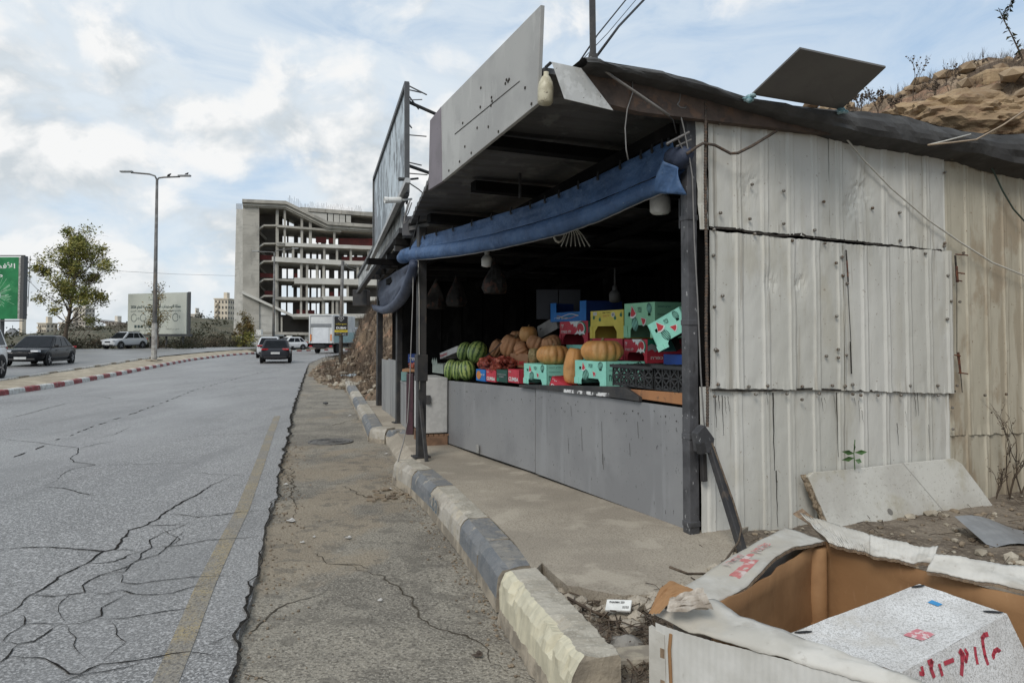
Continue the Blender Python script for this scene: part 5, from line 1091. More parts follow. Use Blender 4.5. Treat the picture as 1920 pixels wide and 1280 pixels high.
# watermelons
def wm_mat():
    m = mat('watermelon_rind', (.36, .44, .13), (.25, .35, .10), 4, .4, spec=.45); t = m.node_tree; n = t.nodes; l = t.links; p = n['Principled BSDF']
    cur = p.inputs['Base Color'].links[0].from_socket; tcn = n.new('ShaderNodeTexCoord'); s = n.new('ShaderNodeSeparateXYZ'); l.new(tcn.outputs['Generated'], s.inputs[0])
    def M(op, a, b=None):
        q = n.new('ShaderNodeMath'); q.operation = op
        for i, z in enumerate((a, b)):
            if z is None: continue
            if isinstance(z, (int, float)): q.inputs[i].default_value = z
            else: l.new(z, q.inputs[i])
        return q.outputs[0]
    ang = M('ARCTAN2', M('SUBTRACT', s.outputs[0], .5), M('SUBTRACT', s.outputs[1], .5)); nz = n.new('ShaderNodeTexNoise'); nz.inputs['Scale'].default_value = 9; nz.inputs['Detail'].default_value = 6; l.new(tcn.outputs['Generated'], nz.inputs[0])
    st = M('SINE', M('ADD', M('MULTIPLY', ang, 11.0), M('MULTIPLY', nz.outputs[0], 5.5))); r = n.new('ShaderNodeMapRange'); r.interpolation_type = 'SMOOTHSTEP'; l.new(st, r.inputs[0]); r.inputs[1].default_value = -.1; r.inputs[2].default_value = .5
    x = n.new('ShaderNodeMix'); x.data_type = 'RGBA'; l.new(r.outputs[0], x.inputs[0]); l.new(cur, x.inputs[6]); x.inputs[7].default_value = (.055, .105, .03, 1); l.new(x.outputs[2], p.inputs['Base Color']); return m
m_wm = wm_mat()
def watermelon(label, x, y, w_, h_, b, tilt):
    px, py = cpx(x, y); c = fb(px, py, b); k = c.y/F/3.765; rx, rz = w_/2*k, h_/2*k; g = MB()
    g.lathe((0, 0, 0), [(rx*sin(pi*i/18)**.9, -rz*cos(pi*i/18)) for i in range(19)], 28)
    o = g.build('watermelon', m_wm, None, smooth=True); o.location = tuple(c); o.rotation_euler = tilt; tag(o, label, 'watermelon', 'watermelons on the counter')
watermelon('pale green watermelon upright at the upper left of the pile', 272, 450, 118, 140, .42, (.2, .25, 0)); watermelon('dark green watermelon leaning at the upper right of the pile', 358, 452, 145, 158, .40, (.2, .35, 1))
watermelon('yellowish striped watermelon at the left front of the pile', 172, 578, 100, 148, .16, (.1, .12, 0)); watermelon('narrow yellow striped watermelon in the middle of the front', 222, 583, 92, 142, .19, (.1, .1, 2)); watermelon('dark striped watermelon at the right front of the pile', 285, 582, 124, 145, .14, (.15, .2, 3))
# nets of onions: every onion real, the nets two things
m_on = mat('onion_skin', (.26, .060, .035), (.17, .04, .03), 20, .45, layers=((30, (1, 1, .3), .55, .66, (.40, .14, .08), .7),))
m_net = mat('red_net', (.30, .05, .03), (.2, .03, .02), 20, .6)
def onion_net(label, x0, x1, yt, yb, b, nm=46):
    c0 = fb(*cpx((x0+x1)/2, (yt+yb)/2), b); k = c0.y/F/3.765; hw, hh = (x1-x0)/2*k, (yb-yt)/2*k; t = thing('onion_net', label, 'onion net', tuple(c0-ZZ*hh), 0, 'nets of onions'); g = MB(); r = random.Random(int(x0))
    for i in range(nm):
        a, e, q = r.uniform(0, 6.28), r.uniform(-1, 1), r.uniform(.55, .92); s = sqrt(1-e*e); p = c0+V((cos(a)*s*hw*q, sin(a)*s*.16*q, e*hh*q)); g.rock(p, .040, r, .85, n=2)
    stuff(g.build('onions', m_on, t, smooth=True)); g = MB(); gv = lambda a, e: c0+V((cos(a)*cos(e)*hw*(1+.05*sin(a*7)), sin(a)*cos(e)*.18, sin(e)*hh*(1+.04*sin(a*9))))
    for i in range(18): g.tube([gv(2*pi*i/18+j*.16, -1.4+2.8*j/9) for j in range(10)], .0022, 3, cap=False); g.tube([gv(2*pi*i/18-j*.16, -1.4+2.8*j/9) for j in range(10)], .0022, 3, cap=False)
    stuff(g.build('net', m_net, t))
onion_net('red net of onions at the left behind the small cartons', 360, 520, 485, 590, .22); onion_net('red net of onions at the right beside the brown carton', 470, 640, 482, 585, .30); onion_net('small red net of onions lying over the blue and red cartons', 440, 540, 540, 610, .15, 14)
# thin stick poking out of the nets
g = MB(); g.tube([fb(*cpx(395, 500), .3), fb(*cpx(470, 440), .35), fb(*cpx(530, 385), .4)], .006, 5); tag(g.build('stick', m_cable, None), 'thin dark stick poking up between watermelons and pumpkins', 'stick')
# things left of the watermelons and on the low counter
t = box6('printed_tray', 'white fruit tray with dark red print tilted behind the watermelons', 95, 222, 465, 505, .55, .3, plain('white_carton', (.55, .54, .52), .6), None, handles=False); t.rotation_euler = (0, radians(-9), ROTB)
g = MB(); put_text(g, 'PREMIUM FRUIT', V((.02, 0, .02)), X1, Z1, .36, .04, .02, 0, .004); stuff(g.build('lettering', pr, t, local=True, fix=False))
t = box6('produce_box', 'open box lined with torn printed paper at the left end of the counter', 40, 118, 535, 600, .30, .3, plain('torn_print', (.34, .38, .33), .7), None, handles=False)
g = MB()
for k in range(9): a = V((.02+.03*k, -.01, .14)); g.poly([a, a+V((.03, 0, 0)), a+V((.035, -.02, .05+.03*(k % 3))), a+V((.005, -.015, .06))])
stuff(g.build('paper_liner', plain('paper_liner', (.36, .42, .37), .8), t, local=True, fix=False))
def small_box(name, label, cat, px0, py0, px1, py1, y, dp, m, txt=None, tm=None):
    t, a, b = crate(name, label, cat, px0, py0, px1, py1, y, dp, m, .004)
    if txt: g = MB(); put_text(g, txt, V((a.x+(b.x-a.x)*.12, y, a.z+(b.z-a.z)*.25)), X1, Z1, (b.x-a.x)*.76, (b.z-a.z)*.35, .02, 0, .004); stuff(g.build('lettering', tm, t, fix=False))
    return t
small_box('blue_box', 'blue carton with white lettering on the low counter behind the hanging cord', 'box', 765, 664, 789, 680, 12.3, .4, m_navy, 'פרי הדר', pw)
small_box('brown_board', 'reddish wooden board under the red onion net on the low counter', 'board', 754, 692, 786, 697, 12.2, .4, m_brown)
small_box('teal_box', 'faded teal carton on the low counter right of the second post', 'box', 752, 697, 765, 714, 12.6, .3, plain('faded_teal', (.16, .28, .27), .7))
small_box('yellow_packet', 'yellow packet standing by the plum post on the low counter', 'packet', 769, 711, 777, 727, 11.7, .1, plain('yellow_packet', (.45, .36, .08), .6))
small_box('white_packet', 'white packet with brown spots on the low counter left of the yellow packet', 'packet', 763, 710, 769, 724, 11.9, .1, plain('pale_packet', (.55, .50, .45), .6))
p = at(777, 686, 12.25); t = thing('onion_net', 'red net bag under the blue carton on the low counter', 'onion net', tuple(p-ZZ*.06)); g = MB(); r = random.Random(3)
for i in range(16): g.rock(p+V((r.uniform(-.09, .09), r.uniform(-.05, .1), r.uniform(-.035, .035))), .035, r, .9, n=2)
stuff(g.build('onions', m_on, t, smooth=True))
g = MB(); c = [at(x, y, 14.4) for x, y in ((734, 714), (742, 712), (742, 694), (739, 689))]; g.slab(c, V((.02, .1, 0))); tag(g.build('white_board', m_white, None), 'white leaning board glimpsed left of the second post', 'board')
# ================================================================== far side: vehicles, trees, billboards, buildings
m_glass = mat('car_glass', (.014, .016, .019), (.010, .012, .014), 3, .15, spec=.10); m_tyre = plain('tyre', (.018, .018, .018), .85); m_rim = plain('alloy', (.36, .36, .37), .35, .7); m_black = plain('black_trim', (.015, .015, .016), .5)
m_lampr = plain('tail_lamp', (.35, .015, .02), .25); m_lampw = plain('head_lamp', (.75, .76, .78), .15); m_plate_ = plain('number_plate', (.60, .60, .58), .5); m_orange = plain('orange_lamp', (.65, .20, .03), .4)
def paint(n, c): return mat('paint_'+n, c, c, 3, .2, spec=.18 if max(c) < .05 else .4)
def car(name, label, loc, heading, pm_, L_=4.3, Wd=1.8, H=1.47, hood=1.0, boot=.25, rear=.55, front=.75, group=None, cat='car', ride=.18, rails=False, dark_rim=False, sign=False):
    """hatchback or saloon in local axes: +x forward, origin on the ground under its middle"""
    t = thing(name, label, cat, tuple(loc), heading, group); hw = Wd/2; belt = .62*H; xr, xf = -L_/2, L_/2
    hoodx = xf-hood; wb_ = L_*.62; wx = (-wb_/2-.02, wb_/2+.05); wr = .215*H+.005
    # lower body: cross sections along the length
    st_ = [(xr, .42, .55*H, .80), (xr+.10, .30, .62*H, .93), (xr+boot+.1, ride+.04, belt, .99), (xr+L_*.33, ride, belt, 1.0), (xr+L_*.5, ride, belt-.01, 1.0), (hoodx+.1, ride, belt-.03, 1.0), (hoodx+hood*.6, ride+.02, .575*H, .98), (xf-.14, .24, .53*H, .90), (xf, .34, .43*H, .74)]
    g = MB(); n = 11
    for (x, zb, zt, f) in st_:
        w_ = hw*f; zm = zb+(zt-zb)*.55
        ring = [(-w_*.86, zb), (-w_*.99, zb+.10), (-w_, zm), (-w_*.965, zt-.05), (-w_*.90, zt), (0, zt+.025), (w_*.90, zt), (w_*.965, zt-.05), (w_, zm), (w_*.99, zb+.10), (w_*.86, zb)]
        g.v += [(x, y, z) for y, z in ring]
    for i in range(len(st_)-1):
        for j in range(n): g.f.append((i*n+j, i*n+(j+1) % n, (i+1)*n+(j+1) % n, (i+1)*n+j)); g.m.append(0)
    g.f += [tuple(range(n))[::-1], tuple((len(st_)-1)*n+j for j in range(n))]; g.m += [0, 0]
    body = g.build('body', pm_, t, smooth=True, local=True); sb = body.modifiers.new('s', 'SUBSURF'); sb.levels = sb.render_levels = 1
    # cabin: belt ring, then roof ring
    cxr, cxf, rxr, rxf = xr+boot, hoodx+.05, xr+boot+rear, hoodx-front
    bw, tw = hw*.93, hw*.74; zr = H-.02
    B = [V((cxr, -bw, belt-.03)), V((cxf, -bw, belt-.05)), V((cxf, bw, belt-.05)), V((cxr, bw, belt-.03))]; T = [V((rxr, -tw, zr-.03)), V((rxf, -tw, zr-.01)), V((rxf, tw, zr-.01)), V((rxr, tw, zr-.03))]
    g = MB(); g.hexa(B+[p-V((0, 0, .015)) for p in T]); g.hexa([p-V((0, 0, .02)) for p in T]+[V((rxr+.18, -tw*.86, zr+.025)), V((rxf-.22, -tw*.86, zr+.03)), V((rxf-.22, tw*.86, zr+.03)), V((rxr+.18, tw*.86, zr+.025))]); o = g.build('cabin', pm_, t, local=True, bevel=.05)
    def pane(nm, a, b, c, d, ins=.08, push=.012, m=m_glass):
        cen = (a+b+c+d)/4; nn = (b-a).cross(d-a).normalized()
        if nn.dot(cen-V((0, 0, .8))) < 0: nn = -nn
        q = [p+(cen-p).normalized()*ins+nn*push for p in (a, b, c, d)]; g = MB(); g.slab(q, -nn*.01); return g.build(nm, m, t, local=True)
    pane('windscreen', B[1], B[2], T[2], T[1], .10); pane('rear_window', B[0], B[3], T[3], T[0], .13)
    for s_, (b0, b1, t1, t0) in ((0, (B[0], B[1], T[1], T[0])), (1, (B[3], B[2], T[2], T[3]))):
        for u0, u1 in ((.06, .24), (.27, .55), (.57, .90)):
            lo = lambda u: b0.lerp(b1, u); hi = lambda u: t0.lerp(t1, u); f = .12
            a, b, c, d = lo(u0), lo(u1), hi(u1), hi(u0); pane('side_window', a.lerp(d, .12), b.lerp(c, .12), c.lerp(b, .10), d.lerp(a, .10), .012)
    g0 = MB(); g0.lathe((0, 0, 0), [(wr*.62, -.10), (wr*.95, -.10), (wr, -.07), (wr, .07), (wr*.95, .10), (wr*.62, .10)], 20, Y1); tm = g0.mesh('tyre', m_tyre, True)
    g1 = MB(); g1.lathe((0, 0, 0), [(wr*.63, -.085), (0, -.07)], 20, Y1, m=1); g1.lathe((0, 0, 0), [(wr*.63, .085), (0, .07)], 20, Y1, m=1); g1.lathe((0, 0, 0), [(wr*.64, -.095), (wr*.57, -.095)], 20, Y1)
    for k in range(5):
        a = 2*pi*k/5
        for s_ in (-1, 1): g1.box((cos(a)*wr*.33, s_*.088, sin(a)*wr*.33), (wr*.55, .02, wr*.15), V((cos(a), 0, sin(a))), Y1, V((-sin(a), 0, cos(a))))
    rm = g1.mesh('rim', [m_black if dark_rim else m_rim, m_black])
    for x in wx:
        for s_ in (-1, 1):
            g = MB(); g.lathe((x, s_*(hw-.03), wr), [(0, 0), (wr*1.16, 0), (wr*1.16, .034), (0, .034)], 18, V((0, s_, 0))); g.build('wheel_arch', m_black, t, local=True)
            wh = bpy.data.objects.new('wheel', tm); COL.objects.link(wh); wh.parent = t; wh.location = (x, s_*(hw-.075), wr); r_ = bpy.data.objects.new('rim', rm); COL.objects.link(r_); r_.parent = wh
    for s_ in (-1, 1):
        g = MB(); g.box((xf-.10, s_*hw*.66, .49*H), (.20, hw*.42, .085), V((cos(-s_*.35), sin(-s_*.35), 0)), V((-sin(-s_*.35), cos(-s_*.35), 0))); g.build('headlight', m_lampw, t, local=True, bevel=.02)
        g = MB(); g.box((xr+.07, s_*hw*.68, .585*H), (.14, hw*.44, .11), V((cos(s_*.3), sin(s_*.3), 0)), V((-sin(s_*.3), cos(s_*.3), 0))); g.build('tail_light', m_lampr, t, local=True, bevel=.02)
        g = MB(); g.box((cxf-.28, s_*(hw+.07), belt+.05), (.11, .17, .12)); g.build('mirror', m_black, t, local=True, bevel=.03)
        if rails: g = MB(); g.box(((rxr+rxf)/2, s_*tw*.9, H+.03), ((rxf-rxr)*.9, .05, .05)); g.build('roof_rail', m_black, t, local=True, bevel=.01)
    g = MB(); g.box((xr-.012, 0, .43*H), (.02, .52, .12)); g.build('number_plate', m_plate_, t, local=True)
    g = MB(); g.box((xf+.012, 0, .27*H), (.02, .52, .11)); g.build('number_plate', m_plate_, t, local=True)
    g = MB(); g.box((xf-.03, 0, .41*H), (.08, hw*.72, .13)); g.build('grille', m_black, t, local=True, bevel=.02)
    g = MB(); g.box((xf-.06, 0, .22*H), (.13, hw*1.35, .13)); g.build('front_bumper', m_black, t, local=True, bevel=.04)
    g = MB(); g.box((xr+.05, 0, .25*H), (.16, hw*1.5, .15)); g.build('rear_bumper', m_black, t, local=True, bevel=.04)
    for s_ in (-1, 1):
        g = MB(); g.box((0, s_*(hw*.985), ride+.05), (wb_-2*wr-.15, .03, .09)); g.build('sill', m_black, t, local=True)
        for u in (.30, .60): g = MB(); g.box((xr+L_*u+.1, s_*(hw+.004), belt-.17), (.16, .02, .03)); g.build('door_handle', pm_, t, local=True)
    return t
HD = lambda dx, dy: atan2(dy, dx)
pm_grey = paint('dark_grey', (.030, .032, .037)); pm_blk = paint('black', (.008, .009, .011)); pm_sil = paint('silver', (.50, .51, .52)); pm_wht = paint('white', (.68, .68, .67))
g_ = gz(510, 681.5)
car('hatchback', 'dark grey hatchback driving away on the near carriageway', (g_.x-.4, g_.y+2.1, .01), HD(-.27, .96), pm_grey, 4.25, 1.80, 1.47, dark_rim=True)
a = at(503, 640, 57.5)
car('parked_car', 'silver car driving just ahead of the dark grey hatchback', (a.x, 58, .01), HD(-.25, .97), pm_sil, 4.3, 1.8, 1.62)
a = at(541, 640, 82)
car('taxi', 'white hatchback with roof sign turning beyond the far median kerb', (a.x, 82, .10), HD(-.62, -.78), pm_wht, 4.1, 1.75, 1.48)
tx = [o for o in bpy.data.objects if o.name == 'taxi'][0]; g = MB(); g.box((-.1, 0, 1.56), (.22, .8, .16)); g.build('roof_sign', m_wht, tx, local=True, bevel=.02)
a = at(66, 660, 36.2)
car('saloon', 'black saloon with bright headlamp on the opposite carriageway', (a.x-.35, 37.2, oz(37)), HD(.22, -.975), pm_blk, 4.9, 1.87, 1.47, hood=1.35, boot=.55, rear=.8, front=.95)
a = at(222, 640, 72)
car('parked_suv', 'silver off-road car parked beside the billboard on the far verge', (a.x, 73.2, oz(73)), HD(-.28, -.96), pm_sil, 4.34, 1.82, 1.66, hood=1.1, ride=.28, rails=True)
car('white_van', 'white van cut off by the left edge behind the black saloon', (-18.75, 24.87, oz(25)), HD(.26, -.966), pm_wht, 4.2, 1.75, 1.82, hood=.9, boot=.06, rear=.22, front=.6)
# box truck
tr = thing('box_truck', 'white box truck with tail lift driving round the bend behind the advertising board', 'truck'); TY = 71.0
a = at(602, 640, TY); tr.location = (a.x, TY, 0); tr.rotation_euler = (0, 0, radians(84)-pi/2)
TW, TL = 2.5, 6.5
m_tw = mat('truck_white', (.58, .59, .58), (.48, .49, .49), .8, .5); m_tt = mat('truck_teal', (.30, .45, .45), (.24, .38, .39), .8, .5)
g = MB(); g.box((0, TL/2, 2.35), (TW, TL, 2.75)); g.build('box_body', m_tw, tr, local=True, bevel=.05)
g = MB(); g.box((TW/2+.01, TL/2, 1.55), (.02, TL*.97, 1.0)); g.build('side_panel', m_tt, tr, local=True)
g = MB(); g.box((0, -.03, 1.75), (TW*.62, .05, 1.5)); g.build('tail_lift', mat('lift_white', (.62, .64, .66), (.56, .58, .6), 2, .5), tr, local=True, bevel=.01)
g = MB(); g.box((0, -.03, 2.72), (TW*.86, .05, .30)); g.build('roller_head', plain('roller_grey', (.20, .21, .22), .6), tr, local=True)
for s_ in (-1, 1):
    g = MB(); g.box((s_*1.12, -.05, 2.35), (.10, .06, 2.6)); g.build('door_frame', m_tw, tr, local=True)
    g = MB(); g.box((s_*1.02, -.06, 1.55), (.14, .04, .62)); g.build('tail_marker', m_orange, tr, local=True)
    g = MB(); g.box((s_*1.0, -.10, .72), (.30, .06, .14)); g.build('tail_light', m_lampr, tr, local=True)
    for y in (1.6, 7.3): g = MB(); g.lathe((s_*.95, y, .48), [(0, -.15), (.46, -.15), (.48, -.1), (.48, .1), (.46, .15), (0, .15)], 18, X1); g.build('wheel', m_tyre, tr, local=True)
g = MB(); g.box((0, 3.5, .72), (1.1, 8.4, .28)); g.build('chassis', m_black, tr, local=True)
g = MB(); g.box((0, -.08, .52), (2.2, .10, .14)); g.build('rear_bar', plain('worn_steel', (.20, .17, .15), .6), tr, local=True)
g = MB(); g.box((0, 7.5, 1.55), (2.3, 1.7, 2.1)); g.build('cab', m_tw, tr, local=True, bevel=.12)
g = MB(); g.box((0, .0, 3.62), (TW*.96, .04, .10)); g.build('roof_trim', plain('roller_grey', (.20, .21, .22), .6), tr, local=True)
# ---- trees: trunk and limbs, leaves spread through the crown
def leafmat(n, c1, c2): return mat(n, c1, c2, 1.3, .6, spec=.2, lo=.40, hi=.60)
m_leaf = leafmat('olive_leaf', (.27, .24, .065), (.145, .16, .045)); m_leafb = leafmat('autumn_leaf', (.19, .125, .045), (.12, .11, .04)); m_bark = mat('bark', (.13, .10, .075), (.08, .062, .048), 8, .9, bump=.4, bscale=12); m_dead = mat('dry_twig', (.105, .078, .055), (.06, .045, .035), 10, .9)
m_dry = leafmat('dry_grass', (.10, .075, .045), (.055, .043, .028)); m_scrub = leafmat('scrub_leaf', (.042, .040, .019), (.020, .023, .011))
def leaf(g, p, s, r):
    a, b = r.uniform(0, 6.28), r.uniform(-.9, .9); d = V((cos(a)*cos(b), sin(a)*cos(b), sin(b))); q = d.orthogonal().normalized(); q.rotate(Matrix.Rotation(r.uniform(0, 6.28), 3, d))
    g.quad(p-q*s*.28, p+d*s*.5-q*s*.1, p+d*s, p+d*s*.5+q*s*.34)
def branches(g, p, d, ln, rad, depth, r, tips, spread=.6, up=.15):
    q = p+d*ln; m_ = p.lerp(q, .5)+V((r.uniform(-1, 1), r.uniform(-1, 1), r.uniform(-.4, .4)))*ln*.07; g.tube([p, m_, q], [rad, rad*.85, rad*.68], 5 if depth > 1 else 4, cap=False)
    if depth <= 2: tips.append((m_, ln))
    tips.append((q, ln))
    if depth == 0: return
    for k in range(r.choice((2, 3, 3))):
        e = (d+V((r.uniform(-1, 1), r.uniform(-1, 1), r.uniform(-.5, .7)))*spread+V((0, 0, up))).normalized(); branches(g, q if k else q, e, ln*r.uniform(.62, .86), rad*.62, depth-1, r, tips, spread, up)
def tree(name, label, base, h, trunk_h, rad, seed, n_leaf, ls, lm, rx=3.0, clumps=60, cs=.75, lean=0.0, cat='tree', group=None, z0=None):
    """tapered trunk, limbs curving out to leaf clumps spread unevenly through an egg-shaped crown"""
    r = random.Random(seed); t = thing(name, label, cat, tuple(base), 0, group); g = MB(); zc = (h+trunk_h*.8)/2; rz = (h-trunk_h*.8)/2
    g.tube([V((0, 0, -.1)), V((.05, 0, trunk_h*.5)), V((lean*.4, 0, trunk_h)), V((lean, 0, zc)), V((lean*1.2, 0, zc+rz*.7))], [rad*1.25, rad, rad*.85, rad*.5, rad*.15], 8); cl = []
    while len(cl) < clumps:
        a, e, q = r.uniform(0, 6.28), r.uniform(-.95, 1), r.uniform(.35, 1)**.6; c = sqrt(1-e*e); nz = .78+.5*fbm(cos(a)*c*1.6+seed, sin(a)*c*1.6, e*1.6); wz = (1-.28*e) if e > 0 else 1
        p = V((cos(a)*c*rx*q*nz*wz+lean, sin(a)*c*rx*q*nz*wz, zc+e*rz*q*min(1.05, nz+.12))); cl.append((p, r.uniform(.55, 1.25)*cs))
        zs = max(trunk_h*.75, min(p.z-.8-.55*c*rx*q, zc)); s0 = V((lean*zs/zc, 0, zs)); m_ = s0.lerp(p, .5)+V((r.uniform(-.2, .2), r.uniform(-.2, .2), -.12*(p-s0).length)); rr = rad*.34*min(1.2, .4+(p-s0).length/rx*.5)
        g.tube([s0, s0.lerp(m_, .6), m_.lerp(p, .35), p], [rr, rr*.8, rr*.5, rr*.16], 4, cap=False)
        for k in range(3): e2 = p+V((r.gauss(0, 1), r.gauss(0, 1), r.gauss(.3, .8)))*cs; g.tube([m_.lerp(p, .6), p.lerp(e2, .5)+V((0, 0, -.1)), e2], [rr*.3, rr*.2, rr*.1], 3, cap=False)
    g.build('trunk', m_bark, t, local=True, smooth=True); g = MB()
    for i in range(n_leaf): p, s_ = r.choice(cl); leaf(g, p+V((r.gauss(0, 1), r.gauss(0, 1), r.gauss(0, .75)))*s_*.62, ls*r.uniform(.6, 1.3), r)
    g.build('crown', lm, t, local=True, fix=False); return t
b_ = at(122, 654, 76); tree('tree', 'tall loose crowned tree standing beyond the opposite carriageway', (b_.x, 76, .45), 12.2, 3.4, .20, 4, 12500, .30, m_leaf, 4.8, 76, .72, .9)
b_ = at(306, 655, 74); tree('tree', 'thin half bare tree growing in front of the cream billboard', (b_.x+.4, 72, .3), 7.2, 1.4, .08, 9, 1100, .22, m_leafb, 1.35, 26, .5)
b_ = at(457, 655, 96); tree('tree', 'small bushy brownish tree by the foot of the concrete building', (b_.x, 96, 0), 4.6, 1.4, .10, 12, 1900, .26, m_leafb, 1.4, 22, .5)
b_ = at(456, 655, 95); tree('shrub', 'low green shrub under the small brownish tree', (b_.x+.4, 95, 0), 2.2, .2, .05, 14, 1200, .26, m_leaf, 1.5, 14, .5, cat='shrub')
def shrub(name, label, base, h, w_, n, ls, lm, seed, group=None, cat='shrub', k='leaves'):
    r = random.Random(seed); t = thing(name, label, cat, tuple(base), 0, group); g = MB()
    for i in range(9): a = r.uniform(0, 6.28); s_ = r.uniform(.1, .48)*w_; g.tube([V((0, 0, -.1)), V((cos(a)*s_*.4, sin(a)*s_*.4, h*.45)), V((cos(a)*s_, sin(a)*s_, h*r.uniform(.6, .95)))], [.03*h**.5, .02*h**.5, .006], 4, cap=False)
    stuff(g.build('stems', m_dead, t, local=True)); g = MB(); cl = [(V((r.gauss(0, .26)*w_, r.gauss(0, .26)*w_, h*r.uniform(.15, .85))), r.uniform(.10, .24)*w_) for _ in range(12)]
    for i in range(n): c, s_ = r.choice(cl); leaf(g, c+V((r.gauss(0, 1), r.gauss(0, 1), r.gauss(0, .7)))*s_*.6, ls*r.uniform(.6, 1.3), r)
    g.build(k, lm, t, local=True, fix=False); return t
r = random.Random(21); i = 0
SHW = ['left of the tall tree trunk', 'just right of the tall tree trunk', 'midway between the tall tree and the parked silver car', 'behind the bonnet of the parked silver car', 'behind the tail of the parked silver car', 'below the left half of the cream billboard', 'below the right half of the cream billboard', 'at the right end of the cream billboard', 'just right of the cream billboard frame', 'third to the right of the cream billboard', 'below the cream apartment block', 'left of the small brownish tree', 'low in front of the hill right of the billboard', 'low at the verge under the thin bare tree', 'farthest left beside the black saloon', 'touching the concrete building corner']
for (px, y, h, w_) in ((104, 80, 1.3, 3.5), (130, 82, 1.7, 4), (158, 80, 1.5, 4), (182, 84, 1.8, 4), (268, 78, 1.2, 3), (298, 80, 2.0, 4), (330, 76, 2.1, 5), (346, 82, 2.4, 5), (365, 88, 2.8, 6), (384, 92, 2.6, 6), (402, 96, 2.4, 6), (420, 98, 2.0, 5), (392, 84, 1.4, 4), (350, 74, 1.0, 4), (90, 82, 1.0, 3), (432, 96, 1.6, 4)):
    where = SHW[i]
    b_ = at(px, 640, y); h *= .45 if 250 < px < 350 else .8; shrub('verge_shrub', 'scrub bush on the far verge '+where, (b_.x, y, .25), h*.8, w_, 1100, .20, m_scrub if i % 3 else m_dry, 100+i, 'scrub bushes on the far verge'); i += 1
# scattered scrub on the far hill: one mass
g = MB(); r = random.Random(5)
for k in range(650):
    u, v = r.random(), r.uniform(.03, .7)**1.3; p = fh(u, v)
    s_ = r.uniform(.6, 1.7)
    for j in range(26): leaf(g, p+V((r.gauss(0, 1), r.gauss(0, 1), abs(r.gauss(0, .7))))*s_*.55, s_*.45, r)
o = stuff(g.build('hill_scrub', m_scrub, None, fix=False)); tag(o, 'dark low scrub covering the distant hillside on the left', 'scrub')
# ---- street lamp, poles, wires
m_pole = mat('lamp_pole', (.17, .17, .165), (.11, .105, .10), 3, .6, metal=.2, layers=((2, (1, 1, .3), .56, .7, (.20, .16, .12), .6),)); m_pcon = mat('pole_base', (.40, .39, .36), (.24, .22, .20), 5, .8)
def lamp(label, px, py, y, z0, ztop, arms, r0, base=True):
    p = at(px, py, y); t = thing('street_lamp', label, 'street lamp', (p.x, y, z0)); h = ztop-z0; g = MB()
    g.tube([V((0, 0, 0)), V((0, 0, h*.4)), V((0, 0, h))], [r0, r0*.8, r0*.5], 10); g.build('pole', m_pole, t, local=True, smooth=True)
    for s_, ln, up in arms:
        g = MB(); pts = [V((0, 0, h-.05)), V((s_*.08*ln, 0, h+up*.6)), V((s_*.3*ln, 0, h+up*.95)), V((s_*ln, 0, h+up*1.25))]; g.tube(pts, r0*.34, 7); arm = g.build('arm', m_pole, t, local=True, smooth=True)
        g = MB(); g.box(pts[-1]+V((s_*.28, 0, .06)), (.75, .24, .11)); g.build('lamp_head', plain('lamp_head', (.30, .31, .31), .5), t, local=True, bevel=.04)
    if base: g = MB(); g.tube([V((0, 0, 0)), V((0, 0, h*.205))], [r0*1.12, r0*1.05], 10); g.build('painted_foot', m_pcon, t, local=True); g = MB(); g.box((0, 0, .03), (.7, .7, .07)); g.build('base_plate', m_kc, t, local=True, bevel=.01)
    return t
lamp('tall twin armed street lamp standing on the sandy median', 289, 660, 43.5, .24, 11.0, ((-1, 1.55, .32), (1, 1.35, .12)), .15)
lamp('grey twin armed street lamp in front of the concrete building', 513, 600, 84, .1, 11.2, ((-1, 1.9, .1), (1, 2.1, .35)), .17, False)
r = random.Random(3)
for k, (dx, lab) in enumerate(((.95, 'small dark bird perched at the tip of the right lamp arm'), (.52, 'small dark bird perched midway on the right lamp arm'))):
    p = at(289, 660, 43.5); g = MB(); c = V((p.x+1.35*dx+(.45 if k == 0 else 0), 43.5, 11.24+.05*(1-k))); g.lathe(c, [(0, -.16), (.06, -.08), (.075, 0), (.05, .08), (.045, .11), (.03, .15), (0, .17)], 8, V((.8, 0, .6))); tag(g.build('bird', m_black, None, smooth=True), lab, 'bird')
up_ = thing('utility_pole', 'grey utility pole carrying the black jewellery board', 'pole', tuple(at(639, 677, 40)))
a = at(639, 678, 40); b = at(643, 489, 40); g = MB(); g.tube([a-ZZ*.1, V((a.x, 40, (a.z+b.z)/2)), V((a.x+.06, 40, b.z))], [.11, .095, .08], 9); g.build('shaft', m_pole, up_, smooth=True)
g = MB(); g.box((a.x+.06, 40, b.z-.25), (.5, .06, .07)); g.build('cross_arm', m_pole, up_)
ds = thing('advertising_board', 'black jewellery advertising board with yellow band on the utility pole', 'sign', tuple(at(639, 610, 39.85)))
m_sb = plain('board_black', (.008, .008, .010), .5); m_yb = plain('board_yellow', (.55, .43, .03), .5); c0 = at(627, 629.5, 39.82); c1 = at(652, 593, 39.82); bw, bh = c1.x-c0.x, c1.z-c0.z
g = MB(); g.box(((c0.x+c1.x)/2, 39.86, (c0.z+c1.z)/2), (bw, .05, bh)); g.build('board', m_sb, ds); Bf = V((c0.x, 39.83, c0.z))
g = MB()
for a, s_ in (((-.006*2, 0), (.02, bh)), ((bw, 0), (.02, bh))): g.box(Bf+V((a[0]+.005, .02, bh/2)), (.015, .06, bh))
stuff(g.build('edge', m_pcon, ds))
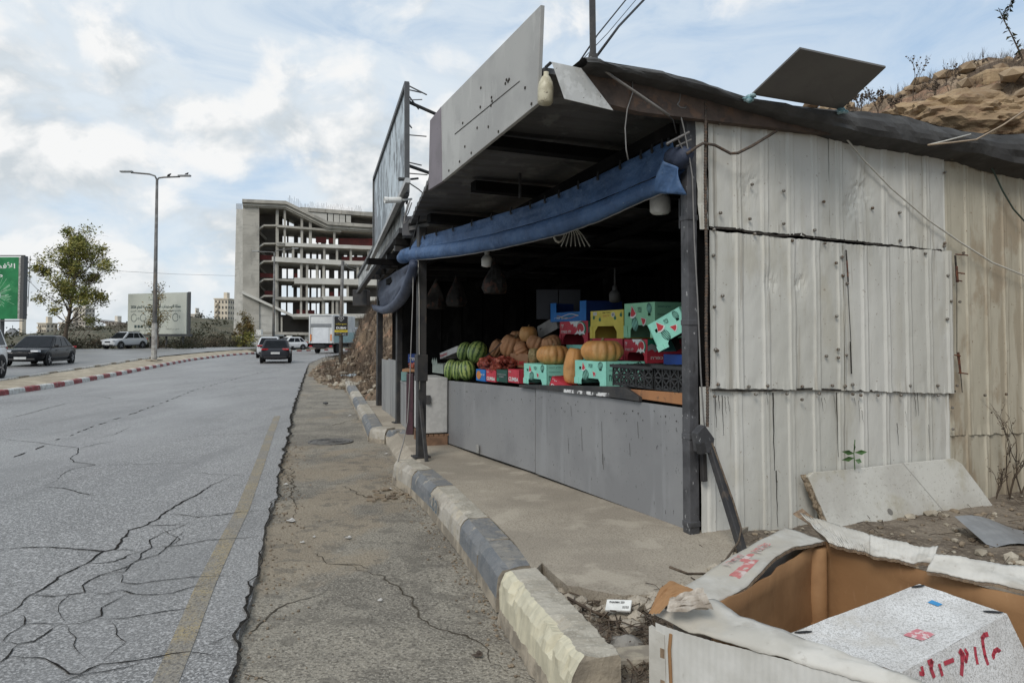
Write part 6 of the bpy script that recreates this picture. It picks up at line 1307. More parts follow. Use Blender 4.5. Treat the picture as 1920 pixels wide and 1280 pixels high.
g = MB(); g.poly([Bf+V((0, -.004, bh*.19)), Bf+V((bw, -.004, bh*.19)), Bf+V((bw, -.004, bh*.30)), Bf+V((0, -.004, bh*.30))]); g.build('yellow_band', m_yb, ds, fix=False)
g = MB(); T_ = lambda t, x, y, w_, h_, m, f=.0: put_text(g, t, Bf+V((bw*x, -.004, bh*y)), X1, Z1, bw*w_, bh*h_, f, m, .003)
T_('DUBAI', .13, .35, .74, .115, 0, .015); T_('مجوهرات', .10, .55, .80, .12, 1, .01); T_('رام الله شارع الارسال', .08, .22, .84, .055, 2); T_('البيرة الشارع', .10, .115, .80, .05, 0); T_('مقابل البنك', .10, .04, .45, .05, 1); T_('0599 222', .58, .045, .32, .045, 0)
g.build('lettering', [pw, m_yb, m_sb], ds, fix=False); stuff(ds.children[-1])
g = MB(); q = lambda x, y: Bf+V((bw*x, -.006, bh*y)); out_ = [(.34, .97), (.66, .97), (.74, .89), (.5, .73), (.26, .89)]; inn = [(.37, .94), (.63, .94), (.68, .89), (.5, .77), (.32, .89)]
for i in range(5): g.poly([q(*out_[i]), q(*out_[(i+1) % 5]), q(*inn[(i+1) % 5]), q(*inn[i])])
g.poly([q(.5, .94), q(.55, .88), q(.5, .82), q(.45, .88)]); stuff(g.build('diamond_emblem', pgy, ds, fix=False))
def wire(label, pts, r): g = MB(); g.tube(pts, r, 4); tag(g.build('wire', m_cable, None), label, 'wire')
wire('thin overhead wire running from the green billboard to the concrete building', [at(46, 485, 62), at(90, 491, 64), at(220, 508, 72), at(330, 514, 82), at(440, 517, 95)], .018)
wire('thin wire running from the utility pole top down to the right', [at(643, 493, 40), at(655, 503, 37), at(668, 507, 33), at(680, 505, 30)], .012)
wire('second wire sagging from the utility pole top to the stall', [at(643, 491, 40), at(655, 498, 37), at(668, 501, 33), at(682, 498, 30)], .012)
# ---- billboards
m_bbg = mat('billboard_cream', (.50, .515, .455), (.46, .475, .42), .6, .6, layers=((.5, (1, 1, 1), .55, .75, (.48, .51, .44), .6),)); m_bprint = plain('billboard_print', (.05, .075, .075), .6)
b2 = thing('billboard', 'cream billboard with dark Arabic lettering and card symbols behind the parked silver car', 'billboard', tuple(at(298, 655, 76)))
A, B_ = at(239, 626, 77), at(349, 623.5, 74); zt = at(240, 551, 77).z; zb = A.z; ex = (V((B_.x, B_.y, 0))-V((A.x, A.y, 0))); bw = ex.length; ex.normalize(); bn = V((-ex.y, ex.x, 0)); bh = zt-zb; Bo = V((A.x, A.y, zb))
g = MB(); g.slab([Bo, Bo+ex*bw, Bo+ex*bw+ZZ*bh, Bo+ZZ*bh], bn*.25); g.build('panel', m_bbg, b2)
g = MB(); g.slab([Bo+ex*(bw+.05)+bn*.1, Bo+ex*(bw+.32)+bn*.1, Bo+ex*(bw+.32)+bn*.1+ZZ*bh*1.01, Bo+ex*(bw+.05)+bn*.1+ZZ*bh*1.01], bn*.15); g.build('side_frame', m_frame, b2)
g = MB(); g.slab([Bo+ex*bw*.12-ZZ*.25, Bo+ex*(bw+.32)-ZZ*.25, Bo+ex*(bw+.32)-ZZ*.02, Bo+ex*bw*.12-ZZ*.02], bn*.5); g.build('bottom_rail', m_frame, b2)
for u in (.12, .35, .62, .9): g = MB(); p = Bo+ex*bw*u+bn*.4; g.tube([V((p.x, p.y, 0)), p+ZZ*bh*.5], .12, 6); g.build('support_post', m_frame, b2)
g = MB(); T_ = lambda t, x, y, w_, h_, f=.0: put_text(g, t, Bo+ex*bw*x+ZZ*bh*y-bn*.004, ex, ZZ, bw*w_, bh*h_, f, 0, .004)
T_('حملة التسديدات المبكرة للجمعية للعام 2026', .05, .60, .86, .11, .04); T_('بخصم تشجيعي على رسوم النفايات في مختلف المدن', .05, .53, .86, .06, .02); T_('مسيرة', .36, .82, .1, .06); T_('VISA', .28, .17, .07, .045, .02); T_('اشترك الان واستفد من القسط الشهري', .10, .06, .33, .05); T_('ادفع عبر البطاقة', .66, .09, .22, .05); T_('10', .155, .35, .05, .06); T_('5', .30, .35, .03, .06); T_('15', .85, .38, .05, .06)
for cx in (.11, .27, .44, .82):
    for i in range(14):
        t0, t1 = .5+i*.38, .5+(i+1)*.38; P_ = lambda t, rr: Bo+ex*(bw*cx+cos(t)*rr*bh)+ZZ*(bh*.40+sin(t)*rr*bh)-bn*.008; g.quad(P_(t0, .085), P_(t1, .085), P_(t1, .10), P_(t0, .10))
for cx in (.12, .175, .23, .37): g.slab([Bo+ex*bw*cx+ZZ*bh*.15-bn*.006, Bo+ex*bw*(cx+.04)+ZZ*bh*.15-bn*.006, Bo+ex*bw*(cx+.04)+ZZ*bh*.22-bn*.006, Bo+ex*bw*cx+ZZ*bh*.22-bn*.006], -bn*.004)
stuff(g.build('lettering', m_bprint, b2, fix=False))
m_gbb = mat('billboard_green', (.010, .135, .045), (.02, .20, .07), .35, .5, layers=((1.2, (1, 1, 1), .56, .66, (.05, .26, .10), .5),))
b3 = thing('billboard', 'green billboard with white Arabic lettering and a burst of rays at the left edge', 'billboard', tuple(at(20, 655, 60)))
A, B_ = at(-150, 604, 60), at(33, 598, 60); zt = at(33, 482, 60).z; bw = B_.x-A.x; bh = zt-B_.z; Bo = V((A.x, 60, B_.z))
g = MB(); g.slab([Bo, Bo+X1*bw, Bo+X1*bw+ZZ*bh, Bo+ZZ*bh], Y1*.25); g.build('panel', m_gbb, b3)
g = MB(); g.slab([Bo+X1*(bw+.16), Bo+X1*(bw+.42), Bo+X1*(bw+.42)+ZZ*(bh+.1), Bo+X1*(bw+.16)+ZZ*(bh+.1)], Y1*.5); g.build('side_frame', m_frame, b3)
g = MB(); g.slab([Bo+X1*(bw+.0)-Y1*.02, Bo+X1*(bw+.16)-Y1*.02, Bo+X1*(bw+.16)-Y1*.02+ZZ*bh, Bo+X1*bw-Y1*.02+ZZ*bh], Y1*.1); g.build('edge_strip', m_pcon, b3)
for z in (-.14, bh+.12): g = MB(); g.tube([Bo+ZZ*z, Bo+X1*(bw+.5)+ZZ*z], .05, 5); g.build('rail', m_frame, b3)
for u in (.3, .8): g = MB(); g.tube([V((A.x+bw*u, 60.5, 0)), V((A.x+bw*u, 60.5, zt))], .16, 8); g.build('support_post', m_frame, b3)
g = MB(); g.tube([V((B_.x+.75, 60.1, B_.z+1)), V((B_.x+.85, 60.1, zt+.1))], .03, 5); g.build('frame_tube', m_frame, b3)
g = MB(); put_text(g, 'الأفضل', Bo+X1*(bw-2.75)+ZZ*(bh-1.05), X1, ZZ, 2.45, .62, .015, 0, .006); put_text(g, 'ملتقى', Bo+X1*(bw-3.3)+ZZ*(bh-1.75), X1, ZZ, 2.0, .5, .015, 0, .006); stuff(g.build('lettering', pw, b3, fix=False))
g = MB(); c = Bo+X1*(bw-1.85)+ZZ*bh*.38-Y1*.006; r = random.Random(8)
for k in range(46):
    a = r.uniform(-1.5, 1.5) if k % 2 else r.uniform(0, 6.28); l0, l1 = .18, r.uniform(.7, 1.75); d = V((cos(a), 0, sin(a))); s_ = V((-sin(a), 0, cos(a)))*r.uniform(.012, .035)
    e = c+d*l1
    if e.x > Bo.x+bw or e.z < Bo.z or e.z > Bo.z+bh: continue
    g.quad(c+d*l0-s_*.4, e-s_, e+s_, c+d*l0+s_*.4)
stuff(g.build('ray_print', plain('ray_print', (.30, .52, .34), .5), b3, fix=False))
g = MB(); g.poly([c-Y1*.004+V((cos(t/18*6.283), 0, sin(t/18*6.283)))*.42 for t in range(18)]); g.build('glow_print', plain('glow_print', (.55, .62, .62), .5), b3, fix=False)
# ---- greenhouse hoops
gh = thing('greenhouse_frame', 'rusty bare hoop frame of a greenhouse behind the parked silver car', 'frame', tuple(at(170, 645, 90)))
for k in range(8):
    y = 88+k*2.2; x0 = at(95+k*9, 640, y).x; g = MB(); g.tube([V((x0+4.2*(1-cos(t/10*pi)), y, .1+3.6*sin(t/10*pi)**.8)) for t in range(11)], .045, 4); g.build('hoop', m_bar, gh)
for u in (0, .5, 1):
    g = MB(); t_ = u*pi; g.tube([V((at(95, 640, 88).x+4.2*(1-cos(t_)), 88, .3+3.5*sin(t_)**.8)), V((at(158, 640, 103.4).x+4.2*(1-cos(t_)), 103.4, .3+3.5*sin(t_)**.8))], .04, 4); g.build('purlin', m_bar, gh)
# ---- far apartment blocks
m_apt = mat('cream_stone', (.66, .58, .46), (.58, .51, .41), .3, .85); m_apt2 = mat('pale_stone', (.64, .59, .51), (.57, .52, .45), .3, .85); m_win = plain('dark_window', (.09, .088, .085), .3)
def block(label, px0, px1, pt, pb, y, dp, rows_, cols, m, side=0, roof=True, group='far apartment blocks', rot=0.0):
    a, b = at(px0, pb, y), at(px1, pt, y); dp = 5; b.x = at(px1, pt, y+dp).x; w_, h_ = b.x-a.x, b.z-a.z; t = thing('apartment_block', label, 'building', ((a.x+b.x)/2, y, a.z-1.0), rot); h_ += 1
    g = MB(); g.box((0, dp/2, h_/2), (w_, dp, h_)); g.build('wall', m, t, local=True)
    g = MB(); g.box((0, dp/2, h_+.15), (w_+.4, dp+.4, .3)); g.build('roof_edge', m, t, local=True)
    g = MB(); g.box((w_*.15, dp/2, h_+1.1), (w_*.25, dp*.4, 1.8)); g.build('stair_head', m, t, local=True)
    ww, wh = w_/cols*.34, (h_-1)/rows_*.42; g = MB(); g.box((0, 0, 0), (ww, .3, wh)); me = g.mesh('window', m_win); g = MB(); g.box((0, 0, 0), (.3, dp/4*.4, wh)); ms = g.mesh('window', m_win)
    for i in range(rows_):
        for j in range(cols):
            o = link('window', me, t, local=True); o.location = (w_*((j+.5)/cols-.5), -.02, 1+(h_-1)*(i+.52)/rows_)
        for j in range(3):
            o = link('window', ms, t, local=True); o.location = (w_/2+.02, dp*(j+.5)/3, 1+(h_-1)*(i+.52)/rows_)
    for i in range(1, rows_):
        if cols > 2: g = MB(); g.box((w_*(.5/cols-.5)+.3, -.5, 1+(h_-1)*i/rows_+.25), (w_/cols*.8, 1.0, .6)); g.build('balcony', m, t, local=True)
    return t
block('cream apartment block beside the unfinished concrete building', 401, 440, 561, 632, 205, 14, 7, 4, m_apt)
block('tall stepped apartment block behind the loose crowned tree', 136, 178, 578, 642, 215, 14, 8, 4, m_apt2)
block('lower wing in front of the tall block behind the tree', 110, 140, 606, 648, 205, 12, 5, 3, m_apt)
block('low cream apartment block left of the tree trunk', 70, 108, 607, 642, 200, 14, 4, 4, m_apt)
block('small pale house with roof tanks between the tree and the billboard', 197, 238, 606, 640, 195, 12, 3, 3, m_apt2)
block('pale house on the hill right of the cream billboard', 357, 379, 590, 620, 210, 10, 3, 3, m_apt2)
mq = thing('mosque', 'grey domed mosque with a square cream minaret at the left edge', 'building', tuple(at(22, 645, 150)))
p = at(23, 640, 150); k = 150/F
g = MB(); g.box((p.x, 150, 0), (48*k, 9, 3.2)); g.build('hall', m_apt2, mq)
g = MB(); zc = at(23, 630, 150).z; R0 = 13*k; g.lathe((p.x, 150, zc), [(R0, -.6), (R0, 0)]+[(R0*cos(t/8*pi/2), R0*1.05*sin(t/8*pi/2)) for t in range(1, 9)], 20); g.build('dome', mat('dome_grey', (.20, .205, .21), (.16, .165, .17), 1, .6), mq, smooth=True)
g = MB(); g.tube([V((p.x, 150, zc+R0)), V((p.x, 150, zc+R0+.8))], .06, 5); g.build('finial', m_frame, mq)
a, b = at(39, 640, 149), at(46, 578, 149); g = MB(); g.box(((a.x+b.x)/2, 149, b.z/2-.5), (b.x-a.x, 1.2, b.z+1)); g.build('minaret', m_apt, mq)
g = MB(); g.box(((a.x+b.x)/2, 149, b.z-1.3), (b.x-a.x+.25, 1.45, .3)); g.build('gallery', m_apt, mq)
# ---- unfinished concrete building
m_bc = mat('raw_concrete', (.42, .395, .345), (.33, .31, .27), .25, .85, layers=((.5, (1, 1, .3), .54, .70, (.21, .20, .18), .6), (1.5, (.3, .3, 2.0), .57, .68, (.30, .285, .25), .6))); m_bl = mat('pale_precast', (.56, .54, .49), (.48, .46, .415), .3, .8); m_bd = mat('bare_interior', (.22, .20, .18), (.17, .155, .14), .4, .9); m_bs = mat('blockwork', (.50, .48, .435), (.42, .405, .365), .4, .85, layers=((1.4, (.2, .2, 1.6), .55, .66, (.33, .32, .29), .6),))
bu = thing('concrete_building', 'unfinished grey concrete building with open floors and a sloping roof band', 'building')
BD = V((1, .34, 0)).normalized(); BN = V((-BD.y, BD.x, 0)); B0 = at(455, 640, 128); B0.z = 0; bu.location = tuple(B0)
def bp_(px, py, dep=0.0): return onpl(px, py, B0+BN*dep, BN)
def bslab(name, x0, x1, yt0, yt1, th0, th1, m, d0=0.0, d1=12.0):
    a, b, c, d = bp_(x0, yt0, d0), bp_(x1, yt1, d0), bp_(x1, yt1+th1, d0), bp_(x0, yt0+th0, d0); g = MB(); g.slab([d, c, b, a], BN*(d1-d0)); return g.build(name, m, bu)
XR = 745
for (x0, x1, ya, yb, ta, tb, m) in ((519, XR, 454, 463, 6.5, 6.5, m_bl), (510, 646, 481, 488, 9, 9, m_bl), (640, XR, 488, 492, 7, 7, m_bl), (552, XR, 520.5, 524.5, 11, 11, m_bl), (516, 606, 556, 558, 5.5, 5.5, m_bc), (604, XR, 555, 557, 7, 7, m_bl), (551, XR, 588.5, 588, 8, 8, m_bl), (466, 580, 621.5, 623, 5, 5, m_bc), (519, 640, 421.5, 431, 4, 4, m_bc), (516, 560, 522, 524, 4, 4, m_bc), (518, 535, 455, 456, 5, 5, m_bc)): bslab('floor_slab', x0, x1, ya, yb, ta, tb, m)
# sloping roof band of three stepped strips, roof, upper rooms
for (pts, th, dd) in (([(454, 373), (536, 376.5), (615, 415), XR and (XR, 424)], 6, -.9), ([(455, 379), (535, 382.5), (614, 421), (XR, 430)], 6, -.5), ([(456, 385), (534, 388.5), (613, 427), (XR, 436)], 3, -.2)):
    for (x0, y0), (x1, y1) in zip(pts, pts[1:]): bslab('roof_band', x0, x1, y0, y1, th, th, m_bc, dd, 12)
bslab('parapet', 563, XR, 388, 402, 7, 7, m_bc, 1.0, 12.5)
for i, (x0, x1) in enumerate(((572, 613), (615, 624.5), (626, 636), (637, 647), (649, 658))): 
    y0 = 396+(x0-565)*.085; g = MB()
    if i == 0: c = [bp_(x, y, 1.2) for x, y in ((574, 397), (613, 400), (613, 416), (608, 415))]
    else: c = [bp_(x, y, 1.2) for x, y in ((x0, y0), (x1, y0+.6), (x1, 417.5), (x0, 416.5))]
    g.slab(c, BN*.4); g.build('wall_panel', m_bs, bu)
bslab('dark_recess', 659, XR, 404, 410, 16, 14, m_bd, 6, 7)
# left tower: side face, front wall, stair bays
bslab('tower_wall', 455, 486, 383, 387, 275, 272, m_bc, 0, 3)
c = [bp_(441.5, 656, 3), bp_(455, 658, 0), bp_(455, 384, 0), bp_(441.5, 390, 3)]; q0 = bp_(455, 658, 0); sA_ = bp_(437, 655, 4.0); sA_.z = 0
g = MB(); g.hexa([V((sA_.x, sA_.y, -1)), V((q0.x-.05, q0.y-.02, -1)), V((q0.x-.05+.3, q0.y+4, -1)), V((sA_.x+.3, sA_.y+4, -1)), V((sA_.x+.25, sA_.y, bp_(441, 392, 4).z)), V((q0.x-.05, q0.y-.02, bp_(455, 392, 0).z)), V((q0.x+.25, q0.y+4, bp_(455, 390, 0).z)), V((sA_.x+.5, sA_.y+4, bp_(441, 392, 4).z))]); g.build('side_wall', m_bs, bu)
g = MB()
for k in range(9):
    for s_ in range(2): p = bp_(443+k*1.3, 389-s_, 3); g.tube([p-ZZ*.3, p+ZZ*.6], .03, 3)
stuff(g.build('starter_bars', m_bar, bu))
g = MB()
for k in range(70):
    x = 540+k*2.0+R.uniform(-.6, .6); y = 392+(x-563)*.085 if x > 566 else 378+(x-536)*.46; p = bp_(x, y, R.uniform(.5, 6)); g.tube([p-ZZ*.2, p+ZZ*R.uniform(.7, 1.6)], .022, 3)
stuff(g.build('starter_bars', m_bar, bu))
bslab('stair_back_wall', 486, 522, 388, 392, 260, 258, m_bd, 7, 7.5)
for (ya, yb) in ((421, 424), (455, 457), (488, 490), (522, 524), (553, 554)):
    bslab('stair_landing', 494, 519, ya, ya, 3, 3, m_bc, .5, 5)
    c = [bp_(485, ya+6, .5), bp_(495, ya, .5), bp_(495, ya+3, .5), bp_(485, ya+10, .5)]; g = MB(); g.slab(c, BN*3); g.build('stair_flight', m_bc, bu)
    c = [bp_(486, yb+8, 4), bp_(500, yb+22, 4), bp_(500, yb+25, 4), bp_(486, yb+11, 4)]; g = MB(); g.slab(c, BN*2.5); g.build('stair_flight', m_bc, bu)
for x0, x1 in ((517, 522.5),): bslab('column', x0, x1, 392, 392, 240, 240, m_bc, .6, 1.6)
# columns between floors
FL = {1: (426, 456), 2: (429, 460), 3: (462, 486), 4: (495, 523), 5: (533, 558), 6: (563, 590)}
CL = [(534, 392, 456, 4), (566, 408, 456, 4.5), (582, 415, 458, 5), (627, 432, 461, 4), (532.5, 460, 485, 4), (549.5, 461, 486, 4.5), (565.5, 462, 486, 5), (608, 461, 488, 4), (632, 462, 490, 4), (658, 463, 492, 4), (691, 465, 492, 4),
      (565, 494, 522, 4.5), (576, 495, 522, 4.5), (594.5, 495, 522, 4.5), (607, 496, 523, 4.5), (671, 498, 524, 4), (564.5, 531, 590, 4), (575.5, 531, 590, 4), (606, 532, 590, 5), (652, 532, 558, 4), (624, 562, 588, 4), (632, 562, 588, 5), (518, 494, 622, 5), (643, 562, 588, 4), (528, 594, 622, 3)]
for x, y0, y1, w_ in CL: bslab('column', x-w_/2, x+w_/2, y0, y0, y1-y0, y1-y0, m_bc, .4, .4+w_*.09)
# back wall with window openings: what shows between them is wall
OPN = {(392, 426): [(530, 538), (542, 551), (559, 565), (574, 580)], (428, 457): [(530, 538), (541, 551), (559, 565), (575, 579), (585, 594), (597, 602), (611, 617), (629, 634)],
       (459, 488): [(529, 537), (541, 547), (558, 563), (574, 581), (585, 593), (597, 602), (611, 617), (645, 651), (659, 664), (670, 680)], (491, 524): [(529, 537), (540, 550), (558, 563), (578, 581), (584, 593), (598, 601), (611, 617), (627, 634), (645, 651), (655, 664)],
       (528, 560): [(528, 537), (540, 550), (557, 563), (576, 580), (584, 593), (596, 601), (610, 617), (627, 634), (644, 651)], (560, 592): [(527, 536), (539, 549), (576, 580), (584, 592), (594, 599), (610, 616), (644, 650)], (592, 624): [(540, 549), (527, 535)]}
HT = {(392, 426): (406, 424), (428, 457): (440, 456), (459, 488): (470, 487), (491, 524): (504, 522), (528, 560): (535, 557), (560, 592): (567, 590), (592, 624): (599, 621)}
for (y0, y1), ops in OPN.items():
    sl = .03; x = 521; h0, h1 = HT[(y0, y1)]
    def piece(xa, xb, ya, yb):
        if xb-xa > .4 and yb-ya > .2: f = lambda q: (q-540)*.035; g = MB(); g.slab([bp_(xa, yb+f(xa)*(y1 < 560), 9), bp_(xb, yb+f(xb)*(y1 < 560), 9), bp_(xb, ya+f(xb)*(y1 < 560), 9), bp_(xa, ya+f(xa)*(y1 < 560), 9)], BN*.3); g.build('back_wall', m_bd, bu)
    for (a, b) in sorted(ops): piece(x, a, y0, y1); piece(a, b, y0, h0); piece(a, b, h1, y1); x = b
    piece(x, XR, y0, y1)
m_netr = mat('safety_net', (.20, .05, .045), (.13, .04, .038), .5, .9)
for (x0, x1, ya, yb) in ((592, 612, 444, 455), (616, 628, 446, 456), (636, 700, 447, 461), (641, 700, 481, 489), (487, 512, 478, 487), (487, 515, 512, 520), (552, 558, 512, 521), (617, 626, 547, 556), (634, 644, 547, 556), (496, 514, 545, 553), (556, 564, 580, 588), (565, 590, 581, 588)):
    c = [bp_(x, y, 2.5) for x, y in ((x0, yb), (x1, yb+.5), (x1, ya+.5), (x0, ya))]; g = MB(); g.slab(c, BN*.05); g.build('safety_net', m_netr, bu)
# sloping lower beam, blockwork base, ground floor
for (x0, y0, x1, y1) in ((453, 545, 549, 589), (549, 589, 580, 589)): bslab('sloping_beam', x0, x1, y0, y1, 5, 5, m_bl, -.6, 1)
c = [bp_(x, y, .3) for x, y in ((455, 656), (505, 656), (505, 572), (455, 550))]; g = MB(); g.slab(c, BN*.4); g.build('base_wall', m_bs, bu)
c = [bp_(x, y, .3) for x, y in ((505, 622), (518, 622), (518, 580), (505, 573))]; g = MB(); g.slab(c, BN*.4); g.build('base_wall', m_bs, bu)
bslab('base_wall', 466, 575, 626, 628, 30, 30, m_bc, 3, 3.5); bslab('base_wall', 551, 612, 594, 594, 4, 4, m_bl, .2, 3); bslab('dark_recess', 520, 578, 594, 594, 28, 28, m_bd, 8.5, 8.8); bslab('gate', 545, 571, 631, 631, 26, 26, plain('brown_gate', (.07, .055, .045), .7), 1.0, 1.2); bslab('gate_post', 571.5, 578, 628, 628, 29, 29, m_bl, .8, 1.6)
bslab('base_wall', 600, XR, 596, 596, 62, 62, m_bs, 2, 2.4)
pc = thing('site_cabin', 'white site cabin with roof cooler at the foot of the concrete building', 'cabin', tuple(at(480, 654, 100)))
a, b = at(466, 654, 100), at(490, 630, 100); g = MB(); g.box(((a.x+b.x)/2, 102, (a.z+b.z)/2), (b.x-a.x, 4, b.z-a.z)); g.build('wall', m_wht, pc)
g = MB(); g.box(((a.x+b.x)/2+.8, 102, b.z+.1), (b.x-a.x+2, 4.3, .18)); g.build('roof', m_wht, pc); g = MB(); g.box((a.x+1.1, 101, b.z+.55), (.7, .7, .7)); g.build('cooler', m_wht, pc)
g = MB(); g.box(((a.x+b.x)/2-.3, 99.98, (a.z+b.z)/2-.1), (.8, .04, 1.5)); g.build('door', plain('pale_door', (.5, .52, .54), .5), pc)
# ================================================================== foreground: bin, boxes, stones, litter, plants
m_card = mat('dirty_white_card', (.53, .51, .465), (.41, .39, .345), 3, .75, bump=.25, bscale=24, bstretch=(1, 1, 1), layers=((5, (1, 1, 1), .55, .80, (.38, .35, .30), .5), (26, (1, 1, 1), .62, .72, (.30, .27, .23), .6), (9, (1, 1, 1), .57, .75, (.33, .30, .255), .5), (1.6, (1, 1, 1), .56, .7, (.42, .38, .31), .6)))
m_flute = mat('fluted_white_card', (.56, .55, .52), (.46, .45, .415), 3, .75, bump=.0, layers=((4, (1, 1, 1), .54, .72, (.40, .37, .32), .6), (22, (1, 1, .3), .62, .70, (.30, .27, .23), .6)))
m_kraft = mat('brown_card', (.30, .165, .075), (.235, .125, .055), 2.5, .8, bump=.15, bscale=20, layers=((1.4, (1, 1, .4), .55, .7, (.18, .095, .042), .6), (60, (1, 1, .2), .6, .7, (.36, .21, .11), .4)))
m_kedge = mat('card_edge', (.24, .17, .11), (.15, .105, .07), 60, .9, stretch=(1, 1, .2))
m_mark = mat('red_marker', (.42, .045, .065), (.36, .05, .07), 20, .7)
# ---- big torn cardboard bin
bn_ = thing('cardboard_bin', 'big torn open cardboard bin, white outside and brown inside, in the right foreground', 'cardboard bin', (1.2, 2.3, .12))
ZRIM = .78
A = gz(1338, 1137, ZRIM); B = gz(1538, 1010, ZRIM); C = gz(1925, 1117, ZRIM); Dn = gz(1700, 1270, ZRIM)
C2 = B+(C-B)*1.15; D2 = A+(Dn-A)*1.65
def wallg(p, q, top, bot, nrm, bul, seed, nu=26, nv=10, sag=0.0):
    def fn(u, v):
        b = p.lerp(q, u); zt = top-sag*sin(u*pi)-.012*fbm(u*6+seed, 1.0)
        z = zt+(bot-zt)*v; r_ = V((b.x, b.y, z))
        return r_+nrm*(bul*sin(u*pi)*sin(v*pi*.8)+.010*fbm(u*4+seed, v*3, 2))
    return fn
nAB = V((-(B-A).y, (B-A).x, 0)).normalized(); nBC = V((-(C-B).y, (C-B).x, 0)).normalized(); nAD = V(((Dn-A).y, -(Dn-A).x, 0)).normalized()
if nBC.y < 0: nBC = -nBC
FLOOR = .12
for (p, q, nrm, nm, sd_) in ((A, B, nAB, 'inner_left_wall', 1), (B, C2, nBC, 'inner_back_wall', 2), (A, D2, -nAD if nAD.y > 0 else nAD, 'inner_front_wall', 3)):
    g = MB(); g.grid(wallg(p, q, ZRIM, FLOOR, nrm, .02, sd_, sag=.012), 26, 10); o = g.build(nm, m_kraft, bn_, smooth=True, fix=False); md = o.modifiers.new('t', 'SOLIDIFY'); md.thickness = .008; md.offset = 0
g = MB(); g.poly([V((p.x, p.y, FLOOR+.012)) for p in (A, B, C2, C2+(D2-A), D2)]); g.build('floor', m_kraft, bn_, fix=False)
# outer front sheet: fluted, from the folded-out flap down
Ao = gz(1229, 1160, ZRIM-.02); Do = gz(1664, 1287, ZRIM-.02); Do = Ao+(Do-Ao)*1.5; Bo_ = B+nAB*.05+nBC*.03
nF = V(((Do-Ao).y, -(Do-Ao).x, 0)).normalized(); nF = -nF if nF.y > 0 else nF
LnF = (Do-Ao).length
def front(u, v):
    b = Ao.lerp(Do, u); z = ZRIM-.03-.012*sin(u*9)*.5+(FLOOR-.06-ZRIM)*v
    return V((b.x, b.y, z))+nF*(.0011*sin(u*LnF/.0105*pi)+.02*sin(u*pi)*sin(v*2.4)+.008*fbm(u*5, v*4))
g = MB(); g.grid(front, 190, 10); g.build('front_wall', m_flute, bn_, fix=False, smooth=True)
# front flap bent outwards: broad at the corner, narrowing to the right
inner = [A+(Dn-A)*t for t in (0, .2, .5, .8, 1.1, 1.65)]; 
def ffl(u, v):
    a = A.lerp(D2, u); b = Ao.lerp(Do, u); p = a.lerp(b, v); z = ZRIM-.0+.015*sin(v*pi)*(1+.6*fbm(u*9, 1))-.028*v+.008*fbm(u*14, v*4)
    if u < .10: z += .02*(1-u/.10)
    return V((p.x, p.y, z))
g = MB(); g.grid(ffl, 60, 8); o = g.build('front_flap', m_card, bn_, smooth=True, fix=False); md = o.modifiers.new('t', 'SOLIDIFY'); md.thickness = .006
# left flap lying outwards, sagging along its edge
Lo = [gz(1268, 1112, ZRIM+.01), gz(1474, 990, ZRIM+.02)]; Li = [gz(1345, 1123, ZRIM), gz(1542, 1010, ZRIM+.01)]
def lfl(u, v):
    p = Lo[0].lerp(Lo[1], u).lerp(Li[0].lerp(Li[1], u), v); return p+ZZ*(.012*sin(u*pi)-.015*v*sin(u*6+1)+.006*fbm(u*8, v*4))+nAB*(-.012*sin(u*8)*v)
g = MB(); g.grid(lfl, 50, 10); o = g.build('left_flap', m_card, bn_, smooth=True, fix=False); md = o.modifiers.new('t', 'SOLIDIFY'); md.thickness = .005
g = MB()
for k in range(2): g.tube([lfl(i/40, 1.0)-ZZ*(.004+.005*k) for i in range(41)], .0028, 4)
stuff(g.build('flap_edge', m_kedge, bn_))
mk_ = MB()
for (u0, u1, v0, v1) in ((.24, .44, .46, .74), (.40, .50, .30, .46)):
    mk_.grid(lambda u, v: lfl(u0+(u1-u0)*u, v0+(v1-v0)*v)+ZZ*.006, 8, 3)
stuff(mk_.build('faded_label', mat('faded_red_print', (.45, .16, .15), (.52, .44, .41), 16, .8, lo=.45, hi=.6), bn_, fix=False))
g = MB(); ex = (Lo[1]-Lo[0]).normalized(); ey = nAB; put_text(g, 'פלומין', lfl(.50, .62)+ZZ*.012, ex, ey, .16, .05, .02, 0, .002); put_text(g, 'מהדרין', lfl(.30, .34)+ZZ*.014, ex, ey, .16, .03, .01, 0, .002); stuff(g.build('lettering', mat('faded_red_print', (.45, .16, .15)), bn_, fix=False))
# back flap: fluted, torn in the middle
for (p0, p1, q0, q1, nm, sd_) in (((1500, 962), (1640, 1008), (1555, 1018), (1640, 1042), 'back_flap', 1), ((1632, 1004), (1760, 1035), (1632, 1040), (1748, 1065), 'back_flap', 2), ((1752, 1040), (2010, 1075), (1738, 1072), (2010, 1124), 'back_flap', 3)):
    a, b, c, d = gz(*p0, ZRIM+.06), gz(*p1, ZRIM+.05), gz(*q0, ZRIM+.01), gz(*q1, ZRIM+.005)
    ln = (b-a).length
    def bfl(u, v): p = a.lerp(b, u).lerp(c.lerp(d, u), v); return p+ZZ*(.0009*sin(u*ln/.010*pi)+.012*fbm(u*3+sd_, v*3)+(.02*(u-.7)/.3 if (u > .7 and sd_ == 2) else 0))
    g = MB(); g.grid(bfl, 70, 8); o = g.build(nm, m_card, bn_, smooth=True, fix=False); md = o.modifiers.new('t', 'SOLIDIFY'); md.thickness = .006
    g = MB()
    for k in range(2): g.tube([bfl(i/50, 1.0)-ZZ*(.003+.005*k)+V((0, -.002*k, 0)) for i in range(51)], .0024, 4)
    stuff(g.build('flap_edge', m_kedge, bn_))
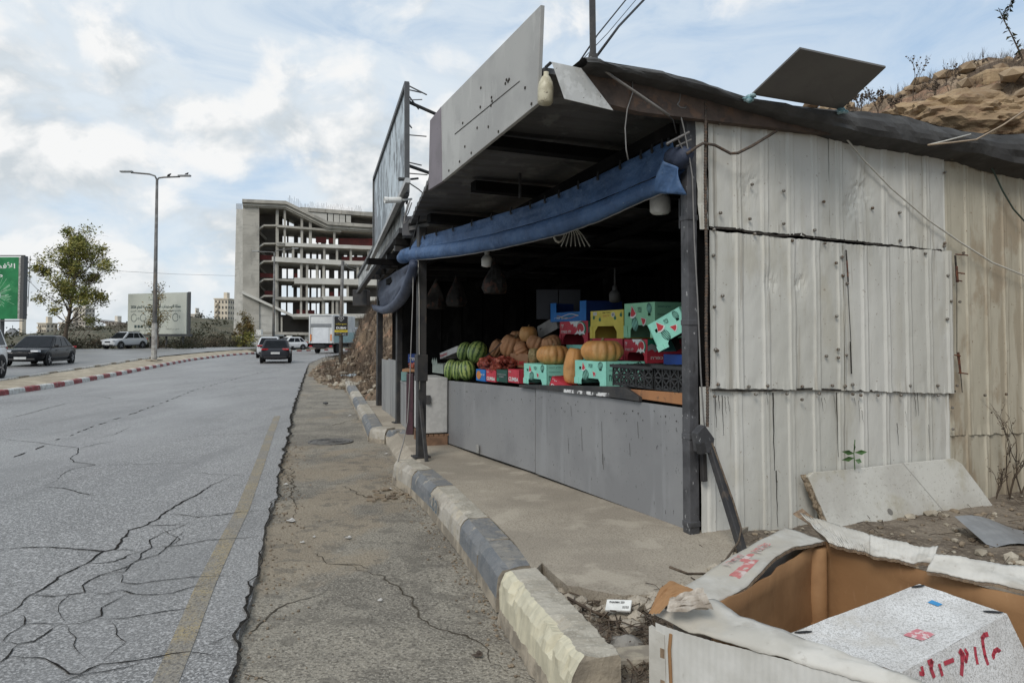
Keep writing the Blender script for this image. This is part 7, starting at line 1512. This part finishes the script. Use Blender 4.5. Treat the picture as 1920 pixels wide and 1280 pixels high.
# torn brown bits at the corners, inner corner tube, slotted strip at the outer corner
g = MB(); c = [at(1216, 1150, 2.42), at(1256, 1088, 2.5), at(1300, 1092, 2.5), at(1312, 1108, 2.46), at(1270, 1115, 2.42), at(1236, 1150, 2.38)]; q_ = c; g.grid(lambda u, v: q_[0].lerp(q_[5], v).lerp(q_[1].lerp(q_[3], v), u)+V((0, .006*fbm(u*3, v*5, 1), .006*fbm(u*3, v*4, 4)+.02*sin(u*pi))), 12, 12); g.build('torn_corner', m_kraft, bn_, fix=False)
g = MB(); c = [at(1250, 1142, 2.34), at(1256, 1118, 2.40), at(1318, 1100, 2.40), at(1338, 1140, 2.32), at(1310, 1153, 2.29), at(1272, 1148, 2.30)]; q_ = c; g.grid(lambda u, v: q_[0].lerp(q_[1], v).lerp(q_[3].lerp(q_[2], v), u)+V((0, .008*fbm(u*3, v*7, 1), .012*fbm(u*2, v*9, 4)-.004)), 16, 16); g.build('torn_flap', mat('wrinkled_card', (.45, .40, .34), (.22, .18, .14), 9, .85, stretch=(1, .3, 1), bump=.5, bscale=30), bn_)
g = MB(); c = [at(1488, 965, 3.6), at(1506, 955, 3.62), at(1560, 1000, 3.45), at(1566, 1026, 3.33), at(1552, 1022, 3.3), at(1520, 985, 3.5)]; g.slab(c, V((.0, .012, .004))); g.build('torn_corner', m_kedge, bn_)
g = MB(); p = gz(1506, 1012, ZRIM); g.tube([V((p.x+.04, p.y-.04, FLOOR+.01)), V((p.x+.04, p.y-.04, ZRIM-.02))], .043, 14); g.build('corner_tube', m_kraft, bn_, smooth=True)
g = MB(); p = V((p.x+.04, p.y-.04, .40)); g.box(p, (.15, .12, .10), V((.7, -.7, 0)), V((.7, .7, 0))); g.build('tube_collar', m_kraft, bn_, bevel=.006)
g = MB(); e_ = Ao+nF*.004; dF = (Do-Ao).normalized()
for k in range(5): p = e_+dF*.028+ZZ*(-.10-.10*k); g.box(p, (.016, .004, .03), dF, nF, ZZ); 
stuff(g.build('slot', m_kedge, bn_))
g = MB(); g.hexa([Ao-dF*.025+nF*.0+ZZ*(FLOOR-ZRIM), Ao+dF*.055+nF*.006+ZZ*(FLOOR-ZRIM), Ao+dF*.055+nF*.002+ZZ*(FLOOR-ZRIM), Ao-dF*.025-nF*.02+ZZ*(FLOOR-ZRIM), Ao-dF*.025+ZZ*-.03, Ao+dF*.035+nF*.006+ZZ*-.04, Ao+dF*.035+nF*.002+ZZ*-.04, Ao-dF*.025-nF*.02+ZZ*-.03]); g.build('corner_strip', m_card, bn_)
g = MB(); g.tube([Ao+dF*.06+ZZ*(-.03)+nF*.006, Ao+dF*.055+ZZ*(-.08)+nF*.008, Ao+dF*.065+ZZ*(-.3)+nF*.008, Ao+dF*.06+ZZ*(-.64)+nF*.006], .006, 5); g.build('strip_edge', m_kraft, bn_)
# outer left and back sheets
g = MB(); g.grid(wallg(gz(1262, 1115, ZRIM), Bo_, ZRIM-.02, FLOOR-.03, nAB, .02, 8), 20, 6); g.build('left_wall', m_flute, bn_, fix=False, smooth=True)
g = MB(); g.grid(wallg(Bo_, C2+nBC*.03, ZRIM-.02, FLOOR-.03, nBC, .02, 9), 20, 6); g.build('back_wall', m_flute, bn_, fix=False, smooth=True)
# ---- white box thrown into the bin
wbx = thing('white_box', 'speckled white carton with red Hebrew brush letters thrown into the big bin', 'box')
T1, T2, T3, T4 = gz(1479, 1187, .70), gz(1724, 1094, .775), gz(1888, 1150, .755), gz(1688, 1262, .69)
wbx.location = tuple((T1+T2+T3+T4)/4-ZZ*.3)
m_wb = mat('speckled_white_card', (.66, .655, .64), (.56, .55, .53), 5, .7, bump=.3, bscale=60, layers=((130, (1, 1, 1), .54, .66, (.26, .25, .23), .5), (260, (1, 1, 1), .54, .66, (.2, .19, .175), .5), (3, (1, 1, 1), .56, .7, (.47, .44, .39), .6)))
nt_ = (T2-T1).cross(T4-T1).normalized(); nt_ = nt_ if nt_.z > 0 else -nt_
dn = -nt_*.30
fo = ((T4-T1).normalized())*.10           # the sides splay out a little
G1, G2, G3, G4 = T1+dn-fo, T2+dn-fo, T3+dn+fo+V((.03, 0, 0)), T4+dn+fo
def topf(u, v): p = T1.lerp(T2, u).lerp(T4.lerp(T3, u), v); return p-nt_*(.012*sin(u*pi)*sin(v*pi)+.004*fbm(u*5, v*5))
g = MB(); g.grid(topf, 20, 12); g.build('top', m_wb, wbx, smooth=True, fix=False)
fn_ = (T3-T4).cross(G4-T4).normalized(); fn_ = fn_ if fn_.y < 0 else -fn_
for nm, q in (('front', (T4, T3, G3, G4)), ('end', (T3, T2, G2, G3)), ('end', (T1, T4, G4, G1)), ('back', (T2, T1, G1, G2))): g = MB(); g.grid(lambda u, v: q[0].lerp(q[1], u).lerp(q[3].lerp(q[2], u), v), 8, 4); g.build(nm, m_wb, wbx, fix=False)
g = MB()
for (cx, cy, w_, h_, an) in ((.06, .06, .055, .016, .5), (.955, .05, .05, .016, .3), (.955, .90, .055, .018, .9)):
    g.poly([topf(cx, cy)+nt_*.004+((T2-T1).normalized()*(cos(t)*w_*cos(an)-sin(t)*h_*sin(an))*.5+(T4-T1).normalized()*(cos(t)*w_*sin(an)+sin(t)*h_*cos(an))*.5) for t in [i/12*6.283 for i in range(12)]])
stuff(g.build('handle_hole', m_black, wbx, fix=False))
def onface(px, py): return onpl(px, py, T4+fn_*.003, fn_)
def c8(x, y): return onface(1480+x/4.364, 1060+y/4.364)
hl = MB()
for l, wd in (([(1675, 755), (1668, 735), (1680, 700), (1703, 685), (1725, 702), (1730, 750), (1718, 810), (1692, 850), (1662, 860)], .0075), ([(1622, 560), (1597, 566), (1580, 592), (1588, 660), (1604, 740), (1624, 802)], .0075), ([(1520, 670), (1526, 725), (1540, 797)], .0065), ([(1410, 888), (1416, 800), (1412, 725), (1395, 700)], .008), ([(1400, 690), (1425, 722), (1446, 782), (1458, 720), (1440, 688)], .0065), ([(1272, 798), (1342, 770)], .0065), ([(1228, 810), (1240, 850), (1252, 892)], .0065), ([(1140, 792), (1168, 780), (1160, 840), (1184, 905)], .0075), ([(1085, 830), (1098, 885), (1070, 880)], .006)):
    pts = [c8(*q) for q in l]
    for a, b in zip(pts, pts[1:]):
        d = (b-a).normalized(); s_ = d.cross(fn_).normalized()*wd; e = d*wd*.5; hl.quad(a-s_-e, b-s_+e, b+s_+e, a+s_-e)
stuff(hl.build('hand_lettering', m_mark, wbx, fix=False))
g = MB(); g.poly([c8(1705, 935), c8(1830, 855), c8(1862, 945), c8(1880, 1010), c8(1700, 990)]); g.build('torn_hole', m_black, wbx, fix=False)
g = MB(); f = lambda u, v: topf(u, v)+nt_*.003; g.poly([f(.83, .33), f(.87, .33), f(.87, .45), f(.83, .45)]); g.build('blue_sticker', plain('sticker_blue', (.05, .27, .55), .5), wbx, fix=False)
g = MB(); g.grid(lambda u, v: topf(.40+.12*u, .60+.18*v)+nt_*.003, 4, 4); g.build('red_stamp', mat('stamp_red', (.52, .19, .21), (.62, .52, .5), 60, .7, lo=.5, hi=.6), wbx, fix=False)
# ---- white board leaning on the wall
lb = thing('leaning_board', 'large dirty white board with rounded corners leaning against the foot of the side wall', 'board')
q = [wallp(1512, 886, -.10), wallp(1796, 858, -.10), None, gz(1566, 1010, .14)]; q[2] = onpl(1880, 972, q[0], (q[1]-q[0]).cross(q[3]-q[0])); lb.location = tuple((q[2]+q[3])/2)
m_lb = mat('scuffed_panel', (.56, .55, .50), (.47, .455, .41), 2, .7, bump=.25, bscale=30, layers=((40, (.4, 1, 1), .60, .70, (.26, .24, .20), .7), (60, (1, 1, 1), .64, .70, (.12, .11, .09), .7), (1.2, (1, 1, 1), .56, .7, (.40, .37, .29), .7), (20, (1, 3, 3), .60, .72, (.34, .31, .25), .5)))
nl = (q[1]-q[0]).cross(q[3]-q[0]).normalized(); nl = nl if nl.y < 0 else -nl
P = lambda u, v: q[0].lerp(q[1], u).lerp(q[3].lerp(q[2], u), v)
ring = [P(.04, 0), P(.3, .01), P(.65, -.005), P(.97, 0), P(1.0, .10), P(1.003, .5), P(1.0, .94), P(.97, 1.0), P(.6, 1.0), P(.3, 1.005), P(.02, 1.0), P(0, .95), P(.0, .5), P(.0, .06)]
g = MB(); g.slab(ring, -nl*.045); g.build('panel', m_lb, lb, bevel=.006)
g = MB(); g.grid(lambda u, v: P(-.004, .02+.96*u)-nl*(.002+.060*v)+(q[0]-q[1]).normalized()*(.018*sin(v*pi)+.022*fbm(u*9, v*3)), 24, 5); g.build('crumbling_edge', mat('crumbled_core', (.30, .24, .17), (.14, .105, .07), 30, .9, bump=.8, bscale=50), lb, fix=False)
g = MB(); a = P(.61, .02)+nl*.002; b = P(.685, .98)+nl*.002; s_ = (q[1]-q[0]).normalized()*.0018; g.quad(a-s_, a+s_, b+s_, b-s_); c = P(.36, .70)+nl*.002; g.poly([c+((q[1]-q[0]).normalized()*cos(t)+(q[3]-q[0]).normalized()*sin(t))*.028 for t in [i/12*6.283 for i in range(12)]]); stuff(g.build('stain', mat('grey_stain', (.20, .19, .17)), lb, fix=False))
# ---- loose kerb block, stones
a, b = gz(934, 1068, .285), gz(1066, 1236, .285); a.z = b.z = 0
ks = kstone(None, a, b, .245, .315, -.03, [m_cream, m_kc, m_ctop], side=1, name='loose_kerb_block', rough=.012, seed=77); tag(ks, 'displaced cream painted kerb block nearest the camera, its end broken', 'kerb block')
g = MB(); p = gz(1174, 1222, .12); g.rock(p+ZZ*.02, .12, random.Random(4), .6, n=2); tag(g.build('grey_stone', mat('grey_stone', (.25, .235, .21), (.14, .13, .115), 12, .9, bump=.5, bscale=30), None, bevel=.004), 'angular grey stone between the kerb block end and the bin', 'stone')
a, b = gz(1150, 1272, .10), gz(1262, 1262, .10); g = MB(); d = (b-a).normalized(); s_ = V((-d.y, d.x, 0)); g.box((a+b)/2+s_*.06+ZZ*-.02, ((b-a).length, .16, .22), d, s_, ZZ); ob = g.build('kerb_fragment', mat('kerb_fragment', (.36, .32, .25), (.24, .21, .17), 8, .9, bump=.6, bscale=30), None, bevel=.02); tag(ob, 'broken kerb fragment with red paint at the foot of the bin', 'kerb fragment')
g = MB(); c = (a+b)/2-s_*.0215+ZZ*-.05; g.slab([c-d*.06-ZZ*.08, c+d*.2-ZZ*.08, c+d*.2+ZZ*.065, c-d*.06+ZZ*.055], -s_*.003); g.build('red_paint', m_red, ob, fix=False)
# kerb number scrawled in blue-grey
g = MB(); kf = []
A0, B0_ = kp[2], kp[3]; d = (B0_-A0).normalized(); s_ = V((d.y, -d.x, 0)); s_ = s_ if s_.x < 0 else -s_
put_text(g, '2.33', A0+d*.10+ZZ*.09+s_*.012, d, ZZ, .36, .12, .02, 0, .004); stuff(g.build('scrawl', mat('blue_grey_scrawl', (.13, .17, .20)), rk, fix=False))
# manhole
mh = thing('manhole_cover', 'round iron manhole cover sunk in the dirty shoulder', 'manhole cover', tuple(gz(620, 827, -.02))); m_iron = mat('worn_iron', (.17, .16, .145), (.11, .105, .10), 14, .7, metal=.3, bump=.4, bscale=50)
zs = shoulder_z(gz(620, 827).x, gz(620, 827).y)
mh.location.z = zs+.006; g = MB(); g.lathe((0, 0, 0), [(.36, -.03), (.36, .012), (.32, .014), (.315, .004), (.30, .004), (.295, .012), (.0, .012)], 36); g.build('ring', m_iron, mh, local=True)
for rr in (.24, .18, .12, .06): g = MB(); g.lathe((0, 0, 0), [(rr, .011), (rr, .018), (rr-.02, .018), (rr-.02, .011)], 32); g.build('raised_ring', m_iron, mh, local=True)
# ---- rubble, stones, gravel
r = random.Random(17); m_rub = mat('limestone', (.42, .375, .30), (.28, .245, .19), 6, .9, bump=.5, bscale=20); m_rub2 = mat('brown_rubble', (.24, .19, .135), (.16, .125, .09), 6, .9, bump=.5, bscale=20)
k = 0
for (px, py, s_, lab) in ((650, 716, .28, 'pale squared block at the near end of the rubble'), (642, 722, .16, 'small pale stone left of the squared block'), (662, 722, .30, 'long pale block lying beside the kerb end'), (627, 722, .12, 'white stone lying apart at the rubble edge'), (666, 668, .35, 'flat pale boulder under the bank behind the pole'), (672, 674, .25, 'pale stone on the slope below the flat boulder'), (645, 700, .24, 'pale stone in the middle of the rubble line'), (636, 690, .20, 'small pale stone left of the rubble line'), (634, 682, .22, 'pale stone near the pole foot'), (663, 690, .26, 'pale stone tilted on the slope right of the pole'), (668, 702, .18, 'pale stone just above the pale bag'), (652, 684, .2, 'pale stone between pole and slope')):
    p = gz(px, py, .0); t_ = .12 if py > 700 else .2; p = gz(px, py, t_); g = MB(); g.rock(p, s_*.75, random.Random(k), .65, n=1); tag(g.build('stone', m_rub, None, bevel=.02), lab, 'stone', 'stones along the foot of the bank'); k += 1
g = MB()
for i in range(520):
    u = r.uniform(.40, .74); tt = r.uniform(.0, 2.3); p = bank_pt(u, tt); g.rock(p+ZZ*.02, r.uniform(.03, .15), r, .7)
tag(stuff(g.build('rubble', m_rub2, None)), 'brown rubble spilling along the foot of the bank beyond the stall', 'rubble')
g = MB()
for i in range(260): u = r.uniform(.42, .70); tt = r.uniform(.2, 2.0); p = bank_pt(u, tt); g.rock(p+ZZ*.02, r.uniform(.03, .12), r, .7)
tag(stuff(g.build('pale_rubble', m_rub, None)), 'pale stone chips scattered over the bank foot', 'rubble')
g = MB()
for i in range(520):
    y = r.uniform(1.2, 12); x = edge_x(y)+abs(r.gauss(.05, .16)); g.rock((x, y, shoulder_z(x, y)+.004), r.uniform(.004, .013), r, .7)
for i in range(260):
    y = r.uniform(3, 9); x = interp(sorted([(p.x, p.y) for p in kp]+[(.24, 3.2)], key=lambda q: q[1]), y)-abs(r.gauss(.02, .10)); g.rock((x, y, shoulder_z(x, y)+.004), r.uniform(.004, .014), r, .7)
tag(stuff(g.build('gravel', m_rub2, None)), 'loose gravel along the broken road edge and the kerb', 'gravel')
g = MB()
for i in range(1300):
    x, y = r.uniform(.35, 5.5), r.uniform(1.6, 6.8)
    if y > 5.25+.451*(x-1.35) or (y > 4.1 and x < 1.3): continue
    g.rock((x, y, earth_h(x, y)+.006), r.uniform(.005, .03)*(1 if r.random() < .92 else 2.0), r, .6)
g2 = MB()
for i in range(420):
    x, y = r.uniform(.4, 5.5), r.uniform(2.2, 6.9); yw = 5.3+.451*(x-1.35)
    if y > yw or (y > 4.1 and x < 1.3): continue
    g2.rock((x, y, earth_h(x, y)+.01), r.uniform(.006, .03)*(1 if r.random() < .85 else 2.2), r, .6)
tag(stuff(g2.build('pale_debris', m_rub, None)), 'pale chips and lumps scattered on the earth behind the bin', 'debris')
tag(stuff(g.build('debris', m_rub2, None)), 'stone debris scattered over the earth before the side wall', 'debris')
g = MB()
for i in range(900):
    x, y = r.uniform(.3, 5.5), r.uniform(2.2, 6.8)
    if x < .24+(4.5-y)*.25: continue
    if y > 5.3+.451*(x-1.35) or (y > 4.15 and x < 1.25): continue
    if x > 1.6 and r.random() < .35: continue
    z = earth_h(x, y)+.015; a = r.uniform(0, 6.28); ln = r.uniform(.03, .16); g.tube([V((x, y, z)), V((x+cos(a)*ln*.5, y+sin(a)*ln*.5, z+r.uniform(.005, .03))), V((x+cos(a)*ln, y+sin(a)*ln, z+r.uniform(-.01, .03)))], .0025, 3, cap=False)
for i in range(1100):
    y = r.uniform(2.75, 4.25); x = r.uniform(.24+(4.5-y)*.25, 1.2); z = earth_h(x, y)+r.uniform(.005, .05); a = r.uniform(0, 6.28); ln = r.uniform(.03, .2); g.tube([V((x, y, z)), V((x+cos(a)*ln*.5, y+sin(a)*ln*.5, z+r.uniform(0, .03))), V((x+cos(a)*ln, y+sin(a)*ln, z+r.uniform(-.02, .03)))], r.choice((.0018, .0026, .004)), 3, cap=False)
for i in range(500):
    y = r.uniform(2.75, 4.25); x = r.uniform(.2+(4.5-y)*.25, 1.2); leaf(g, V((x, y, earth_h(x, y)+r.uniform(.005, .04))), r.uniform(.02, .05), r)
tag(stuff(g.build('dry_litter', m_dead, None)), 'dry twigs and stalks strewn over the earth by the kerb and bin', 'twigs')
for (px, py, z, s_, lab) in ((1248, 1008, .2, .05, 'pale stone at the pavement corner by the counter end'), (1418, 1000, .2, .06, 'flat stone at the foot of the side wall right of the prop'), (1450, 1004, .18, .08, 'slab of broken concrete under the leaning board'), (1275, 1092, .15, .07, 'broken concrete lump at the torn pavement edge'), (1190, 1100, .14, .06, 'pale lump below the pavement break'), (1840, 1008, .15, .06, 'small pale stone right of the leaning board'), (1700, 1020, .15, .05, 'small stone behind the back flap of the bin'), (1225, 1115, .12, .05, 'small grey lump left of the bin corner')):
    g = MB(); g.rock(gz(px, py, z), s_, random.Random(px), .6, n=1); tag(g.build('stone', m_rub, None, bevel=.006), lab, 'stone')
g = MB()
for i in range(150):
    t = r.random(); q_ = t*(len(near)-3); k = int(q_); x = near[k][0]+(near[k+1][0]-near[k][0])*(q_-k); y = near[k][1]+(near[k+1][1]-near[k][1])*(q_-k)-abs(r.gauss(0, .10))+.02; s_ = r.uniform(.008, .045) if r.random() < .8 else r.uniform(.05, .08)
    g.rock((x+r.gauss(0, .03), y, earth_h(x, y)+s_*.4), s_, r, .7)
tag(stuff(g.build('broken_concrete', m_conc, None)), 'broken concrete crumbling along the near edge of the pavement slab', 'rubble')
# branch under the pavement edge, sheet scrap, packets and litter
rope('branch', 'bare stick lying under the broken pavement edge', 'stick', [gz(1030, 1100, .16), gz(1065, 1120, .2), gz(1110, 1145, .2), gz(1150, 1160, .16)], .008, m_dead)
g = MB(); c = gz(1895, 1025, .17); g.grid(lambda u, v: c+V((-.28+.7*u, -.22+.42*v+.1*u, .05+.12*v*(1-u)+.03*sin(u*6))), 10, 6); o = g.build('metal_scrap', plain('scrap_sheet', (.30, .31, .32), .5, .3), None, fix=False); tag(o, 'bent grey metal sheet scrap at the right edge behind the bin', 'scrap')
pk_ = thing('medicine_packet', 'crushed white packet lying among twigs below the pavement edge', 'packet', tuple(gz(1160, 1135, .235))); e1 = V((.97, -.22, .05)).normalized(); e2 = V((.25, .85, .45)).normalized()
g = MB(); g.box(V(pk_.location), (.135, .075, .016), e1, e2, e1.cross(e2)); g.build('carton', m_white, pk_, bevel=.004)
g = MB(); put_text(g, 'PHARMA 250', V(pk_.location)-e1*.05+e2*.008+e1.cross(e2)*.009, e1, e2, .08, .014, .02, 0, .002)
for i in range(9): p = V(pk_.location)+e1*(.022+.004*i)-e2*.026+e1.cross(e2)*.0095; g.quad(p, p+e1*(.0012+.001*(i % 2)), p+e1*(.0012+.001*(i % 2))+e2*.018, p+e2*.018)
stuff(g.build('lettering', pb_, pk_, fix=False))
LT = [(544, 972, .045, 'crumpled grey paper scrap on the shoulder beside the road edge'), (588, 1000, .02, 'pinkish wrapper scrap on the shoulder cracks'), (535, 905, .03, 'white scrap at the road edge beside the tyre marks'), (653, 1002, .03, 'small white scrap on the shoulder near the kerb graffiti'), (640, 716, .05, 'pale scrap near the rubble'), (655, 778, .05, 'white flat scrap on the shoulder by the far kerb'), (724, 848, .03, 'white scrap at the broken kerb gap'), (731, 914, .03, 'white scrap at the foot of the near kerb'), (712, 1119, .02, 'tiny white scrap on the near shoulder'), (895, 1222, .035, 'brown dry leaf on the shoulder at the kerb block foot'), (567, 1010, .02, 'tiny white scrap by the road edge crack'), (823, 1042, .02, 'dark scrap by the dark kerb stones')]
m_pap = plain('paper_scrap', (.55, .53, .50), .8)
for i, (px, py, s_, lab) in enumerate(LT):
    p = gz(px, py); p.z = shoulder_z(p.x, p.y)+.012; g = MB(); rr_ = random.Random(i); g.v = []; g.poly([p+V((cos(t)*s_*rr_.uniform(.5, 1.3), sin(t)*s_*rr_.uniform(.4, 1.0), rr_.uniform(0, .3)*s_)) for t in (0, .9, 1.7, 2.6, 3.5, 4.2, 5.3)]); g.poly([p+V((s_*.3, 0, .3*s_)), p+V((s_*.9, s_*.5, .1*s_)), p+V((s_*.2, s_*.9, .5*s_)), p+V((-s_*.4, s_*.5, .2*s_))]); tag(g.build('litter', m_pap if 'brown' not in lab and 'dark' not in lab else m_dead, None, fix=False), lab, 'litter')
p = gz(668, 706, .2); g = MB(); g.grid(lambda u, v: p+V((-.55+1.1*u, -.15+.3*v, .06*sin(u*pi)*sin(v*pi)+.05*fbm(u*5, v*4)+.04)), 10, 5); tag(g.build('plastic_bag', plain('pale_blue_bag', (.50, .58, .62), .5), None, fix=False, smooth=True), 'pale blue plastic bag lying on the rubble by the kerb end', 'bag')
p = gz(611, 757); g = MB(); g.rock(p+ZZ*.02, .07, r, .6); tag(g.build('black_scrap', m_black, None), 'small black lump on the shoulder near the manhole', 'scrap')
# tarmac crumbs at the end of the kerb
g = MB()
for i in range(26): p = gz(735+R.uniform(-45, 35), 922+R.uniform(-10, 12)); p.z = shoulder_z(p.x, p.y)+.012; g.box(p, (R.uniform(.04, .12), R.uniform(.02, .05), .015), V((cos(i), sin(i), 0)), V((-sin(i), cos(i), 0)), ZZ)
tag(stuff(g.build('bark_chips', m_rub2, None)), 'brown chips heaped at the foot of the kerb below the hanging cord', 'chips')
# ---- boulders on the hill above the shed
m_bould = mat('ochre_rock', (.36, .26, .155), (.25, .175, .105), 2.5, .9, bump=.8, bscale=6, bdist=.05, layers=((4, (1, 1, 3), .56, .66, (.22, .14, .085), .7),))
def crag(c, r_, sd, sq):
    g = MB(); q = random.Random(sd); bm = bmesh.new(); bmesh.ops.create_icosphere(bm, subdivisions=5, radius=1)
    for v in bm.verts:
        p = v.co.copy(); k = 1+.22*fbm(p.x*1.2+sd, p.y*1.2, p.z*1.2)+.10*fbm(p.x*3.5, p.y*3.5+sd, p.z*6)+.035*fbm(p.x*11, p.y*11, p.z*17+sd)
        g.v.append((c.x+p.x*r_*k, c.y+p.y*r_*.8*k, c.z+p.z*r_*sq*k))
    g.f = [tuple(v.index for v in f.verts) for f in bm.faces]; g.m = [0]*len(g.f); bm.free(); return g
c = at(1805, 240, 8.95); tag(crag(c, .88, 3, .46).build('boulder', m_bould, None), 'large rounded ochre boulder behind the roof edge at upper right', 'boulder')
c = at(1940, 232, 8.6); tag(crag(c, .5, 8, .6).build('boulder', m_bould, None, smooth=True), 'smaller ochre boulder at the right frame edge above the roof', 'boulder')
g = MB(); c = at(1885, 152, 10.8); g.box(c, (1.1, .6, .26), V((.98, .1, .12)).normalized(), V((-.1, .98, 0)).normalized()); tag(g.build('flat_rock', m_bould, None, bevel=.06), 'flat slab of rock on the crest at upper right', 'rock')
g = MB()
for i in range(420):
    u = r.uniform(.085, .27); tt = r.uniform(.5, 5); p = bank_pt(u, tt); g.rock(p, r.uniform(.05, .24), r, .6)
tag(stuff(g.build('hill_stones', mat('hill_stone', (.36, .27, .175), (.24, .17, .11), 3, .9, bump=.6, bscale=12), None)), 'broken stones covering the slope above the shed', 'stones')
# dry brush on the banks
g = MB()
def twigs(g, p, h, r, n=5):
    for k in range(n):
        a = r.uniform(0, 6.28); s_ = r.uniform(.1, .5)*h; q = p+V((cos(a)*s_, sin(a)*s_, h*r.uniform(.5, 1))); m_ = p.lerp(q, .5)+V((r.uniform(-1, 1), r.uniform(-1, 1), .5))*h*.08; w_ = V((-sin(a), cos(a), 0))*h*.010
        g.quad(p-w_, p+w_, m_+w_*.8, m_-w_*.8); g.quad(m_-w_*.8, m_+w_*.8, q+w_*.3, q-w_*.3)
for i in range(8000):
    u = r.uniform(.40, .80); tt = r.uniform(.3, 4.5)
    if tt < 1.4 and r.random() < .7: continue
    twigs(g, bank_pt(u, tt), r.uniform(.15, .6), r, 6)
for i in range(5200): u = r.uniform(.07, .29); tt = r.uniform(.9, 6.5); twigs(g, bank_pt(u, tt), r.uniform(.06, .22), r, 6)
tag(stuff(g.build('dry_brush', m_dead, None, fix=False)), 'dry brown brush and stalks covering the banks', 'brush')
def thorn(label, px, py, y, h, seed, lean=0.0, bud=.022, n0=3, depth=3, px_top=None, name='thorn_bush', cat='dry plant'):
    r = random.Random(seed); p = at(px, py, y); t = thing(name, label, cat, tuple(p)); g = MB(); tips = []
    for k in range(n0): d = V((lean+r.uniform(-.4, .4), r.uniform(-.4, .4), 1)).normalized(); branches(g, V((0, 0, 0)), d, h*.34*r.uniform(.8, 1.1), .008*h**.5, depth, r, tips, .65, .1)
    g.build('stems', m_dead, t, local=True); g = MB()
    for q, ln in tips:
        for k in range(1 if r.random() < .5 else 0): g.rock(q+V((r.gauss(0, .02), r.gauss(0, .02), r.gauss(0, .02)))*h, bud*r.uniform(.4, 1.2), r, 1)
    stuff(g.build('seed_heads', m_dead, t, local=True)); return t
for i, (px, py, y, h, ln, nn0, lab) in enumerate(((1708, 205, 10.2, .95, .02, 1, 'tallest forked thorn twig standing against the sky'), (1780, 178, 10.4, .50, -.1, 2, 'bristly thorn twigs on the crest right of the tallest one'), (1648, 218, 10.4, .45, -.1, 4, 'low tangle of thorn twigs behind the loose plate'), (1615, 215, 10.6, .38, -.2, 4, 'thin thorn twigs just right of the loose plate'), (1680, 222, 10.3, .35, .1, 4, 'low thorn twigs below the tallest one'), (1755, 195, 10.3, .38, 0, 3, 'thorn twigs on the slope below the bristly ones'), (1845, 150, 10.6, .35, .15, 1, 'single thin stalk left of the flat rock'), (1590, 216, 10.7, .28, -.2, 3, 'smallest thorn twigs at the plate corner'))):
    thorn(lab, px, py, y, h, 30+i, ln, .014, nn0)
t = thing('tall_weed', 'tall feathery dry stalk arching at the top right corner', 'dry plant', tuple(at(1925, 150, 10.5))); g = MB(); pts = [at(x, y, 10.5) for x, y in ((1925, 150), (1915, 105), (1898, 68), (1882, 38), (1872, 15))]; g.tube(pts, [.014, .012, .010, .007, .004], 5); pts2 = [at(x, y, 10.5) for x, y in ((1881, 36), (1890, 20), (1896, 2), (1898, -20))]; g.tube(pts2, [.007, .005, .004, .003], 4); g.build('stem', m_dead, t)
g = MB()
for l in (pts, pts2):
    for i in range(46): u = r.uniform(.15, 1); q = u*(len(l)-1); k = min(int(q), len(l)-2); p = l[k].lerp(l[k+1], q-k); a = r.uniform(0, 6.28); d = V((cos(a)*.7, sin(a)*.3, .6)).normalized(); leaf(g, p, r.uniform(.03, .10), r)
stuff(g.build('leaflets', m_scrub, t, fix=False))
# plant sprig and weeds at the wall foot
sg = thing('green_sprig', 'small green sprig growing behind the leaning board at the wall', 'plant', tuple(wallp(1603, 868, -.10))); m_sp = mat('fresh_leaf', (.075, .15, .045), (.05, .11, .035), 12, .5)
g = MB(); g.tube([wallp(1603, 880, -.12), wallp(1601, 850, -.13), wallp(1603, 824, -.13)], .004, 4); g.build('stem', m_sp, sg)
for (x0, y0, x1, y1, wd) in ((1602, 850, 1578, 846, .02), (1602, 848, 1626, 847, .02), (1602, 858, 1578, 862, .02), (1603, 862, 1616, 866, .022), (1602, 846, 1601, 832, .013)):
    a, b = wallp(x0, y0, -.13), wallp(x1, y1, -.17); d = b-a; s_ = d.cross(U).normalized()*wd; m_ = a.lerp(b, .5); g = MB(); g.poly([a, m_-s_-U*.006, b, m_+s_-U*.006]); g.build('leaf', m_sp, sg, fix=False)
thorn('reddish dry weeds climbing the rear foot of the side wall', 1893, 935, 6.6, .62, 61, -.1, .007, 3, 2, name='wall_weed'); thorn('thin dry weed stalks at the right frame edge by the wall', 1915, 925, 6.7, .85, 62, 0, .007, 2, 3, name='wall_weed')
thorn('dry stalks rising left of the pale rear sheet by the leaning board', 1868, 935, 6.5, .35, 63, .1, .008, 4, 2, name='wall_weed')
